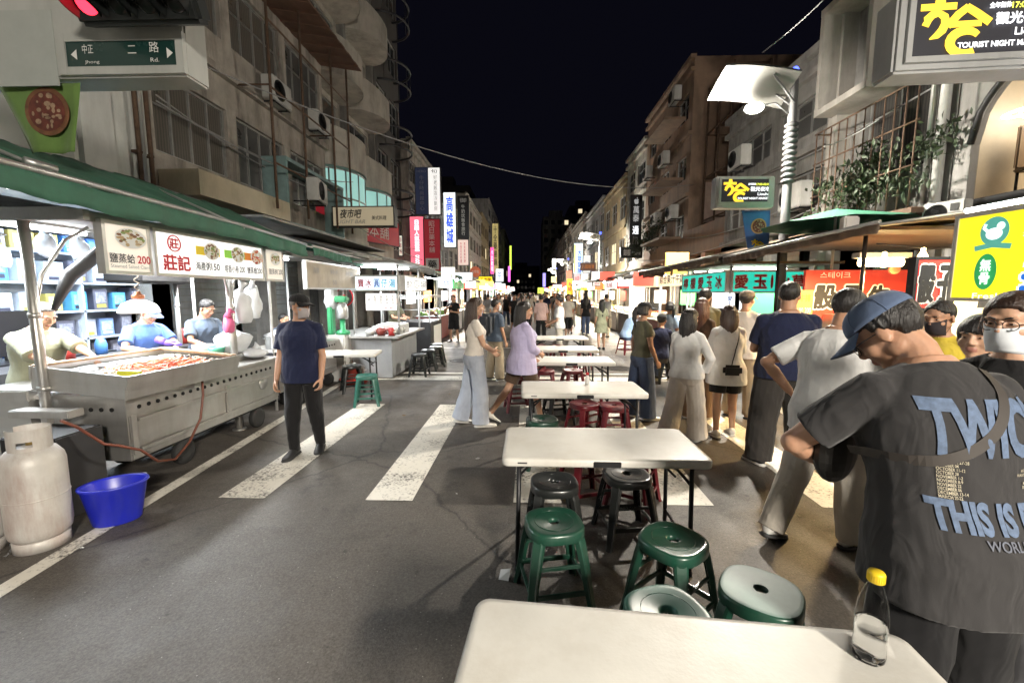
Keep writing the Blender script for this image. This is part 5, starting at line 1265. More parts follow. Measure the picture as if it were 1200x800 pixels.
def dish(root, cx, cz, rx, rz_, cols, y=-.045, seed=1):
    r_ = random.Random(seed); b = MB(); disc(b, cx, cz, rx, rz_, y, 26); b.build('dish_picture', mat('plate_white', (.7, .7, .68), .5, 0, 0), root, fix=False)
    b = MB()
    for k in range(46):
        a = r_.uniform(0, 6.3); q = math.sqrt(r_.random()) * .8; b.m = r_.randrange(len(cols))
        disc(b, cx + rx * q * math.cos(a), cz + rz_ * q * math.sin(a), rx * r_.uniform(.08, .2), rz_ * r_.uniform(.08, .2), y - .001 - k * .00003, 7)
    b.build('dish_food', cols, root, fix=False)
FOOD = [mat('food_tan', (.45, .33, .18), .6, 0, 0), mat('food_green', (.2, .28, .08), .6, 0, 0), mat('food_pale', (.6, .55, .42), .6, 0, 0), mat('food_brown', (.2, .1, .05), .6, 0, 0)]
FOODR = [mat('food_orange', (.65, .2, .05), .6, 0, 0), mat('food_red', (.5, .07, .03), .6, 0, 0), FOOD[2]]
q = mboard('menu_board', 'left dingy menu board with a clam dish and red price 200', 3.42, 3.84, [('鹽蒸蛤', BLK, -.07, -.085, .23, .08, .01), ('200', RED, .135, -.085, .13, .07, .02), ('Steamed Salted Clam', GRY, 0, -.15, .36, .03)], face('grey_white', (.72, .66, .58), .55)); dish(q, .02, .09, .15, .085, FOOD, seed=2)
q = mboard('menu_board', 'long white menu board with big red characters and three dishes', 3.9, 5.52, [('莊', RED, -.60, .1, .11, .1, .03), ('莊記', RED, -.58, -.085, .33, .155, .03), ('海產粥', BLK, -.24, -.095, .21, .09, .012), ('150', BLK, -.06, -.095, .13, .075, .02), ('Seafood Congee', GRY, -.2, -.16, .22, .025),
    ('塔香小卷', BLK, .2, -.1, .24, .085, .012), ('200', BLK, .385, -.1, .1, .07, .02), ('Basil Squid', GRY, .2, -.16, .18, .025), ('鹽蒸蝦', BLK, .57, -.1, .19, .085, .012), ('200', BLK, .72, -.1, .1, .07, .02), ('Steamed Shrimp', GRY, .6, -.16, .2, .025)])
for cx, m_, sd in ((-.14, YEL, 1), (.28, mat('ink_lime', (.3, .7, .08), .6), 2), (.63, ORG, 3)):
    b = MB(); b.quad((cx - .19, -.0385, .02), (cx + .16, -.0385, .02), (cx + .16, -.0385, .11), (cx - .19, -.0385, .11)); b.build('colour_band', m_, q, fix=False); dish(q, cx + .03, .07, .115, .095, FOODR if sd == 3 else FOOD, seed=sd)
b = MB(); b.tube([(-.6 + .075 * math.cos(a), -.039, .1 + .075 * math.sin(a)) for a in (2 * math.pi * k / 24 for k in range(24))], .006, 5, closed=True); b.build('emblem', RED, q)
q = mboard('menu_board', 'small right menu board with a single pale dish', 5.58, 5.98, [('鹽蒸蚵', BLK, -.05, -.09, .2, .075), ('200', BLK, .12, -.09, .1, .07)], face('grey_white', (.72, .66, .58))); dish(q, 0, .08, .12, .085, FOOD, seed=7)
# dome lamp over the tray
dl = thing('heat_lamp', 'white glowing dome lamp with a coiled cord hanging over the seafood tray', 'lamp', (-3.92, 4.2, 1.5))
b = MB(); b.lathe([(.17, 0), (.165, .03), (.135, .085), (.075, .12), (.04, .13)], n=26); b.build('shade', glow('lamp_shade', (1, .95, .88), .9), dl, fix=False)
b = MB(); b.lathe([(.05, .14), (.055, .17), (.03, .19), (.025, .21)], n=14); b.build('cap', mat('brass_red', (.35, .12, .05), .4, .5), dl)
b = MB(); b.tube([(.018 * math.cos(k * .9), .018 * math.sin(k * .9), .21 + k * .0105) for k in range(60)], .006, 5); b.build('cord', CARD, dl)
point((-3.92, 4.2, 1.47), 16, (1, .95, .85), .1)
# black rolled umbrella / tarp hanging at the near post
b = MB(); b.tube([(-4.15, 3.62, 1.55), (-4.12, 3.75, 1.85), (-4.0, 4.0, 2.12), (-3.9, 4.2, 2.3)], [.02, .06, .055, .02], 10); tag(b.build('rolled_tarp', mat('black_tarp', (.012, .012, .013), .55, 0, .2)), 'black rolled tarp hanging from the stall roof beside the near post', 'tarp')
# hot plate box and bench behind the near post
b = MB(); b.box((-4.35, 3.55, .85), (.5, .5, .1), bev=.01); b.box((-4.35, 3.55, .4), (.46, .46, .8)); tag(b.build('side_counter', STEEL), 'steel side counter left of the seafood tray, below the green shirted vendor', 'counter')
b = MB(); b.box((-3.86, 3.22, .74), (.5, .13, .06), bev=.006); b.box((-3.86, 3.22, .36), (.05, .05, .7)); tag(b.build('steel_ledge', STEEL), 'narrow steel ledge across the near end of the cart above the gas cylinders', 'ledge')
b = MB(); b.box((-4.3, 4.9, .4), (.7, 1.4, .8)); tag(b.build('back_counter', mat('counter_dark', (.05, .05, .055), .5, .3, .2)), 'dark back counter behind the vendors of the seafood stall', 'counter') if False else None
# things on the cart
for k, (x, y, r_, h_) in enumerate(((-3.75, 5.0, .09, .1), (-3.95, 5.05, .12, .12))):
    b = MB(); b.lathe([(r_ * .6, 0), (r_ * .95, h_ * .6), (r_, h_), (r_ * .93, h_), (r_ * .85, h_ * .5), (.01, .02)], (x, y, .95 if k else .95), 22); tag(b.build('bowl', PLW if k else mat('bowl_green', (.12, .45, .3), .35, 0, .05)), ('pale green plastic bowl held over the cart counter', 'white bowl on the cart counter below the green one')[k], 'bowl')
def bag(name, label, c, r_, seed, m):
    b = MB(); b.ell((0, 0, 0), r_, None, 18, 12); rg = Vector((seed, seed * 2, 0))
    for i, v in enumerate(b.v):
        k = 1 + .28 * noise.noise(v * 9 + rg) + (.12 * noise.noise(v * 25 + rg)); b.v[i] = Vector((v.x * k, v.y * k, max(-r_[2] * .8, v.z * k)))
    b.tube([(0, 0, r_[2] * .8), (.01, 0, r_[2] * 1.2), (.03, .02, r_[2] * 1.5)], [.05, .025, .06], 10)
    tag(b.build(name, m, None, c), label, 'plastic bag')
BAGM = mat('plastic_bag', (.62, .64, .66), .35, 0, .06, 12, .3, 20)
bag('plastic_bag', 'large white plastic bag standing on the far end of the steel cart', (-3.72, 5.25, 1.08), (.19, .2, .17), 1, BAGM)
bag('plastic_bag', 'flat white folded plastic bag at the far front corner of the steel cart', (-3.52, 5.38, .92), (.14, .17, .07), 2, BAGM)
bag('plastic_bag', 'white bundle of plastic bags hanging from the steel post', (-3.55, 5.22, 1.5), (.12, .12, .22), 3, BAGM)
bag('plastic_bag', 'white plastic bag hanging behind the thin post of the second cart', (-3.75, 5.75, 1.55), (.1, .13, .25), 6, BAGM)
bag('plastic_bag', 'small pink plastic bag hanging on the steel post', (-3.52, 4.92, 1.32), (.06, .06, .12), 4, mat('bag_pink', (.6, .12, .25), .4, 0, .1))
# ------------------------------------------------------------------ gas cylinders, tub, hose
def gas_cylinder(loc, label, rz):
    r_ = thing('gas_cylinder', label, 'gas cylinder', loc, R(rz), 'gas cylinders by the steel cart')
    m = mat('cylinder_paint', (.5, .48, .45), .5, .1, .16, 3, .12, 14, dirt=.65, wear=(.27, .16, .13), dscale=4)
    b = MB(); b.lathe([(.01, .06), (.12, .06), (.152, .1), (.16, .14), (.16, .58), (.152, .62), (.12, .67), (.06, .695), (.02, .7)], n=36)
    b.lathe([(.1605, .35), (.163, .352), (.163, .358), (.1605, .36)], n=36); b.build('tank', m, r_)
    b = MB(); b.lathe([(.135, .0), (.14, .0), (.14, .07), (.132, .075), (.128, .07), (.13, .0)], n=32); b.build('foot_ring', m, r_)
    b = MB(); n = 30
    for dr in (0, .005):
        rows = [[Vector(((.1 + dr) * math.cos(a), (.1 + dr) * math.sin(a), z)) for a in (R(20) + R(320) * k / n for k in range(n + 1))] for z in (.655, .70, .74, .815)]
        for i in range(3):
            for k in range(n):
                if i == 1 and (5 < k < 10 or 19 < k < 24): continue
                b.quad(rows[i][k], rows[i][k + 1], rows[i + 1][k + 1], rows[i + 1][k])
    b.build('collar', m, r_, fix=False, weld=True)
    b = MB(); b.cyl((0, 0, .69), (0, 0, .77), .022); b.cyl((0, 0, .75), (.06, 0, .75), .015); b.build('valve', mat('brass', (.4, .28, .1), .35, .9), r_)
    return r_
gas_cylinder((-3.28, 2.62, .004), 'pale pinkish white gas cylinder standing in front of the steel cart', 200)
gas_cylinder((-3.62, 2.52, .004), 'gas cylinder mostly cut off by the left edge of the photo', 150)
tb = thing('plastic_tub', 'oval royal blue plastic tub beside the pale gas cylinder', 'tub', (-3.06, 2.93, .004), R(35))
b = MB()
for ex, prof in ((1.35, [(.10, 0), (.105, .01), (.14, .27), (.15, .285), (.15, .3), (.138, .3), (.13, .28), (.098, .02), (.01, .016)]),):
    rings = [[Vector((r_ * ex * math.cos(a), r_ * math.sin(a), z)) for a in (2 * math.pi * k / 36 for k in range(36))] for r_, z in prof]; b.loft(rings)
b.build('basin', mat('tub_blue', (.012, .02, .42), .35, 0, .12, 6, dirt=.4, wear=(.06, .07, .28), dscale=5), tb)
b = MB(); b.tube([(-.2, 0, .29), (-.16, .1, .293), (0, .158, .29), (.17, .1, .293), (.2, 0, .29)], .006, 6); b.build('handle', mat('tub_handle', (.5, .5, .55), .4), tb)
bx = MB(); bx.box((-3.62, 3.05, .33), (.42, .36, .64), bev=.01); tag(bx.build('dark_cabinet', mat('cabinet_dark', (.03, .03, .032), .6, .2, .2)), 'dark cabinet between the gas cylinders and the near end of the cart', 'cabinet')
b = MB(); b.tube([P(237, 445, X=-3.3), P(238, 462, X=-3.28), P(235, 490, X=-3.27), P(222, 518, X=-3.27), P(205, 538, X=-3.26), P(185, 540, X=-3.25), P(165, 527, X=-3.24), P(140, 522, X=-3.26), P(122, 520, X=-3.3), P(90, 500, X=-3.35), P(72, 493, X=-3.3)], .011, 8)
tag(b.build('gas_hose', mat('hose_rust', (.16, .05, .03), .5, 0, .2)), 'rust red gas hose looping from the tray along the cart side to the cylinder', 'hose')
# ------------------------------------------------------------------ awnings on the left
def awning(name, label, path, m, drop=.12, seed=0, sag=.06, nx=110):
    """path: (y, x_out, z_out, x_in, z_in) stations"""
    r_ = thing(name, label, 'awning'); b = MB(); b.smooth = True; rows = []
    def at(t):
        q = t * (len(path) - 1); i = min(int(q), len(path) - 2); return [lerp(p, w_, q - i) for p, w_ in zip(path[i], path[i + 1])]
    for i in range(nx + 1):
        y, xo, zo, xi, zi = at(i / nx); row = []
        for k in range(13):
            u = k / 12; x = lerp(xi, xo, u); z = lerp(zi, zo, u) - sag * math.sin(math.pi * u) * (1 + .6 * math.sin(i * .55)) + .035 * noise.noise(Vector((x * 2, y * 2.2, seed))) + .014 * noise.noise(Vector((x * 5, y * 9, seed)))
            row.append(Vector((x, y, z)))
        for k in range(1, 4):
            row.append(row[12] + Vector((.012 * k * (1 if xo > xi else -1) * .3 + .012 * math.sin(i * .9 + k), 0, -drop * k / 3 * (1 + .18 * noise.noise(Vector((y * 3, k, seed)))))))
        rows.append(row)
    for i in range(nx):
        for k in range(15): b.quad(rows[i][k], rows[i][k + 1], rows[i + 1][k + 1], rows[i + 1][k])
    o = b.build('canvas', m, r_, fix=False, weld=True); q = o.modifiers.new('t', 'SOLIDIFY'); q.thickness = .006
    b = MB(); b.tube([Vector((xo, y, zo + .01)) for y, xo, zo, xi, zi in path], .022, 8); b.tube([Vector((xi, y, zi - .03)) for y, xo, zo, xi, zi in path], .022, 8)
    for y, xo, zo, xi, zi in path: b.tube([Vector((xi, y, zi - .04)), Vector((xo, y, zo - .015))], .016, 6)
    b.build('frame', ALU, r_); return r_
awning('awning', 'long green tarp awning sagging over the seafood stall', [(1.4, -3.25, 2.52, -4.4, 3.0), (3.2, -3.28, 2.50, -4.4, 2.98), (5, -3.3, 2.47, -4.4, 2.98), (6.5, -3.35, 2.42, -4.5, 2.95)], TARP, .17, 1, .035)
awning('awning', 'shorter green tarp awning over the second left cart', [(6.7, -3.35, 2.42, -4.7, 2.8), (8.0, -3.35, 2.38, -4.7, 2.78), (9.6, -3.4, 2.36, -4.7, 2.76)], TARP, .13, 5)
b = MB(); b.tube([P(28, 188, X=-3.5), P(66, 199, X=-3.45)], .03, 12); tag(b.build('awning_roller', ALU), 'short metal roller end poking out of the long green awning', 'roller')
awning('awning', 'grey brown sheet roof over the ice stall on the left', [(9.8, -3.3, 2.5, -5.6, 3.05), (12.5, -3.2, 2.5, -5.6, 3.1), (15, -3.2, 2.5, -5.6, 3.1)], TARPG, .2, 8, .02)
b = MB(); b.span((-6.4, 7.5, 3.02), (-4.6, 14, 3.06)); tag(b.build('sheet_roof', TARPG), 'corrugated sheet roof between the awnings and the concrete building', 'roof')
# ------------------------------------------------------------------ toy shop behind the seafood stall
sh = thing('shop_shelf', 'tall white lit shelf full of boxes behind the seafood stall', 'shelf', (-6.95, 5.0, 0.02))
b = MB(); b.box((-.22, 0, 1.3), (.03, 5.2, 2.6))
for z in (.1, .55, .98, 1.4, 1.82, 2.25, 2.58): b.box((0, 0, z), (.44, 5.2, .03))
for y in (-2.6, -1.3, 0, 1.3, 2.6): b.box((0, y, 1.3), (.44, .03, 2.56))
b.build('shelves', mat('shelf_white', (.55, .6, .68), .5, 0, .05), sh)
SB = []
for i, c_ in enumerate(((.06, .2, .6), (.55, .58, .62), (.1, .35, .6), (.5, .42, .12), (.4, .42, .5), (.5, .55, .6), (.2, .3, .55), (.12, .12, .16))):
    b = MB(); b.box((0, 0, .15), (.24, .34, .3), bev=.006); b.m = 1; b.box((.122, 0, .17), (.006, .25, .16)); b.m = 2; b.box((.1225, .0, .05), (.006, .22, .05))
    SB.append(b.mesh('toy_box', [mat('toybox_%d' % i, c_, .35, 0, .15, 9), mat('toybox_face_%d' % i, tuple(min(.7, x * 1.8 + .12) for x in c_), .3, 0, .5, 14), mat('toybox_stripe_%d' % (i % 3), ((.6, .6, .6), (.6, .5, .1), (.05, .05, .08))[i % 3], .4, 0, 0)]))
rng = random.Random(8)
for z in (.125, .57, 1.0, 1.42, 1.84, 2.27):
    y = 2.75
    while y < 7.3:
        o = link('toy_box', rng.choice(SB)); o.location = (-6.93, y, z + .02); o.scale = (1, rng.uniform(.6, .82), rng.uniform(.8, 1.2) if z < 2.2 else .8); o.rotation_euler.z = rng.uniform(-.1, .1)
        tag(o, 'colourful toy box on the lit shelf behind the seafood stall', 'toy box', 'boxed toys on the lit shop shelf'); y += rng.uniform(.3, .36)
area((-5.85, 5.0, 2.75), .4, 105, (.7, .85, 1), sy=4.4)
b = MB(); b.span((-6.48, 2.6, 2.9), (-5.2, 7.4, 2.94)); tag(b.build('shop_ceiling', PLW), 'white ceiling sheet over the toy shop front', 'ceiling')
for k, y in enumerate((3.6, 5.2, 6.6)):
    b = MB(); b.cyl((-5.7, y - .55, 2.85), (-5.7, y + .55, 2.85), .018); tag(b.build('ceiling_tube', TUBE), ('nearest', 'middle', 'farthest')[k] + ' fluorescent tube under the toy shop ceiling', 'lamp')
tv = MB(); tv.box((-5.75, 4.6, 1.25), (.06, .8, .5), bev=.01); tv.box((-5.75, 4.6, .98), (.1, .2, .1)); tv.box((-5.7, 4.7, .5), (.5, 1.5, .9)); tag(tv.build('dark_monitor', mat('monitor_black', (.012, .012, .014), .3, 0, 0)), 'black monitor on a dark counter behind the vendors', 'monitor')
b = MB(); b.box((-5.0, 5.6, 1.98), (.5, .9, .32), bev=.03); tag(b.build('dark_hood', mat('hood_black', (.015, .014, .014), .6, .2)), 'dark sooty hood hanging behind the menu boards', 'hood')
# ------------------------------------------------------------------ second cart and its table
def cart(name, label, c, w_, d_, rz, m=STEEL, top=.82):
    r_ = thing(name, label, 'food cart', c, R(rz))
    b = MB(); b.box((0, 0, .52), (w_, d_, .56)); b.box((0, -d_ / 2 - .012, .6), (w_ - .14, .025, .02)); b.box((0, -d_ / 2 - .012, .34), (w_ - .14, .025, .03)); b.build('body', m, r_)
    b = MB(); b.box((0, 0, top), (w_ + .08, d_ + .1, .04), bev=.008); b.build('worktop', STEEL, r_)
    b = MB(); n = int(w_ / .1)
    for k in range(n): b.lathe([(.001, 0), (.017, 0), (.017, .006), (.001, .006)], (-w_ / 2 + .07 + k * (w_ - .14) / (n - 1), -d_ / 2 - .001, .74), 10, Matrix.Rotation(R(90), 4, 'X'))
    b.build('vent_holes', mat('hole_black', (.004, .004, .004)), r_)
    for x in (-w_ / 2 + .25, w_ / 2 - .25):
        for y in (-d_ / 2 + .08, d_ / 2 - .08): wheel('wheel', (x, y, .125), .12, .06, r_)
    return r_
cart('food_cart', 'second steel cart behind the walking man, with a dark near end', (-3.95, 6.95, 0), 1.9, .7, 90)
b = MB(); b.box((-3.95, 5.93, .5), (.72, .1, .7)); tag(b.build('dark_side_panel', mat('panel_dark', (.03, .03, .035), .5, .2, .2)), 'dark panel at the near end of the second steel cart', 'panel')
F2 = thing('stall_frame', 'thin white pole frame over the second left cart', 'stall frame', (-3.6, 7.1, 0))
for x, y in ((.0, -1.2), (.0, 1.2), (-1.1, -1.2), (-1.1, 1.2)):
    b = MB(); b.cyl((x, y, .01), (x, y, 2.3), .02, n=10); b.build('post', WMETAL, F2)
b = MB(); b.box((-.55, 0, 2.33), (1.3, 2.6, .03)); b.box((.02, 0, 2.28), (.04, 2.6, .05)); b.build('roof', TARPG, F2)
b = MB(); b.cyl((-.5, -.9, 2.27), (-.5, .2, 2.27), .02); b.build('lamp_tube', TUBE, F2); area((-.5, -.2, 2.22), .2, 32, parent=F2, sy=1.1)
sign('menu_board', 'faded cardboard coloured menu board of the second left cart', (-3.42, 7.6, 1.98), 90, 2.1, .42, .04, mat('faded_board', (.42, .36, .28)), [('海鮮', GRY, -.75, .08, .2, .1), ('蚵仔', GRY, -.1, .08, .3, .08), ('炒麵', GRY, .55, .08, .3, .08), ('50', GRY, -.1, -.1, .15, .08)], 'menu sign', STEEL)
def pot(name, label, c, r_, h_, m=STEEL):
    q = thing(name, label, 'pot', c); b = MB(); b.lathe([(r_, 0), (r_, h_), (r_ + .012, h_), (r_ + .012, h_ + .012), (r_ - .01, h_ + .012), (r_ - .012, .01), (.01, .01)], n=26); b.build('body', m, q)
    for s_ in (-1, 1): b = MB(); b.tube([(s_ * r_, -.04, h_ * .75), (s_ * (r_ + .04), -.03, h_ * .78), (s_ * (r_ + .04), .03, h_ * .78), (s_ * r_, .04, h_ * .75)], .006, 6); b.build('handle', m, q)
    b = MB(); b.lathe([(r_ + .012, h_ + .013), (r_ * .5, h_ + .05), (.03, h_ + .06), (.03, h_ + .085), (.005, h_ + .085)], n=24); b.build('lid', m, q); return q
pot('pot', 'steel pot with a lid on the second left cart', (-3.9, 6.5, .84), .16, .2); pot('pot', 'taller steel pot at the far end of the second left cart', (-3.85, 7.5, .84), .18, .28)
bag('plastic_bag', 'white plastic bag on the second left cart', (-3.75, 6.95, .93), (.17, .18, .1), 9, BAGM); bag('plastic_bag', 'white bags hung at the far post of the second left cart', (-3.75, 8.1, 1.6), (.12, .14, .26), 11, BAGM)
# ------------------------------------------------------------------ ice stall
ic = thing('ice_stall', 'ice dessert stall with a steel counter and white lit signs on the left', 'food stall', (-3.3, 9.2, 0))
b = MB(); b.box((0, 0, .42), (1.3, 1.9, .78)); b.build('cabinet', mat('stall_grey', (.3, .31, .32), .5, .2, .1, 4, dirt=.3), ic)
b = MB(); b.box((.05, 0, .84), (1.55, 2.2, .04), bev=.008); b.build('counter_top', STEEL, ic)
for x, y in ((-.2, -.65), (.72, -.65), (.72, 1.0), (-.2, 1.0)): b = MB(); b.cyl((x, y, .8), (x, y, 2.25), .02, n=10); b.build('post', WMETAL, ic)
b = MB(); b.box((.1, .15, 2.3), (1.7, 2.3, .04)); b.build('roof', TARPG, ic)
b = MB()
for y in (-.4, .6): b.cyl((-.1, y, 2.24), (.6, y, 2.24), .018)
b.build('lamp_tube', TUBE, ic); area((.2, .1, 2.2), 1.0, 50, (.92, .97, 1), parent=ic, sy=1.0)
b = MB(); b.box((.45, -.2, .95), (.5, .7, .2), bev=.01); b.build('ice_bin', PLW, ic)
sign('shop_sign', 'white lit ice stall sign facing the viewer with red and blue characters', (-3.04, 8.5, 1.89), 0, .98, .29, .1, F_PALEB, [('八', BLK, -.4, 0, .1, .15), ('寶', RED, -.25, 0, .13, .17, .02), ('冰', RED, -.1, 0, .13, .17, .02), ('圓', BLU, .07, 0, .12, .17, .02), ('仔', ink('sky', (.1, .45, .7)), .22, 0, .12, .17, .02), ('湯', ink('sky', (.1, .45, .7)), .38, 0, .13, .17, .02)], frame=WMETAL)
sign('shop_sign', 'white lit side sign of the ice stall facing the street', (-2.5, 9.5, 1.89), 90, 1.85, .29, .1, F_WHITE, [('剉冰', BLK, -.6, 0, .4, .18), ('紅豆湯', BLK, 0, 0, .5, .18), ('燒麻糬', BLK, .6, 0, .5, .18)], frame=WMETAL)
sign('menu_board', 'white menu grid board hanging under the ice stall sign', (-2.92, 8.52, 1.52), 0, .62, .34, .02, F_WHITE, [(t, BLK, -.24 + .12 * i, .04, .05, .17, 0, True) for i, t in enumerate(('八寶冰', '紅豆冰', '綠豆冰', '芋頭冰', '花生冰'))] + [('50 50 50 60 60', RED, 0, -.12, .5, .04)], 'menu sign', None)
im = thing('ice_shaver', 'green ice shaving machine at the near end of the ice stall', 'ice shaver', (-3.62, 8.1, .0))
b = MB(); b.box((0, 0, .45), (.34, .34, .9), bev=.02); b.build('stand', PLW, im)
GM = mat('machine_green', (.04, .28, .12), .35, .1, .1, 6)
b = MB(); b.box((-.14, 0, 1.25), (.1, .16, .7), bev=.02); b.box((0, 0, 1.58), (.4, .18, .12), bev=.03); b.lathe([(.13, .9), (.13, .96), (.05, 1.0), (.05, 1.2)], (.08, 0, 0), 18); b.build('frame', GM, im)
b = MB(); b.lathe([(.1, 1.2), (.11, 1.24), (.11, 1.4), (.07, 1.5)], (.08, 0, 0), 18); b.build('ice_drum', ALU, im)
b = MB(); b.tube([(.08 + .17 * math.cos(a), .12, 1.62 + .17 * math.sin(a)) for a in (2 * math.pi * k / 22 for k in range(22))], .014, 6, closed=True); b.cyl((.08, .1, 1.62), (.08, .13, 1.62), .04); b.build('flywheel', RED, im)
rng = random.Random(12)
for k in range(9):
    x, y = -3.1 + (k % 3) * .22, 8.35 + (k // 3) * .3
    b = MB(); h_ = .08 + .03 * (k % 2); b.lathe([(.07, 0), (.1, h_ * .7), (.105, h_), (.09, h_), (.06, .02)], (0, 0, 0), 20); b.ell((0, 0, h_), (.09, .09, .05), None, 14, 8)
    tag(b.build('topping_bowl', [PLW, mat('bean_red', (.25, .05, .04), .4, 0, .3, 30), STEEL][(k * 7) % 3], None, (x, y, .865)), 'bowl of dessert topping on the ice stall counter', 'bowl', 'topping bowls on the ice stall counter')
b = MB(); b.lathe([(.06, 0), (.065, .1), (.05, .13), (.05, .15)], n=18); tag(b.build('jar', mat('jar_red', (.4, .03, .03), .25, 0, .1), None, (-2.66, 8.3, .865)), 'red topped jar at the front corner of the ice stall counter', 'jar')
pot('pot', 'steel pot standing on a red basin below the ice stall counter', (-3.2, 7.75, .12), .17, .2)
b = MB(); b.lathe([(.2, 0), (.27, .1), (.285, .11), (.26, .11), (.19, .015), (.01, .012)], (-3.2, 7.75, .006), 26); tag(b.build('basin', mat('basin_red', (.5, .04, .02), .4, 0, .1)), 'red plastic basin on the ground under the steel pot', 'basin')
gc = thing('glass_cart', 'black dessert cart with a glass case and a white notice on its side', 'food cart', (-3.2, 12.0, 0))
b = MB(); b.box((0, 0, .5), (1.3, 1.5, .84), bev=.02); b.build('body', mat('cart_black', (.02, .02, .022), .45, .1, .15, dirt=.1), gc)
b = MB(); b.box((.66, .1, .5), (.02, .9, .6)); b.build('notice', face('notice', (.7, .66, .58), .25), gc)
lettering([('豆花', BLK, 12.1 - 12, .18, .4, .18), ('古早味 30', BLK, .1, -.08, .6, .12)], 0, None) if False else None
b = MB()
for x in (-.62, .62):
    for y in (-.72, .72): b.box((x, y, 1.25), (.03, .03, .68))
for z in (1.25, 1.58): b.box((0, -.72, z), (1.24, .03, .025)); b.box((.62, 0, z), (.03, 1.44, .025))
b.build('case_frame', ALU, gc); b = MB(); b.box((0, 0, 1.62), (1.34, 1.54, .04)); b.build('case_top', PLW, gc)
b = MB(); b.cyl((-.4, -.5, 1.57), (.4, -.5, 1.57), .015); b.build('lamp_tube', TUBE, gc)
# ------------------------------------------------------------------ generic market stalls
SIGN_TXT = ['香腸', '臭豆腐', '蚵仔煎', '木瓜牛奶', '烤魷魚', '鹽酥雞', '土魠魚羹', '燒酒螺', '海產粥', '筒仔米糕', '擔仔麵', '藥燉排骨', '炒螺肉', '滷味', '東山鴨頭', '地瓜球', '車輪餅', '青草茶']
SCOL = [(F_WHITE, RED, 'white sign with red characters'), (F_YEL, RED, 'yellow sign with red characters'), (F_RED, WHT, 'red sign with white characters'), (F_COOL, BLU, 'cool white sign with blue characters'), (F_WARM, BLK, 'warm cream sign with black characters'), (F_ORG, WHT, 'orange sign with white characters'), (F_GREEN, WHT, 'green sign with white characters')]
SCOLB = [face('bright_' + n_, c_, 1.5) for n_, c_ in (('white', (1, .97, .9)), ('amber', (1, .62, .15)), ('red', (1, .12, .08)), ('cool', (.8, .92, 1)), ('yellow', (1, .85, .2)), ('pink', (1, .35, .5)))]
GOODS = [mat('goods_%d' % i, c_, .5, 0, .35, 20) for i, c_ in enumerate(((.5, .12, .05), (.55, .35, .1), (.4, .3, .2), (.2, .35, .1), (.6, .55, .45), (.15, .07, .04)))]
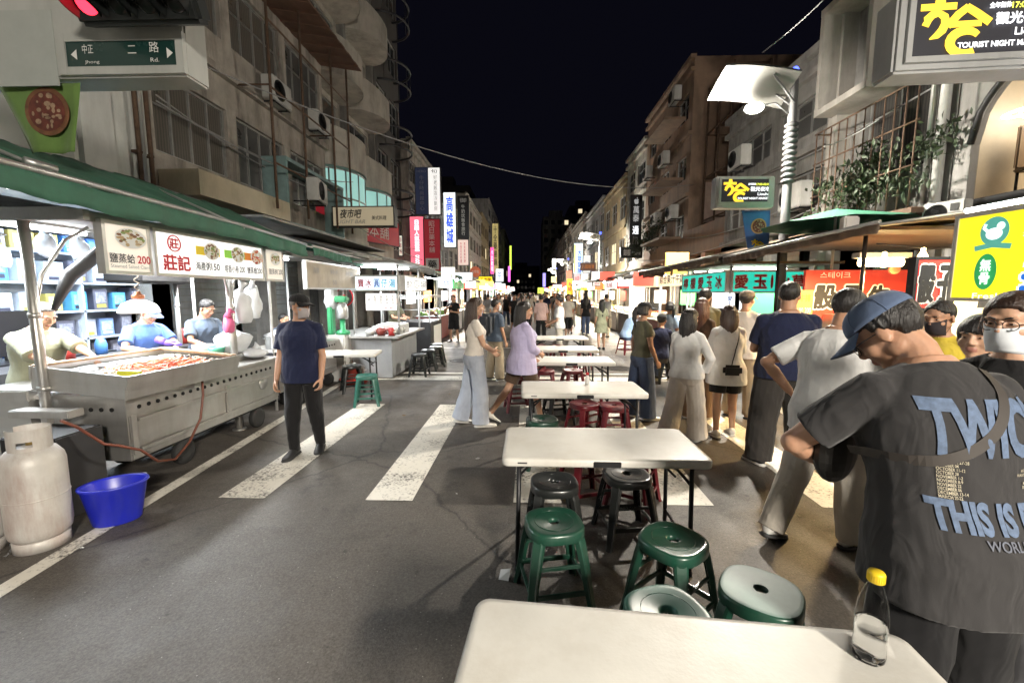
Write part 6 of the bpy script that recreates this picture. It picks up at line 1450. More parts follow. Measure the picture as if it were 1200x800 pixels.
def stall(side, y, w_, seed, label, X, far=False, warm=False, energy=40, txt=None, col=None, group='market stalls along both kerbs'):
    rg = random.Random(seed); f = col or SCOL[seed % len(SCOL)]; d_ = 1.3
    r_ = thing('market_stall', label, 'market stall', (side * X, y, 0), R(90 if side < 0 else -90), group)
    b = MB(); b.box((0, .45, .44), (w_ - .2, .8, .82)); b.build('counter', [STEEL, mat('counter_red', (.3, .04, .03), .45, 0, .15, dirt=.2), mat('counter_white', (.5, .5, .48), .45, 0, .1, dirt=.25), mat('counter_dark2', (.06, .06, .065), .45, .2, .2)][rg.randrange(4)], r_)
    b = MB(); b.box((0, .43, .87), (w_ - .1, .9, .035)); b.build('counter_top', STEEL, r_)
    for x in (-w_ / 2 + .05, w_ / 2 - .05):
        for yy in (.05, 1.35):
            if far and yy > 1: continue
            b = MB(); b.cyl((x, yy, .01), (x, yy, 2.38), .022, n=8); b.build('post', WMETAL, r_)
    cz = 2.42 + rg.uniform(-.06, .12); m = [TARPG, TARP, TARPB, TARPG][rg.randrange(4)]
    b = MB(); n = 10; rows = []
    for i in range(n + 1):
        u = i / n; rows.append([Vector((-w_ / 2 - .1 + (w_ + .2) * u, -.45 + 2.3 * v, cz - .12 + .5 * v - .03 * math.sin(math.pi * v) + .015 * math.sin(u * 17 + v * 3))) for v in (0, .25, .5, .75, 1)])
    for i in range(n):
        for k in range(4): b.quad(rows[i][k], rows[i][k + 1], rows[i + 1][k + 1], rows[i + 1][k])
        b.quad(rows[i][0] + Vector((0, -.01, -.13 - .02 * math.sin(i * 2))), rows[i][0], rows[i + 1][0], rows[i + 1][0] + Vector((0, -.01, -.13 - .02 * math.sin(i * 2 + 2))))
    b.build('canopy', m, r_, fix=False, weld=True)
    b = MB(); b.box((0, -.02, 2.06), (w_ - .06, .08, .36)); sb = b.build('sign_board', f[0], r_)
    fs = SCOL[(seed * 2 + 1) % 7]; q = -side * -1 * (w_ / 2 - .1) * (-1 if side < 0 else 1) * side
    q = -(w_ / 2 - .1) if side < 0 else (w_ / 2 - .1)
    b = MB(); hh = rg.uniform(.3, .55); b.box((q, -.35 + rg.uniform(-.1, .1), 2.1 + rg.uniform(0, .45)), (.06, rg.uniform(.45, .75), hh)); b.build('side_sign', SCOLB[rg.choice((0, 0, 0, 1, 2, 3, 3, 4, 5))], r_)
    s_ = txt or SIGN_TXT[seed % len(SIGN_TXT)]
    lettering([(s_, f[1], 0, 2.06, min(w_ * .8, .34 * len(s_)), .24, .02)], -.066, sb)
    tm = TUBEW if warm else TUBE
    for x in ((0,) if far else (-w_ / 4, w_ / 4)):
        b = MB(); b.cyl((x - w_ * .18, .5, 2.24), (x + w_ * .18, .5, 2.24), .02, n=8); b.build('lamp_tube', tm, r_)
    b = MB()
    for q in range(2 if far else 1): b.ell((rg.uniform(-w_ * .4, w_ * .4), -.3 + .4 * q, 2.2 - .15 * q), (.09, .09, .11) if far else (.05, .05, .065), None, 10, 7)
    b.build('bulb', tm, r_)
    if energy: area((0, .35, 2.2), w_ * .8, energy, (1, .78, .48) if warm else (.95, .97, 1), parent=r_, sy=.3)
    if not far or seed % 2:
        b = MB(); b.box((rg.uniform(-.3, .3), 1.3, 1.55), (w_ * .5, .03, .5)); b.build('menu_panel', SCOL[(seed * 3 + 1) % 7][0], r_)
    b = MB()
    for k in range(14 if far else 34):
        x = rg.uniform(-w_ / 2 + .2, w_ / 2 - .2); yy = rg.uniform(.1, .75); s = rg.uniform(.05, .12); b.m = rg.randrange(3)
        if k % 3: b.ell((x, yy, .89 + s * .5), (s, s, s * .7), None, 8, 5)
        else: b.box((x, yy, .89 + s * .8), (s * 2, s * 1.6, s * 1.6), rz=rg.uniform(0, 3))
    b.build('goods', [GOODS[seed % 6], GOODS[(seed + 2) % 6], PLW], r_)
    return r_
ordn = ['first', 'second', 'third', 'fourth', 'fifth', 'sixth', 'seventh', 'eighth', 'ninth', 'tenth', 'eleventh', 'twelfth', 'thirteenth', 'fourteenth']
y = 14.8
for k in range(24):
    w_ = 2.5 + .3 * (k % 3); far = y > 30; f = SCOL[(k * 3 + 3) % 7]
    lab = ('%s left stall past the dessert carts, with a %s' % (ordn[k], f[2])) if k < 8 else 'small bright stall far down the left row'
    stall(-1, y + w_ / 2, w_, k * 3 + 3, lab, 3.05, far, k % 3 == 1, 100 if y < 40 else (600 if k % 3 == 0 else 0), group=None if k < 8 else 'bright far stalls of the left row'); y += w_ + .35
y = 13.0
for k in range(24):
    w_ = 2.6 + .25 * (k % 2); far = y > 30; f = SCOL[(k * 5 + 4) % 7]
    lab = ('%s right stall past the juice stall, with a %s' % (ordn[k], f[2])) if k < 8 else 'small bright stall far down the right row'
    stall(1, y + w_ / 2, w_, k * 5 + 4, lab, 3.95, far, k % 3 != 2, 130 if y < 40 else (600 if k % 3 == 0 else 0), group=None if k < 8 else 'bright far stalls of the right row'); y += w_ + .3
# ------------------------------------------------------------------ right hand stalls in front
# jelly drink stall with the teal signs
js = thing('jelly_stall', 'jelly drink stall with teal signs on the right', 'food stall', (4.5, 9.1, 0))
b = MB(); b.box((0, 0, .44), (1.4, 2.0, .84)); b.build('counter', STEEL, js); b = MB(); b.box((0, 0, .88), (1.55, 2.15, .04)); b.build('counter_top', STEEL, js)
for x, yy in ((-.75, -1.05), (.75, -1.05), (-.75, 1.05), (.75, 1.05)): b = MB(); b.cyl((x, yy, .01), (x, yy, 2.3), .022, n=8); b.build('post', WMETAL, js)
b = MB(); b.box((0, -.15, 2.22), (1.9, 2.7, .04)); b.build('roof', TARPB, js)
b = MB()
for yy in (-.6, .5): b.cyl((-.5, yy, 2.16), (.5, yy, 2.16), .018)
b.build('lamp_tube', TUBE, js); area((0, 0, 2.12), 1.0, 60, (.95, 1, .98), parent=js, sy=1.5); 
b = MB(); b.box((.6, .3, 1.5), (.04, 1.2, .9)); b.build('menu_panel', F_GREEN, js)
KO = [('愛', -.38), ('玉', -.12), ('·', .04), ('仙', .18), ('草', .40)]
sign('shop_sign', 'teal jelly stall sign facing the viewer with red white edged characters', (4.39, 8.0, 1.9), 0, 1.3, .38, .07, F_TEAL, [(t, WHT, x * 1.3, 0, .26 if t != '·' else .06, .27, .055) for t, x in KO], frame=WMETAL)
lettering([(t, RED, x * 1.3, 0, .235 if t != '·' else .04, .245, .02) for t, x in KO], -.052, [o for o in bpy.data.objects if 'teal jelly stall sign facing the viewer' in str(o.get('label'))][0])
sd_ = sign('shop_sign', 'teal jelly stall side sign running along the street', (3.7, 9.15, 1.9), -90, 2.2, .38, .07, F_TEAL, [(t, WHT, -.85 + .42 * i, 0, .3, .27, .05) for i, t in enumerate('檸檬愛玉冰')], frame=WMETAL)
lettering([(t, RED, -.85 + .42 * i, 0, .28, .245, .02) for i, t in enumerate('檸檬愛玉冰')], -.052, sd_)
for k, (x, t) in enumerate(((3.72, '愛玉冰'), (3.98, '仙草'), (4.85, '愛玉'))):
    sign('paper_sign', ('narrow white paper sign left under the teal signs', 'narrow white paper sign second from left under the teal signs', 'narrow white paper sign at the right under the teal sign')[k], (x, 7.98 - .02 * k, 1.5), -8, .17, .36, .01, F_COOL, [(t, BLU if k < 2 else BLK, 0, 0, .1, .28, .02, True)], 'paper sign', None)  # the paper is given a glow of its own
# fried stall with the cream sign between the jelly stall and the row
stall(1, 11.6, 2.4, 2, 'stall with a long cream sign of black characters past the jelly stall', 3.9, False, False, 55, '綜合果汁牛奶', (F_WARM, BLK, ''), None)
for k, x in enumerate((4.05,)):
    b = MB(); b.box((x, 15.9, 1.25), (.5, .25, 2.4), bev=.02); tag(b.build('lit_fridge', F_COOL), 'tall bright white lit panel between the right stalls', 'fridge')
# dice beef stall
ds = thing('beef_stall', 'orange lit beef stall with red banners on the right', 'food stall', (4.9, 6.0, 0))
b = MB(); b.box((0, -.3, .45), (1.9, .9, .86)); b.build('counter', STEEL, ds); b = MB(); b.box((0, -.3, .9), (2.0, 1.0, .04)); b.build('counter_top', STEEL, ds)
for x in (-1.0, 1.0):
    for yy in (-.85, .85): b = MB(); b.cyl((x, yy, .01), (x, yy, 2.35), .022, n=8); b.build('post', DMETAL, ds)
b = MB(); b.box((.1, -.1, 2.38), (2.5, 2.3, .04)); b.build('roof', TARPB, ds)
bl = b = MB(); b.cyl((-.92, -.7, 2.06), (-.45, -.7, 2.06), .05); b.build('lamp_tube', glow('hot_tube', (1, .72, .32), 22), ds); b = MB(); b.box((-.68, -.7, 2.14), (.6, .12, .06)); b.build('lamp_housing', WMETAL, ds)
area((-.68, -.75, 1.98), .6, 85, (1, .68, .32), parent=ds); b = MB(); b.lathe([(.02, 1.42), (.16, 1.4), (.18, 1.75), (.19, 1.8), (.02, 1.8)], (.55, -.4, 0), 22); b.build('warmer_drum', glow('warm_drum', (1, .75, .4), 1.6), ds)
b = MB(); b.box((.1, .1, 1.15), (1.5, .5, .5)); b.build('hot_case', mat('case_grey', (.3, .28, .25), .35, .4, .1, dirt=.3), ds)
for k in range(5):
    b = MB(); b.lathe([(.01, 2.16), (.022, 2.15), (.02, 2.12), (.045, 2.07), (.05, 2.03), (.03, 1.99), (.005, 1.985)], (-.85 + .42 * k, -.95, .05 * math.sin(k * 2)), 12); b.build('bulb', glow('warm_bulb', (1, .66, .28), 9), ds)
b = MB(); b.tube([(-.95, -.95, 2.25), (-.4, -.95, 2.2), (.3, -.95, 2.21), (.95, -.95, 2.26)], .008, 5); b.build('bulb_cord', DMETAL, ds)
for k, (x, z, w_, h_) in enumerate(((.95, 1.7, .3, .5), (-.35, 1.12, .5, .2), (.35, 1.1, .55, .22))):
    b = MB(); b.box((x, .22 - .02 * k - (.62 if k else 0), z), (w_, .02, h_)); b.build('price_card', [F_WARM, F_YEL, F_RED][k], ds)
sign('shop_banner', 'wide red orange banner with large white edged characters above the beef stall counter', (4.78, 6.3, 1.66), 0, 1.62, .72, .05, face('hot_red', (.5, .035, .02), .25), [('스테이크', WHT, -.4, .29, .42, .09), ('50元 80元 100元', YEL, .45, -.25, .55, .08)], 'banner', None)
dsb = [o for o in bpy.data.objects if 'wide red orange banner' in str(o.get('label'))][0]
for t, x in (('骰', -.53), ('子', -.15), ('牛', .21)):
    lettering([(t, WHT, x, -.02, .34, .38, .075, False, .12)], -.032, dsb); lettering([(t, BLK, x, -.02, .30, .34, .035, False, .12)], -.037, dsb)
psign('menu_board', 'orange and yellow menu board left of the red orange beef banner', (930, 340, 953, 385), 6.25, .03, F_ORG, [('牛排', YEL, 0, .3, .7, .2, .02), ('100 200', WHT, 0, -.02, .8, .14), ('豬排', YEL, 0, -.32, .7, .2, .02)], frame=None)
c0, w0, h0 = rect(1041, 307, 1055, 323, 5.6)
b = MB(); b.lathe([(.01, .02), (w0 / 2, .02), (w0 / 2, -.02), (.01, -.02)], c0, 24, Matrix.Rotation(R(90), 4, 'X')); tag(b.build('round_plaque', face('plaque', (.5, .2, .08), .5)), 'small round wooden plaque beside the hot lamp of the beef stall', 'plaque')  # no lamp inside: the wood colour is given a slight glow
q = psign('shop_sign', 'square red sign with two big black white edged characters', (1065, 303, 1117, 362), 4.3, .06, face('sign_red', (.75, .04, .03), .9), [], frame=DMETAL)
c0, w0, h0 = rect(1065, 303, 1117, 362, 4.3)
for t, x in (('骰', -.235), ('子', .235)):
    lettering([(t, WHT, x * w0, 0, .48 * w0, .82 * h0, .07, False, .06)], -.048, q); lettering([(t, BLK, x * w0, 0, .43 * w0, .75 * h0, .03, False, .06)], -.053, q)
# chicken cutlet stall with the yellow sign
ck = thing('chicken_stall', 'fried chicken stall below the yellow sign at the right edge', 'food stall', (4.4, 2.9, 0))
b = MB(); b.box((0, .3, .45), (1.2, 1.9, .86)); b.build('counter', STEEL, ck)
for x, yy in ((.62, 1.2), (.62, -.8)): b = MB(); b.cyl((x, yy, .01), (x, yy, 2.42), .025, n=8); b.build('post', STEEL, ck)
b = MB(); b.box((.35, 0, 2.44), (1.2, 1.9, .04)); b.build('roof', TARPG, ck)
b = MB(); b.cyl((-.72, -.5, 2.38), (-.72, .9, 2.38), .02); b.build('lamp_tube', TUBE, ck); area((-.5, .2, 2.34), .3, 30, parent=ck, sy=1.4)
b = MB(); b.box((.1, .95, 1.45), (.8, .05, .5)); b.build('menu_panel', face('menu_dim', (.8, .75, .5), .4), ck)
b = MB(); b.box((-.2, 1.22, 1.42), (.5, .04, .28)); b.build('price_panel', face('menu_dim', (.8, .75, .5)), ck)
ys = sign('shop_sign', 'large bright yellow chicken cutlet sign with red and blue characters at the right edge', (3.74, 2.95, 1.985), -84, 1.7, .68, .08, F_YEL, [('香', WHTL, -.19, .16, .40, .33, .09, False, .15), ('雞', WHTL, .22, .16, .38, .33, .09, False, .15), ('排', WHTL, -.19, -.14, .40, .32, .09, False, .15), ('Fresh chicken', WHTL, -.42, -.31, .5, .045)], frame=WMETAL)
lettering([('香', REDL, -.19, .16, .36, .29, .045, False, .15), ('雞', REDL, .22, .16, .34, .29, .045, False, .15), ('排', ink('deep_blue', (.02, .2, .8), .6), -.19, -.14, .36, .28, .045, False, .15)], -.057, ys)
b = MB(); disc(b, -.6, -.12, .075, .14, -.0525, 26); b.build('green_oval', ink('leaf', (.03, .42, .12), .5), ys, fix=False); lettering([('無骨', WHTL, -.6, -.12, .075, .2, .02, True)], -.056, ys)
b = MB(); disc(b, -.57, .19, .095, .11, -.0525, 28); b.build('emblem_disc', ink('emblem_teal', (.12, .5, .42), .5), ys, fix=False)
b = MB(); disc(b, -.57, .17, .055, .045, -.0545, 18); disc(b, -.53, .225, .027, .03, -.055, 14); stroke(b, [(-.61, .19), (-.64, .22), (-.63, .25)], .022, -.0548); b.build('emblem_hen', WHTL, ys, fix=False)
b = MB(); stroke(b, [(-.69, .065), (-.57, .085), (-.45, .065)], .04, -.0555); b.build('emblem_ribbon', ink('emblem_teal', (.12, .5, .42), .5), ys, fix=False)
# tarp roofs over the right stalls
awning('awning', 'brown tarp roof over the beef stall on the right', [(4.4, 3.45, 2.38, 5.9, 2.75), (6.4, 3.4, 2.32, 5.9, 2.7), (7.6, 3.4, 2.3, 5.9, 2.7)], TARPB, .1, 11, .05)
awning('awning', 'long brown sheet awning rising over the jelly stall', [(7.7, 3.35, 2.35, 5.8, 2.95), (10.4, 3.3, 2.3, 5.8, 2.9), (12.8, 3.3, 2.3, 5.8, 2.9)], TARPB, .12, 13, .04)
um = thing('parasol', 'green parasol top poking above the brown awnings by the nearest street lamp', 'parasol', (4.75, 6.9, 0))
b = MB(); pts = [Vector((1.0 * math.cos(a), 1.0 * math.sin(a), 2.72 + .02 * (k % 2))) for k, a in enumerate(2 * math.pi * k / 16 for k in range(16))]; o = len(b.v); b.add(pts + [Vector((0, 0, 2.98))], [(k, (k + 1) % 16, 16) for k in range(16)]); b.build('canopy', mat('parasol_green', (.04, .2, .12), .6, 0, .15, 4), um, fix=False)
b = MB(); b.cyl((0, 0, .01), (0, 0, 2.97), .02); b.build('pole', WMETAL, um)
b = MB(); b.box((4.35, 6.05, 2.62), (.2, .12, .2), bev=.02); tag(b.build('junction_box', PLW), 'small white box with dark print on the brown tarp roof', 'box')

rng = random.Random(31)
for k in range(9):
    x, y, z = -5.3 + rng.uniform(-.3, .3), 3.5 + k * .42, 2.15 + rng.uniform(-.08, .12)
    bag('plastic_bag', 'crumpled clear white bag hung under the roof behind the vendors', (x, y, z), (.09, .1, .16), 20 + k, BAGM); o = bpy.context.scene.collection.objects[-1]; o['group'] = 'bags hung under the roof behind the vendors'
for k in range(7):
    x, y = -5.15, 3.7 + k * .42
    b = MB(); h_ = rng.uniform(.16, .3); r_ = rng.uniform(.05, .1); b.lathe([(r_ * .9, 0), (r_, h_ * .7), (r_ * .7, h_), (r_ * .5, h_ * 1.05), (.01, h_ * 1.06)], n=16)
    tag(b.build('canister', [STEEL, PLW, mat('canister_red', (.4, .04, .03), .4), mat('canister_blue', (.05, .15, .4), .4)][k % 4], None, (x, y, .95)), 'canister on the dark counter behind the vendors', 'canister', 'canisters behind the vendors')
b = MB(); b.box((-5.15, 4.95, .47), (.5, 3.2, .94)); tag(b.build('back_counter', mat('counter_dark', (.05, .05, .055), .5, .3, .2)), 'long dark back counter behind the three seafood vendors', 'counter')
# ------------------------------------------------------------------ folding tables and plastic stools
TTOP = mat('table_plastic', (.6, .585, .54), .42, 0, .07, 3, .045, 90, dirt=.3, wear=(.36, .31, .24), dscale=3.2); LEGB = mat('table_leg', (.02, .02, .022), .4, .5, .15, 12)
def rrect(w, d, r, n=7):
    return [(sx * (w / 2 - r) + r * math.cos(a), sy * (d / 2 - r) + r * math.sin(a)) for sx, sy, a0 in ((1, 1, 0), (-1, 1, 90), (-1, -1, 180), (1, -1, 270)) for a in (R(a0 + 90 * k / n) for k in range(n + 1))]
def make_table(loc, rz, label, w=1.22, d=.6):
    r_ = thing('folding_table', label, 'table', loc, R(rz), 'folding tables down the middle of the road')
    b = MB()
    def lay(w_, d_, r2, z): return [Vector((x, y, z)) for x, y in rrect(w_, d_, r2)]
    b.loft([lay(w - .05, d - .05, .02, .70), lay(w - .006, d - .006, .04, .692), lay(w, d, .045, .70), lay(w, d, .045, .73), lay(w - .012, d - .012, .04, .739), lay(w - .05, d - .05, .03, .741)], True, False, True)
    t = b.build('table_top', TTOP, r_)
    b = MB(); b.box((0, -d / 2 + .004, .712), (.16, .02, .034), bev=.004); b.build('latch', LEGB, t)
    b = MB(); b.box((-w / 2 + .12, -d / 2 - .0005, .716), (.055, .003, .009)); b.build('maker_plate', mat('plate_dark', (.06, .06, .06), .5), t)
    for s in (-1, 1):
        x = s * (w / 2 - .1); f = MB()
        for q in (-1, 1):
            f = MB(); f.tube([(x, q * (d / 2 - .07), .695), (x + s * .012, q * (d / 2 - .065), .0)], .0135, 10); f.lathe([(.017, 0), (.017, .03), (.0135, .032)], (x + s * .012, q * (d / 2 - .065), .001), 10); f.build('leg', LEGB, r_)
        f = MB(); f.tube([(x + s * .009, -d / 2 + .067, .17), (x + s * .009, d / 2 - .067, .17)], .010, 8); f.tube([(x + s * .002, -d / 2 + .067, .56), (x + s * .002, d / 2 - .067, .56)], .010, 8); f.tube([(x, 0, .56), (s * (w / 2 - .34), 0, .69)], .010, 8); f.tube([(x, .03, .5), (x - s * .12, .03, .62)], .008, 8); f.build('crossbar', LEGB, r_)
    return r_
tabs = [((.43, .90, .004), -5, 'nearest cream folding table with the water bottle, cut by the bottom edge'), ((.47, 2.68, .004), 0, 'cream folding table second from the viewer, with green stools around it'), ((.56, 4.30, .004), 1, 'third cream folding table with a small red capped bottle on it'),
        ((.63, 6.15, .004), 0, 'fourth cream folding table beside the woman in the lilac shirt'), ((.62, 7.45, .004), 0, 'fifth cream folding table, with dark red stools behind it'), ((.7, 9.3, .004), 2, 'farthest cream folding table beside the standing man in white')]
t0 = make_table(*tabs[0])
for l, r_, lab in tabs[1:]: dup(t0, l, R(r_), lab)
lt = make_table((-2.95, 6.75, .004), 8, 'pale folding table in front of the second left cart', 1.1, .6); lt['group'] = 'folding tables at the left carts'; del lt['group']
def make_stool(m, mtop=None):
    """moulded stool: pierced round-cornered seat, four splayed channel legs, two side rails and a foot frame"""
    r_ = thing('plastic_stool', 'x', 'stool')
    S = lambda r, z, e=.72, n=40: [Vector((r * math.copysign(abs(math.cos(a)) ** e, math.cos(a)), r * math.copysign(abs(math.sin(a)) ** e, math.sin(a)), z)) for a in (2 * math.pi * (k + .5) / n for k in range(n))]
    b = MB(); b.loft([S(.155, .405), S(.157, .407), S(.156, .448), S(.151, .457), S(.143, .460, .8), S(.132, .4575, .85), S(.04, .457, 1), S(.03, .453, 1), S(.027, .44, 1), S(.027, .43, 1), S(.05, .43, 1), S(.14, .432, .8), S(.148, .41)], False, True)
    b.tube([(.105 * math.cos(a), .105 * math.sin(a), .457) for a in (2 * math.pi * k / 40 for k in range(40))], .0022, 5, closed=True); st_ = b.build('seat', m, r_)
    if mtop:
        b = MB(); b.loft([S(.028, .4605, 1), S(.136, .4612, .85), S(.148, .4602, .78), S(.15, .459, .75)], False, False, True); b.build('pale_top', mtop, st_, fix=False)  # paler disc laid over the seat top
    for sx in (-1, 1):
        for sy in (-1, 1):
            b = MB(); rings = []
            for t in (0, .12, .35, .7, 1):
                z = .435 * (1 - t); c = lerp(.103, .175, t) + .006 * math.sin(min(1, t * 2) * math.pi); w_ = lerp(.066, .042, t); th = lerp(.036, .026, t)
                u = Vector((sx, -sy, 0)).normalized() * w_; v = Vector((sx, sy, 0)).normalized() * th; p = Vector((sx * c, sy * c, z))
                rings.append([p + u * x + v * y for x, y in ((-.5, .3), (-.35, .5), (.35, .5), (.5, .3), (.5, -.5), (.34, -.5), (.28, .12), (-.28, .12), (-.34, -.5), (-.5, -.5))])
            b.loft(rings, True, False, False); b.build('leg', m, r_)
    for z, c, h_ in ((.13, .158, .03), (.27, .138, .022)):
        for a in range(4):
            if z > .2 and a % 2: continue
            M = Matrix.Rotation(R(90) * a, 4, 'Z'); b = MB(); b.add(*(lambda q: (q.v, q.f))(MB().box((0, c, z), (c * 2 - .02, .014, h_), bev=.004)), M); b.build('rail', m, r_)
    b = MB()
    b.build('x', m) if False else None
    return r_
SG = mat('stool_green', (.009, .052, .032), .32, 0, .12, 5, coat=.1, dirt=.3, wear=(.08, .1, .09), dscale=6); SK = mat('stool_black', (.014, .016, .016), .3, 0, .12, 5, coat=.2, dirt=.12); SR = mat('stool_red', (.105, .008, .013), .3, 0, .12, 5, coat=.1, dirt=.1); ST = mat('stool_teal', (.03, .13, .1), .35, 0, .1, 5, dirt=.2)
SP = mat('stool_pale_seat', (.2, .27, .25), .5, 0, .15, 5, dirt=.25)
stools = {}
def stool(col, loc, rz, label, group='plastic stools around the road tables'):
    if col not in stools:
        o = make_stool(*{'g': (SG,), 'k': (SK,), 'r': (SR,), 'p': (SG, SP), 't': (ST,)}[col]); stools[col] = o; o.location = loc; o.rotation_euler.z = R(rz); tag(o, label, None, group)
    else: dup(stools[col], loc, R(rz), label, group)
stool('g', (.155, 2.22, .004), 12, 'dark green plastic stool at the left front leg of the second table')
stool('g', (.75, 2.07, .004), 40, 'glossy dark green plastic stool right of centre, in front of the second table')
stool('p', (.99, 1.70, .004), 55, 'green plastic stool with a pale seat top beside the nearest table')
stool('t', (.56, 1.56, .004), 20, 'teal plastic stool whose seat just shows above the edge of the nearest table')
stool('k', (.19, 2.72, .004), 5, 'black plastic stool tucked under the left of the second table')
stool('k', (.70, 2.86, .004), 8, 'black plastic stool tucked under the right of the second table')
stool('r', (.48, 3.35, .004), 20, 'dark red plastic stool between the second and third tables')
stool('r', (.86, 3.32, .004), 60, 'glossy red plastic stool right of the other red one behind the second table')
stool('g', (.16, 4.12, .004), 10, 'dark green plastic stool under the left end of the third table')
stool('r', (.66, 4.75, .004), 30, 'dark red plastic stool behind the third table, near its right leg')
stool('r', (.98, 4.68, .004), 0, 'bright red plastic stool at the right end behind the third table')
stool('k', (.42, 5.5, .004), 15, 'black plastic stool in front of the fourth table')
stool('r', (.8, 5.55, .004), 40, 'red plastic stool in front of the fourth table, on its right')
stool('r', (-.12, 6.1, .004), 10, 'red plastic stool at the left end of the fourth table behind the woman in lilac')
for k, (x, y) in enumerate(((.3, 6.8), (.75, 6.85), (.95, 8.1), (.3, 10.2), (.75, 10.1), (1.3, 9.5), (.2, 9.0))):
    stool('r', (x, y, .004), 17 * k, 'dark red plastic stool among the tables farther down the road', 'dark red stools among the far road tables')
stool('t', (-2.42, 6.30, .004), 15, 'teal green plastic stool beside the pale table at the left carts', None)
for k, (x, y) in enumerate(((-2.2, 8.6), (-2.15, 9.2), (-2.1, 9.75), (-2.2, 10.3))): stool('k', (x, y, .004), 10 * k, 'black plastic stool along the street side of the ice stall', 'black stools at the ice stall')
stool('k', (-3.0, 7.15, .004), 30, 'black plastic stool behind the pale table at the left carts', None)
stool('r', (2.75, 11.9, .004), 30, 'red plastic stool under the person in blue on the right', None); stool('k', (2.55, 8.15, .004), 30, 'black plastic stool under the seated person in a dark cap', None)
st = MB(); st.quad((0, 0, 0), (.045, 0, 0), (.045, 0, .03), (0, 0, .03))
# paper litter and tape by the table leg
b = MB(); b.add([(-.16, 2.36, .006), (-.10, 2.34, .012), (-.09, 2.40, .05), (-.15, 2.42, .03)], [(0, 1, 2, 3)]); tag(b.build('paper_tag', PLW), 'torn white paper tag at the foot of the second table leg', 'paper')
rng = random.Random(77)
for k in range(26):
    x, y = rng.uniform(-3.0, 2.6), rng.uniform(1.9, 9.5); b = MB(); a = rng.uniform(0, 6.3); w_ = rng.uniform(.012, .035)
    b.add([(w_ * math.cos(a + q) * rng.uniform(.6, 1.1), w_ * math.sin(a + q) * .7, rng.uniform(0, .012)) for q in (0, 1.3, 2.6, 3.9, 5.2)], [(0, 1, 2, 3, 4)])
    tag(b.build('paper_scrap', [PLW, mat('leaf_litter', (.14, .09, .04), .8), mat('scrap_grey', (.3, .29, .27), .8)][k % 3], None, (x, y, .0095)), 'tiny scrap of litter lying on the asphalt', 'litter', 'scraps of litter on the road')
# ------------------------------------------------------------------ the bottle on the near table
bc = P(1017, 770, Z=.745); bt = thing('water_bottle', 'clear half full plastic water bottle with a yellow cap on the nearest table', 'bottle', (bc.x, bc.y, .7455))
bt.scale = (1.12, 1.12, 1.18)
CLEAR = mat('clear_plastic', (.99, .99, .99), .03, 0, 0, trans=1, ior=1.12); WATER = mat('water', (.98, .99, .99), .02, 0, 0, trans=1, ior=1.16)
b = MB(); b.lathe([(.012, .006), (.026, .0), (.031, .006), (.0325, .02), (.031, .05), (.0325, .075), (.0325, .1), (.029, .13), (.022, .155), (.0145, .178), (.013, .19), (.0125, .19), (.0138, .178), (.0212, .155), (.0282, .13), (.0318, .1), (.0318, .075), (.0302, .05), (.0318, .02), (.030, .0075), (.012, .0075)], n=40); b.build('bottle_body', CLEAR, bt)
b = MB(); b.lathe([(.005, .0085), (.0292, .009), (.0308, .02), (.0293, .05), (.0308, .075), (.0308, .088), (.004, .088)], n=36); b.build('water', WATER, bt)
b = MB(); b.lathe([(.0155, .183), (.0165, .184), (.0165, .203), (.015, .206), (.002, .206)], n=28)
for k in range(24): a = 2 * math.pi * k / 24; b.box((.0166 * math.cos(a), .0166 * math.sin(a), .193), (.0015, .0015, .016), rz=a)
b.build('cap', mat('cap_yellow', (.7, .5, .02), .4, 0, .05), bt)
b = MB(); b.lathe([(.02, 0), (.022, .01), (.022, .075), (.014, .09), (.012, .1)], n=18); q = thing('sauce_bottle', 'small pale sauce bottle with a red cap on the third table', 'bottle', (.64, 4.42, .746)); b.build('bottle_body', PLW, q); b = MB(); b.lathe([(.014, .1), (.014, .125), (.004, .128)], n=14); b.build('cap', RED, q)
# ------------------------------------------------------------------ the people
def on_back(info, items, label_name, m, rootname='lettering', off=.0025):
    """print lettering onto the back of the shirt"""
    root = info['root']; so = [c for c in root.children if c.name.startswith('shirt')][0]
    bm = bmesh.new(); bm.from_mesh(so.data); bvh = BVHTree.FromBMesh(bm); bm.free()
    b = MB()
    for it in items:
        it = list(it) + [.0, False, 0][len(it) - 5:]; put_text(b, it[0], it[1], it[2], it[3], it[4], 0, it[5])
    t = bmesh.new(); vs = [t.verts.new(v) for v in b.v]
    for f in b.f:
        try: t.faces.new([vs[i] for i in f])
        except ValueError: pass
    x0, x1 = min(v.co.x for v in t.verts), max(v.co.x for v in t.verts); z0, z1 = min(v.co.z for v in t.verts), max(v.co.z for v in t.verts)
    st_ = .008
    for k in range(int((x1 - x0) / st_) + 1): bmesh.ops.bisect_plane(t, geom=t.verts[:] + t.edges[:] + t.faces[:], plane_co=(x0 + k * st_, 0, 0), plane_no=(1, 0, 0))
    for k in range(int((z1 - z0) / st_) + 1): bmesh.ops.bisect_plane(t, geom=t.verts[:] + t.edges[:] + t.faces[:], plane_co=(0, 0, z0 + k * st_), plane_no=(0, 0, 1))
    dead = []
    for v in t.verts:
        h = bvh.ray_cast(Vector((v.co.x, -1.2, v.co.z)), Vector((0, 1, 0)))
        if h[0] is None: dead.append(v)
        else: v.co = h[0] + Vector((0, -off, 0)) + h[1] * off * .5
    bmesh.ops.delete(t, geom=dead, context='VERTS')
    me = bpy.data.meshes.new(rootname); t.to_mesh(me); t.free(); me.materials.append(m); return link(rootname, me, so)
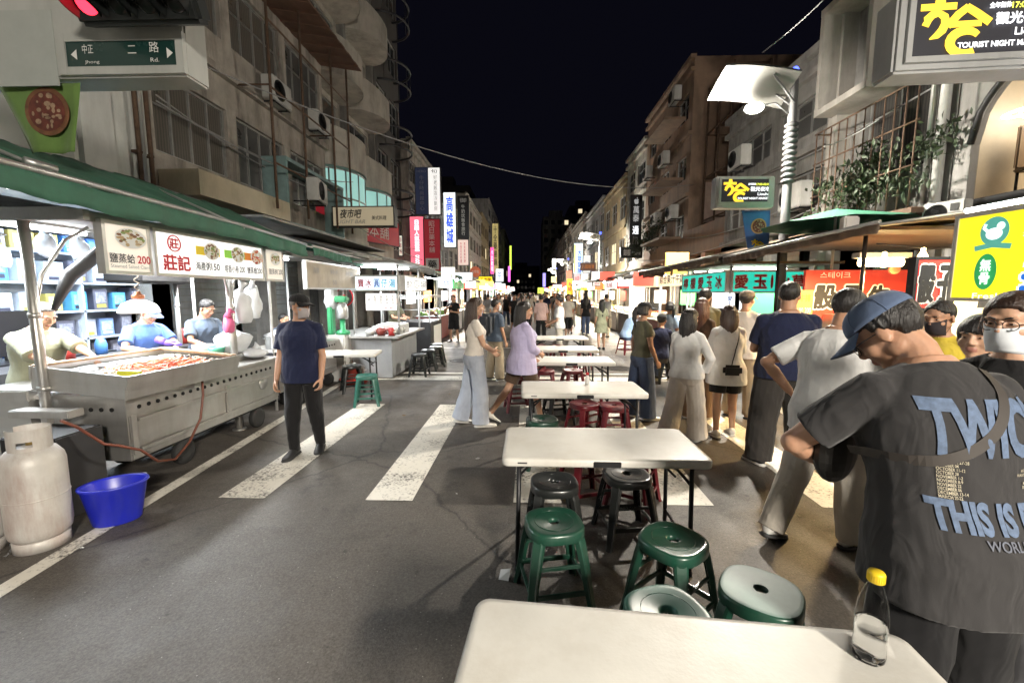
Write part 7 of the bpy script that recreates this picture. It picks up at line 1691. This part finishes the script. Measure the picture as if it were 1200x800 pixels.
def strap_on(info, pts, w_, m, name='strap', parent=None, off=.003, back=False):
    """a strap laid round the clothes through local points (x, y-side, z)"""
    root = info['root']; so = [c for c in root.children if c.name.startswith(('shirt', 'dress'))][0]
    bm = bmesh.new(); bm.from_mesh(so.data); bvh = BVHTree.FromBMesh(bm); bm.free(); path = []
    if back:
        hit = []
        for (x0, z0), (x1, z1) in zip(pts, pts[1:]):
            for k in range(6):
                h = bvh.ray_cast(Vector((lerp(x0, x1, k / 6), -1.3, lerp(z0, z1, k / 6))), Vector((0, 1, 0)))
                if h[0] is not None: hit.append(h[0])
        pts = hit + [Vector((-.26, -.02, 1.15)), Vector((-.25, .1, 1.13)), Vector((-.2, .2, 1.11))]
    for a, b_ in zip(pts, pts[1:]):
        for k in range(1 if back else 10): path.append(lerp(Vector(a), Vector(b_), k / 10))
    path.append(Vector(pts[-1])); L_, R_ = [], []
    loc = [bvh.find_nearest(p) for p in path]
    mb = MB(); N_ = len(loc); sm = [(sum((loc[j][0] for j in range(max(0, i - 2), min(N_, i + 3))), Vector()) / (min(N_, i + 3) - max(0, i - 2)), sum((loc[j][1] for j in range(max(0, i - 4), min(N_, i + 5))), Vector()).normalized(), 0, 0) for i in range(N_)]; loc = sm
    for i, (q, n_, _, _) in enumerate(loc):
        d = (loc[min(i + 1, len(loc) - 1)][0] - loc[max(i - 1, 0)][0]).normalized(); s_ = d.cross(n_).normalized() * w_ / 2
        L_.append(q + n_ * off + s_); R_.append(q + n_ * off - s_)
    mb.smooth = True
    for i in range(len(L_) - 1): mb.quad(L_[i], L_[i + 1], R_[i + 1], R_[i])
    M = Matrix.Translation(root.location) @ root.rotation_euler.to_matrix().to_4x4() @ Matrix.Scale(root.scale.x, 4)
    out = MB(); out.smooth = True; out.add(mb.v, mb.f, M, True); o = out.build(name, m, parent, fix=False, weld=True); o.data.polygons.foreach_set('use_smooth', [False] * len(o.data.polygons)); q = o.modifiers.new('t', 'SOLIDIFY'); q.thickness = .0025; q.offset = 1
    return o, M
TEE = fabric('tee_charcoal', (.033, .032, .033), .1, .3, .9, .4)
fm = person('man in a charcoal band t-shirt and blue cap, head bowed, at the right edge', (1.31, 1.29, .004), 0, 1.75, 'm', bw=1.12, lean=25, head=(36, 36, 0), vox=.0055, hair='short', skin=0,
    cap=(fabric('cap_blue', (.085, .12, .2), fold=.15), fabric('cap_blue')), shirt=dict(m=TEE, hem=.76, sleeve=.38, loose=.028, flare=.012), pants=dict(m=fabric('cloth_jet', (.005, .005, .006)), r=(.105, .09, .08)), shoes=('shoe', SHOE['black'], SHOE['dsole']), glasses=True,
    arms=[('ik', (.10, .42, 1.08), (1, -.5, -.5), (-.5, .2, .6)), ('ik', (-.16, .34, 1.02), (-1, -.15, -.1), (.5, .2, .6))])
PRINT = mat('print_blue', (.09, .13, .21), .8, 0, .3, 60); PRINTC = mat('print_cream', (.42, .38, .28), .8, 0, .3, 60)
on_back(fm, [('TWICE', .012, 1.275, .32, .155, .045), ('THIS IS FOR', .01, 1.045, .33, .08, .05)], '', PRINT)
on_back(fm, [('WORLD TOUR', .045, .985, .2, .024, .015)], '', mat('print_dim', (.1, .11, .14), .8, 0, .2, 60))
dates = ['SEPTEMBER 27-28', 'OCTOBER 04', 'OCTOBER 11-12', 'OCTOBER 28', 'NOVEMBER 1-2', 'NOVEMBER 8-9', 'NOVEMBER 22', 'DECEMBER 06', 'DECEMBER 13-14', 'MARCH 20-22']; cit = ['SEOUL, KOREA', 'OSAKA, JAPAN', 'AICHI, NAGOYA, JAPAN', 'FUKUOKA, FUKUOKA, JAPAN', 'MACAO, CHINA', 'MANILA, PHILIPPINES', 'SINGAPORE, SINGAPORE', 'KUALA LUMPUR', 'HONG KONG', 'BANGKOK']
on_back(fm, [(t, -.128 + .0022 * len(t), 1.184 - .0105 * i, .0044 * len(t), .0085, .012) for i, t in enumerate(dates)] + [(t, .17 - .0023 * len(t), 1.184 - .0105 * i, .0046 * len(t), .0085, .012) for i, t in enumerate(cit)], '', PRINTC)
bag_ = thing('crossbody_bag', 'dark crossbody bag with a brown strap worn by the man in the charcoal t-shirt', 'bag', (0, 0, 0))
STR = mat('strap_brown', (.036, .03, .026), .7, 0, .1)
so_, Mf = strap_on(fm, [(.085, 1.455), (.08, 1.41), (.065, 1.35), (.03, 1.28), (-.04, 1.22), (-.12, 1.18), (-.19, 1.17)], .03, STR, 'strap', bag_, back=True)
b = MB(); b.ell((0, 0, 0), (.1, .055, .12), None, 20, 12); q = MB(); q.add(b.v, b.f, Mf @ Matrix.Translation((-.18, .24, 1.10)) @ Matrix.Rotation(.5, 4, 'Z')); q.build('pouch', mat('bag_black', (.015, .014, .013), .5, 0, .2), bag_)
wt = person('man in a loose white t-shirt with a hand on his hip', (2.0, 2.82, .004), -62, 1.74, 'm', bw=1.1, lean=10, head=(-10, 15, 0), vox=.006, shirt=dict(m=C['white'], hem=.78, sleeve=.40, loose=.03, flare=.01), pants=dict(m=C['beige'], r=(.1, .085, .075)), shoes=('shoe', SHOE['white'], SHOE['dsole']),
    arms=[(20, 8, 60, 20), ('ik', (-.24, -.02, .98), (-1, -.9, 0), (.6, .5, .2))], legs=[(12, 3, 6), (-14, 4, 14)])
person('big man in a navy t-shirt and dark trousers seen from behind in the right queue', (2.52, 4.2, .004), -14, 1.80, 'm', bw=1.24, vox=.0065, head=(-28, 0, 0), hair='short', shirt=dict(m=C['navy'], hem=.84, sleeve=.40, loose=.035), pants=dict(m=fabric('cloth_dark_grey', (.03, .027, .025)), r=(.12, .105, .1)), shoes=('shoe', SHOE['black'], SHOE['sole']),
    arms=[(18, 8, 55, 30), (20, 10, 70, 25)], legs=[(4, 8, 4, 15), (-3, 8, 4, 20)])
wb = person('woman in a long white tee and black shorts, seen from behind', (2.36, 5.05, .004), -8, 1.56, 'f', vox=.0065, hair='bob', hairc='brown', shirt=dict(m=C['white'], hem=.70, sleeve=.5, loose=.045, flare=.02), pants=dict(m=C['black'], len=.42, r=(.1, .105, .1)), shoes=('shoe', SHOE['white'], SHOE['sole']), skin=1, arms=[(20, 6, 80, 40), (20, 6, 80, 40)], legs=[(6, 3, 8), (-6, 3, 6)])
hb = thing('shoulder_bag', 'small black shoulder bag on the hip of the woman in the long white tee', 'bag', (0, 0, 0))
_, Mh = strap_on(wb, [(.06, .1, 1.38), (.1, 0, 1.44), (.09, -.15, 1.3), (.06, -.2, 1.1), (.0, -.22, .95)], .012, mat('bag_black', (.015, .014, .013)), 'strap', hb)
b = MB(); b.box((0, 0, 0), (.22, .07, .13), bev=.03); q = MB(); q.add(b.v, b.f, Mh @ Matrix.Translation((-.0, -.235, .90))); q.build('pouch', mat('bag_black', (.015, .014, .013)), hb)
person('woman with long reddish hair and a dark brown top in the right queue', (2.32, 5.75, .004), -40, 1.63, 'f', vox=.008, hair='long', hairc='red', shirt=dict(m=C['brown'], hem=.9, sleeve=.5, loose=.02), pants=dict(m=fabric('cloth_wood', (.16, .1, .06)), r=(.1, .1, .1)), shoes=('shoe', SHOE['tan'], SHOE['sole']))
person('man in a taupe cap, cream shirt and khaki trousers facing right in the queue', (2.95, 5.85, .004), -55, 1.72, 'm', vox=.008, cap=(fabric('cap_taupe', (.16, .13, .1)), fabric('cap_taupe')), shirt=dict(m=C['cream'], hem=.82, sleeve=.5, loose=.03), pants=dict(m=C['khaki'], r=(.1, .09, .09)), shoes=('shoe', SHOE['tan'], SHOE['dsole']))
person('tall dark haired man partly hidden behind the reddish haired woman', (2.75, 6.7, .004), -20, 1.76, 'm', vox=.009, shirt=dict(m=C['olive'], hem=.82), pants=dict(m=C['charcoal']), shoes=('shoe', SHOE['black'], SHOE['sole']))
person('woman in a white blouse and cream wide trousers walking past the tables', (1.80, 4.78, .004), -35, 1.54, 'f', vox=.0065, hair='bob', head=(-20, 5, 0), shirt=dict(m=C['white'], hem=.86, sleeve=.95, loose=.03), pants=dict(m=C['cream'], r=(.105, .11, .125)), shoes=('shoe', SHOE['white'], SHOE['sole']), arms=[('ik', (.19, .1, .92), (1, -.8, -.2), (-.9, .2, 0)), (8, 7, 25, 0)], legs=[(14, 3, 6), (-16, 3, 18)])
person('woman in an olive top, wide jeans and a two tone cap, facing right', (1.55, 5.7, .004), -72, 1.58, 'f', vox=.007, hair='pony', cap=(fabric('cap_dark', (.02, .02, .022)), fabric('cap_dark')), shirt=dict(m=C['olive'], hem=.93, sleeve=.28, loose=.012), pants=dict(m=C['denim'], r=(.105, .105, .12)), shoes=('shoe', SHOE['white'], SHOE['sole']), arms=[(6, 8, 18, 0), (-6, 8, 14, 0)], legs=[(5, 3, 4), (-6, 3, 6)])
person('woman in a loose lilac shirt and brown shorts walking beside the tables', (-.05, 5.4, .004), -62, 1.62, 'f', vox=.0065, hair='long', hairc='black', head=(-10, 8, 0), shirt=dict(m=C['lilac'], hem=.76, sleeve=.8, loose=.05, flare=.02), pants=dict(m=C['brown'], len=.48, r=(.1, .1, .1)), shoes=('shoe', SHOE['white'], SHOE['dsole']), skin=1, arms=[(15, 6, 50, 30), (10, 8, 40, 30)], legs=[(20, 3, 8), (-24, 3, 16)])
person('woman with long brown hair, cream crop top and pale grey jeans on the crossing', (-.66, 5.35, .004), -68, 1.64, 'f', vox=.006, hair='long', hairc='brown', head=(0, 5, 0), shirt=dict(m=C['cream'], hem=.96, sleeve=.3, loose=.012), pants=dict(m=C['pale_denim'], r=(.102, .1, .115)), shoes=('shoe', SHOE['white'], SHOE['sole']), skin=1, arms=[('ik', (.03, .25, 1.0), (1, -.8, -.2), (-.7, 0, .3)), ('ik', (-.02, .26, .97), (-1, -.8, -.2), (.7, 0, .3))], legs=[(7, 3, 8), (-8, 3, 8)])
bp = person('short haired youth in a slate t-shirt and khaki trousers carrying a backpack', (-.6, 8.2, .004), -45, 1.57, 'm', vox=.008, mask=MASKW, head=(-25, 0, 0), shirt=dict(m=C['steel'], hem=.84, sleeve=.40, loose=.03), pants=dict(m=C['khaki'], r=(.1, .095, .1)), shoes=('shoe', SHOE['black'], SHOE['sole']))
q = thing('backpack', 'dark grey backpack on the youth in the slate t-shirt', 'backpack', (-.6, 8.2, .004), R(-45)); b = MB(); b.box((0, -.23, 1.1), (.3, .17, .42), bev=.06); b.build('bag', mat('backpack_grey', (.045, .05, .06), .75, 0, .2, 8), q); b = MB(); b.box((0, -.33, 1.0), (.22, .05, .2), bev=.02); b.build('front_pocket', mat('backpack_grey', (.045, .05, .06)), q)
b = MB()
for s in (-1, 1): b.tube([(s * .1, -.14, 1.0), (s * .12, -.12, 1.28), (s * .11, .02, 1.30), (s * .12, .1, 1.2), (s * .13, .08, 1.05)], .016, 6)
b.build('strap', mat('backpack_grey', (.045, .05, .06)), q)
nm = person('man in a navy t-shirt, black cap and grey mask walking on the crossing', (-2.33, 4.3, .004), 188, 1.68, 'm', vox=.0058, head=(60, 4, 0), skin=0, hair='short', hairc='grey', mask=MASKG, cap=(C['black'], C['black']), bw=.98, shirt=dict(m=C['navy'], hem=.80, sleeve=.40, loose=.036, flare=.008), pants=dict(m=C['black'], r=(.098, .082, .05)), shoes=('shoe', SHOE['black'], SHOE['dsole']), arms=[(4, 9, 16, 0), (2, 10, 22, 5)], legs=[(7, 2, 9), (-5, 2, 7)])
person('man in a white t-shirt standing by the far tables, facing left', (.85, 11.0, .004), 75, 1.6, 'm', vox=.0095, shirt=dict(m=C['white'], hem=.84, sleeve=.40), pants=dict(m=C['beige']), shoes=('shoe', SHOE['white'], SHOE['sole']), arms=[(15, 6, 60, 10), (10, 6, 50, 10)])
person('person in a pink shirt and black trousers walking away behind the tables', (.5, 14.5, .004), 0, 1.62, 'm', vox=.011, shirt=dict(m=C['pink'], hem=.82, sleeve=.5), pants=dict(m=C['black']), shoes=('shoe', SHOE['black'], SHOE['sole']))
dw = person('woman in a pale sage top and skirt walking away on the right of the tables', (2.22, 12.7, .004), 5, 1.5, 'f', vox=.0095, hair='long', shirt=dict(m=C['sage'], hem=.86, sleeve=.35, loose=.02), pants=dict(m=C['sage'], skirt=(.8, .7, .6), r=(.1, .1, .1)), shoes=('shoe', SHOE['black'], SHOE['dsole']), skin=1, legs=[(8, 3, 6), (-9, 3, 14)])
q = thing('tote_bag', 'beige tote bag on the arm of the woman in pale sage', 'bag', (2.46, 12.72, .0), 0); b = MB(); b.box((0, 0, .82), (.08, .3, .32), bev=.03); b.build('bag', C['khaki'], q); b = MB(); b.tube([(0, -.1, .95), (0, -.08, 1.15), (0, .08, 1.15), (0, .1, .95)], .01, 6); b.build('handle', C['khaki'], q)
person('woman in a white t-shirt and blue jeans beside the jelly stall', (2.75, 8.3, .004), -50, 1.54, 'f', vox=.009, hair='pony', shirt=dict(m=C['sky'], hem=.88, sleeve=.35, loose=.015), pants=dict(m=C['denim'], r=(.1, .1, .11)), shoes=('shoe', SHOE['black'], SHOE['sole']), head=(60, 0, 0), legs=[(12, 3, 6), (-10, 3, 10)])
person('seated person in dark clothes and a dark cap near the jelly stall', (2.5, 8.05, .004), -30, 1.66, 'm', vox=.009, lean=14, cap=(C['black'], C['black']), shirt=dict(m=C['navy'], hem=.86, sleeve=.5), pants=dict(m=C['charcoal']), shoes=('shoe', SHOE['black'], SHOE['sole']), legs=[(84, 8, 84), (82, 8, 82)], arms=[(40, 8, 50, 20), (40, 8, 50, 20)])
person('seated person in a pale blue shirt hunched forward on the right', (2.75, 11.85, .004), -70, 1.66, 'm', vox=.0095, lean=42, shirt=dict(m=C['sky'], hem=.86, sleeve=.5), pants=dict(m=C['denim']), shoes=('shoe', SHOE['black'], SHOE['sole']), legs=[(84, 8, 84), (82, 8, 82)], arms=[(40, 8, 50, 20), (40, 8, 50, 20)])
ph = person('person in black holding up a phone in front of the left stalls', (-2.5, 14.6, .004), 165, 1.62, 'm', vox=.0095, shirt=dict(m=C['black'], hem=.82, sleeve=.2, loose=.02), pants=dict(m=C['black'], len=.6, r=(.105, .1, .1)), shoes=('shoe', SHOE['black'], SHOE['sole']), arms=[('ik', (.05, .3, 1.28), (1, -.4, -.6)), (10, 10, 90, 30)])
person('ice stall vendor in an olive shirt behind the counter', (-3.35, 10.75, .004), -120, 1.66, 'm', vox=.0095, cap=(C['black'], C['black']), shirt=dict(m=C['olive'], hem=.82), pants=dict(m=C['charcoal']), shoes=('shoe', SHOE['black'], SHOE['sole']), arms=[(35, 8, 50, 20), (35, 8, 50, 20)])
person('person in a blue shirt sitting behind the second left cart', (-4.75, 8.0, .004), -110, 1.62, 'm', vox=.0095, lean=20, shirt=dict(m=C['steel'], hem=.86), pants=dict(m=C['charcoal']), shoes=('shoe', SHOE['black'], SHOE['sole']), legs=[(75, 8, 75), (75, 8, 75)], arms=[(50, 8, 60, 20), (50, 8, 60, 20)])
# vendors of the seafood stall
person('vendor in a sage green t-shirt leaning over the seafood tray at the left', (-4.66, 3.86, .004), -98, 1.62, 'm', bw=1.06, vox=.0065, lean=14, head=(0, 22, 0), hair='recede', hairc='grey', skin=1, shirt=dict(m=fabric('cloth_sage_grey', (.3, .31, .22)), hem=.82, sleeve=.5, loose=.035), pants=dict(m=C['charcoal']), shoes=('shoe', SHOE['black'], SHOE['sole']),
    arms=[('ik', (.16, .52, 1.10), (1, -.3, -.6), (-.4, 0, -.9)), ('ik', (-.1, .62, 1.12), (-1, -.3, -.6), (.4, 0, -.9))])
person('vendor in a blue t-shirt and cap half hidden behind the dome lamp', (-4.52, 4.86, .004), -108, 1.6, 'm', vox=.0065, lean=12, head=(10, 24, 0), skin=1, cap=(fabric('cap_denim', (.1, .15, .3)), fabric('cap_denim')), shirt=dict(m=C['blue'], hem=.82, sleeve=.40, loose=.032), pants=dict(m=C['charcoal']), shoes=('shoe', SHOE['black'], SHOE['sole']),
    arms=[('ik', (.2, .42, 1.12), (1, -.3, -.6), (-.4, 0, -.9)), ('ik', (-.08, .46, 1.12), (-1, -.3, -.6), (.4, 0, -.9))])
gl_ = MB(); gl_.ell((-4.08, 4.72, 1.13), (.07, .05, .04)); gl_.tube([(-4.12, 4.7, 1.14), (-4.22, 4.72, 1.17)], [.04, .042], 10)
for k in range(4): gl_.tube([(-4.04, 4.69 + .02 * k, 1.13), (-3.99, 4.685 + .022 * k, 1.12), (-3.965, 4.685 + .022 * k, 1.10)], [.011, .010, .008], 7)
tag(gl_.build('rubber_glove', mat('glove_violet', (.13, .08, .5), .45, 0, .1)), 'violet rubber glove on the hand of the vendor in blue', 'glove')
person('vendor in a navy t-shirt looking down at a green bowl beside the steel post', (-4.42, 5.66, .004), -115, 1.62, 'm', vox=.0065, lean=10, head=(14, 24, 0), skin=0, shirt=dict(m=C['steel'], hem=.82, sleeve=.40, loose=.03), pants=dict(m=C['charcoal']), shoes=('shoe', SHOE['black'], SHOE['sole']),
    arms=[('ik', (.14, .40, 1.05), (1, -.4, -.5), (-.4, .2, -.9)), ('ik', (-.1, .42, 1.05), (-1, -.4, -.5), (.4, .2, -.9))])
# people at the right edge
person('man with a dark mask and a yellow shirt at the chicken stall', (3.02, 3.2, .004), 110, 1.64, 'm', vox=.007, head=(0, 14, 0), mask=MASKB, shirt=dict(m=fabric('cloth_yellow', (.55, .42, .05)), hem=.82), pants=dict(m=C['charcoal']), shoes=('shoe', SHOE['black'], SHOE['sole']))
person('child with a bowl haircut looking left beside the masked woman', (2.27, 2.2, .004), 118, 1.585, 'f', vox=.006, head=(0, 0, 0), hair='bowl', hairc='black', skin=1, shirt=dict(m=C['charcoal'], hem=.84, sleeve=.5), pants=dict(m=C['charcoal']), shoes=('shoe', SHOE['white'], SHOE['sole']))
person('woman with round glasses and a pale blue face mask at the right edge', (1.99, 1.80, .004), 112, 1.70, 'f', vox=.0058, head=(0, 6, 0), hair='pony', hairc='brown', skin=1, glasses=True, mask=MASKW, shirt=dict(m=C['black'], hem=.84, sleeve=.5), pants=dict(m=C['charcoal']), shoes=('shoe', SHOE['white'], SHOE['sole']))
# far crowd: templates, then copies
tmpl = []
for i, (sx, sh_, pn, hr_, nm_) in enumerate((('m', 'white', 'charcoal', 'short', 'white top'), ('f', 'black', 'denim', 'long', 'black top'), ('m', 'grey', 'beige', 'short', 'grey top'), ('f', 'cream', 'black', 'bob', 'cream top'), ('m', 'navy', 'khaki', 'short', 'navy top'), ('f', 'white', 'pale_denim', 'long', 'white blouse'), ('m', 'black', 'black', 'short', 'black clothes'), ('f', 'beige', 'charcoal', 'pony', 'beige top'))):
    tmpl.append((person('distant walker in a %s in the crowd far down the street' % nm_, (0, 0, 0), 0, 1.58 + .03 * (i % 5), sx, vox=.016, hair=hr_, shirt=dict(m=C[sh_], hem=.83, sleeve=.40), pants=dict(m=C[pn], len=1.0 if i % 3 else .62), shoes=('shoe', SHOE['white' if i % 2 else 'black'], SHOE['sole']), skin=i % 2,
        legs=[(14, 3, 6), (-14, 3, 18)] if i % 2 else [(3, 3, 4), (-4, 4, 6)], arms=[(12, 7, 25, 0), (-10, 7, 20, 0)])['root'], nm_))
rng = random.Random(21); spots = []
fixed = [(1.75, 17.6, 0), (2.35, 17.0, 0), (3.0, 16.2, 20), (1.55, 16.0, 190), (2.6, 19, 10), (-1.3, 17.5, 170), (-.55, 19.5, 185), (-.2, 18.0, 0), (.1, 20, 0), (-1.0, 21, 180), (-1.8, 20, 0)]
for k in range(78):
    if k < len(fixed): x, y, a = fixed[k]
    else:
        y = 19 + 62 * rng.random() ** 1.35; x = rng.uniform(-2.5, 3.3); a = rng.choice((0, 180)) + rng.gauss(0, 35)
        if any(abs(x - p) < .45 and abs(y - q) < .45 for p, q in spots): continue
    spots.append((x, y)); t, nm_ = tmpl[k % 8]
    if k < 8: t.location = (x, y, .004); t.rotation_euler.z = R(a); t['group'] = 'people in the far crowd'; o = t
    else: o = dup(t, (x, y, .004), R(a), None, 'people in the far crowd'); o.scale = [q * rng.uniform(.94, 1.06) for q in o.scale]
bpy.data.scenes.remove(TMP)
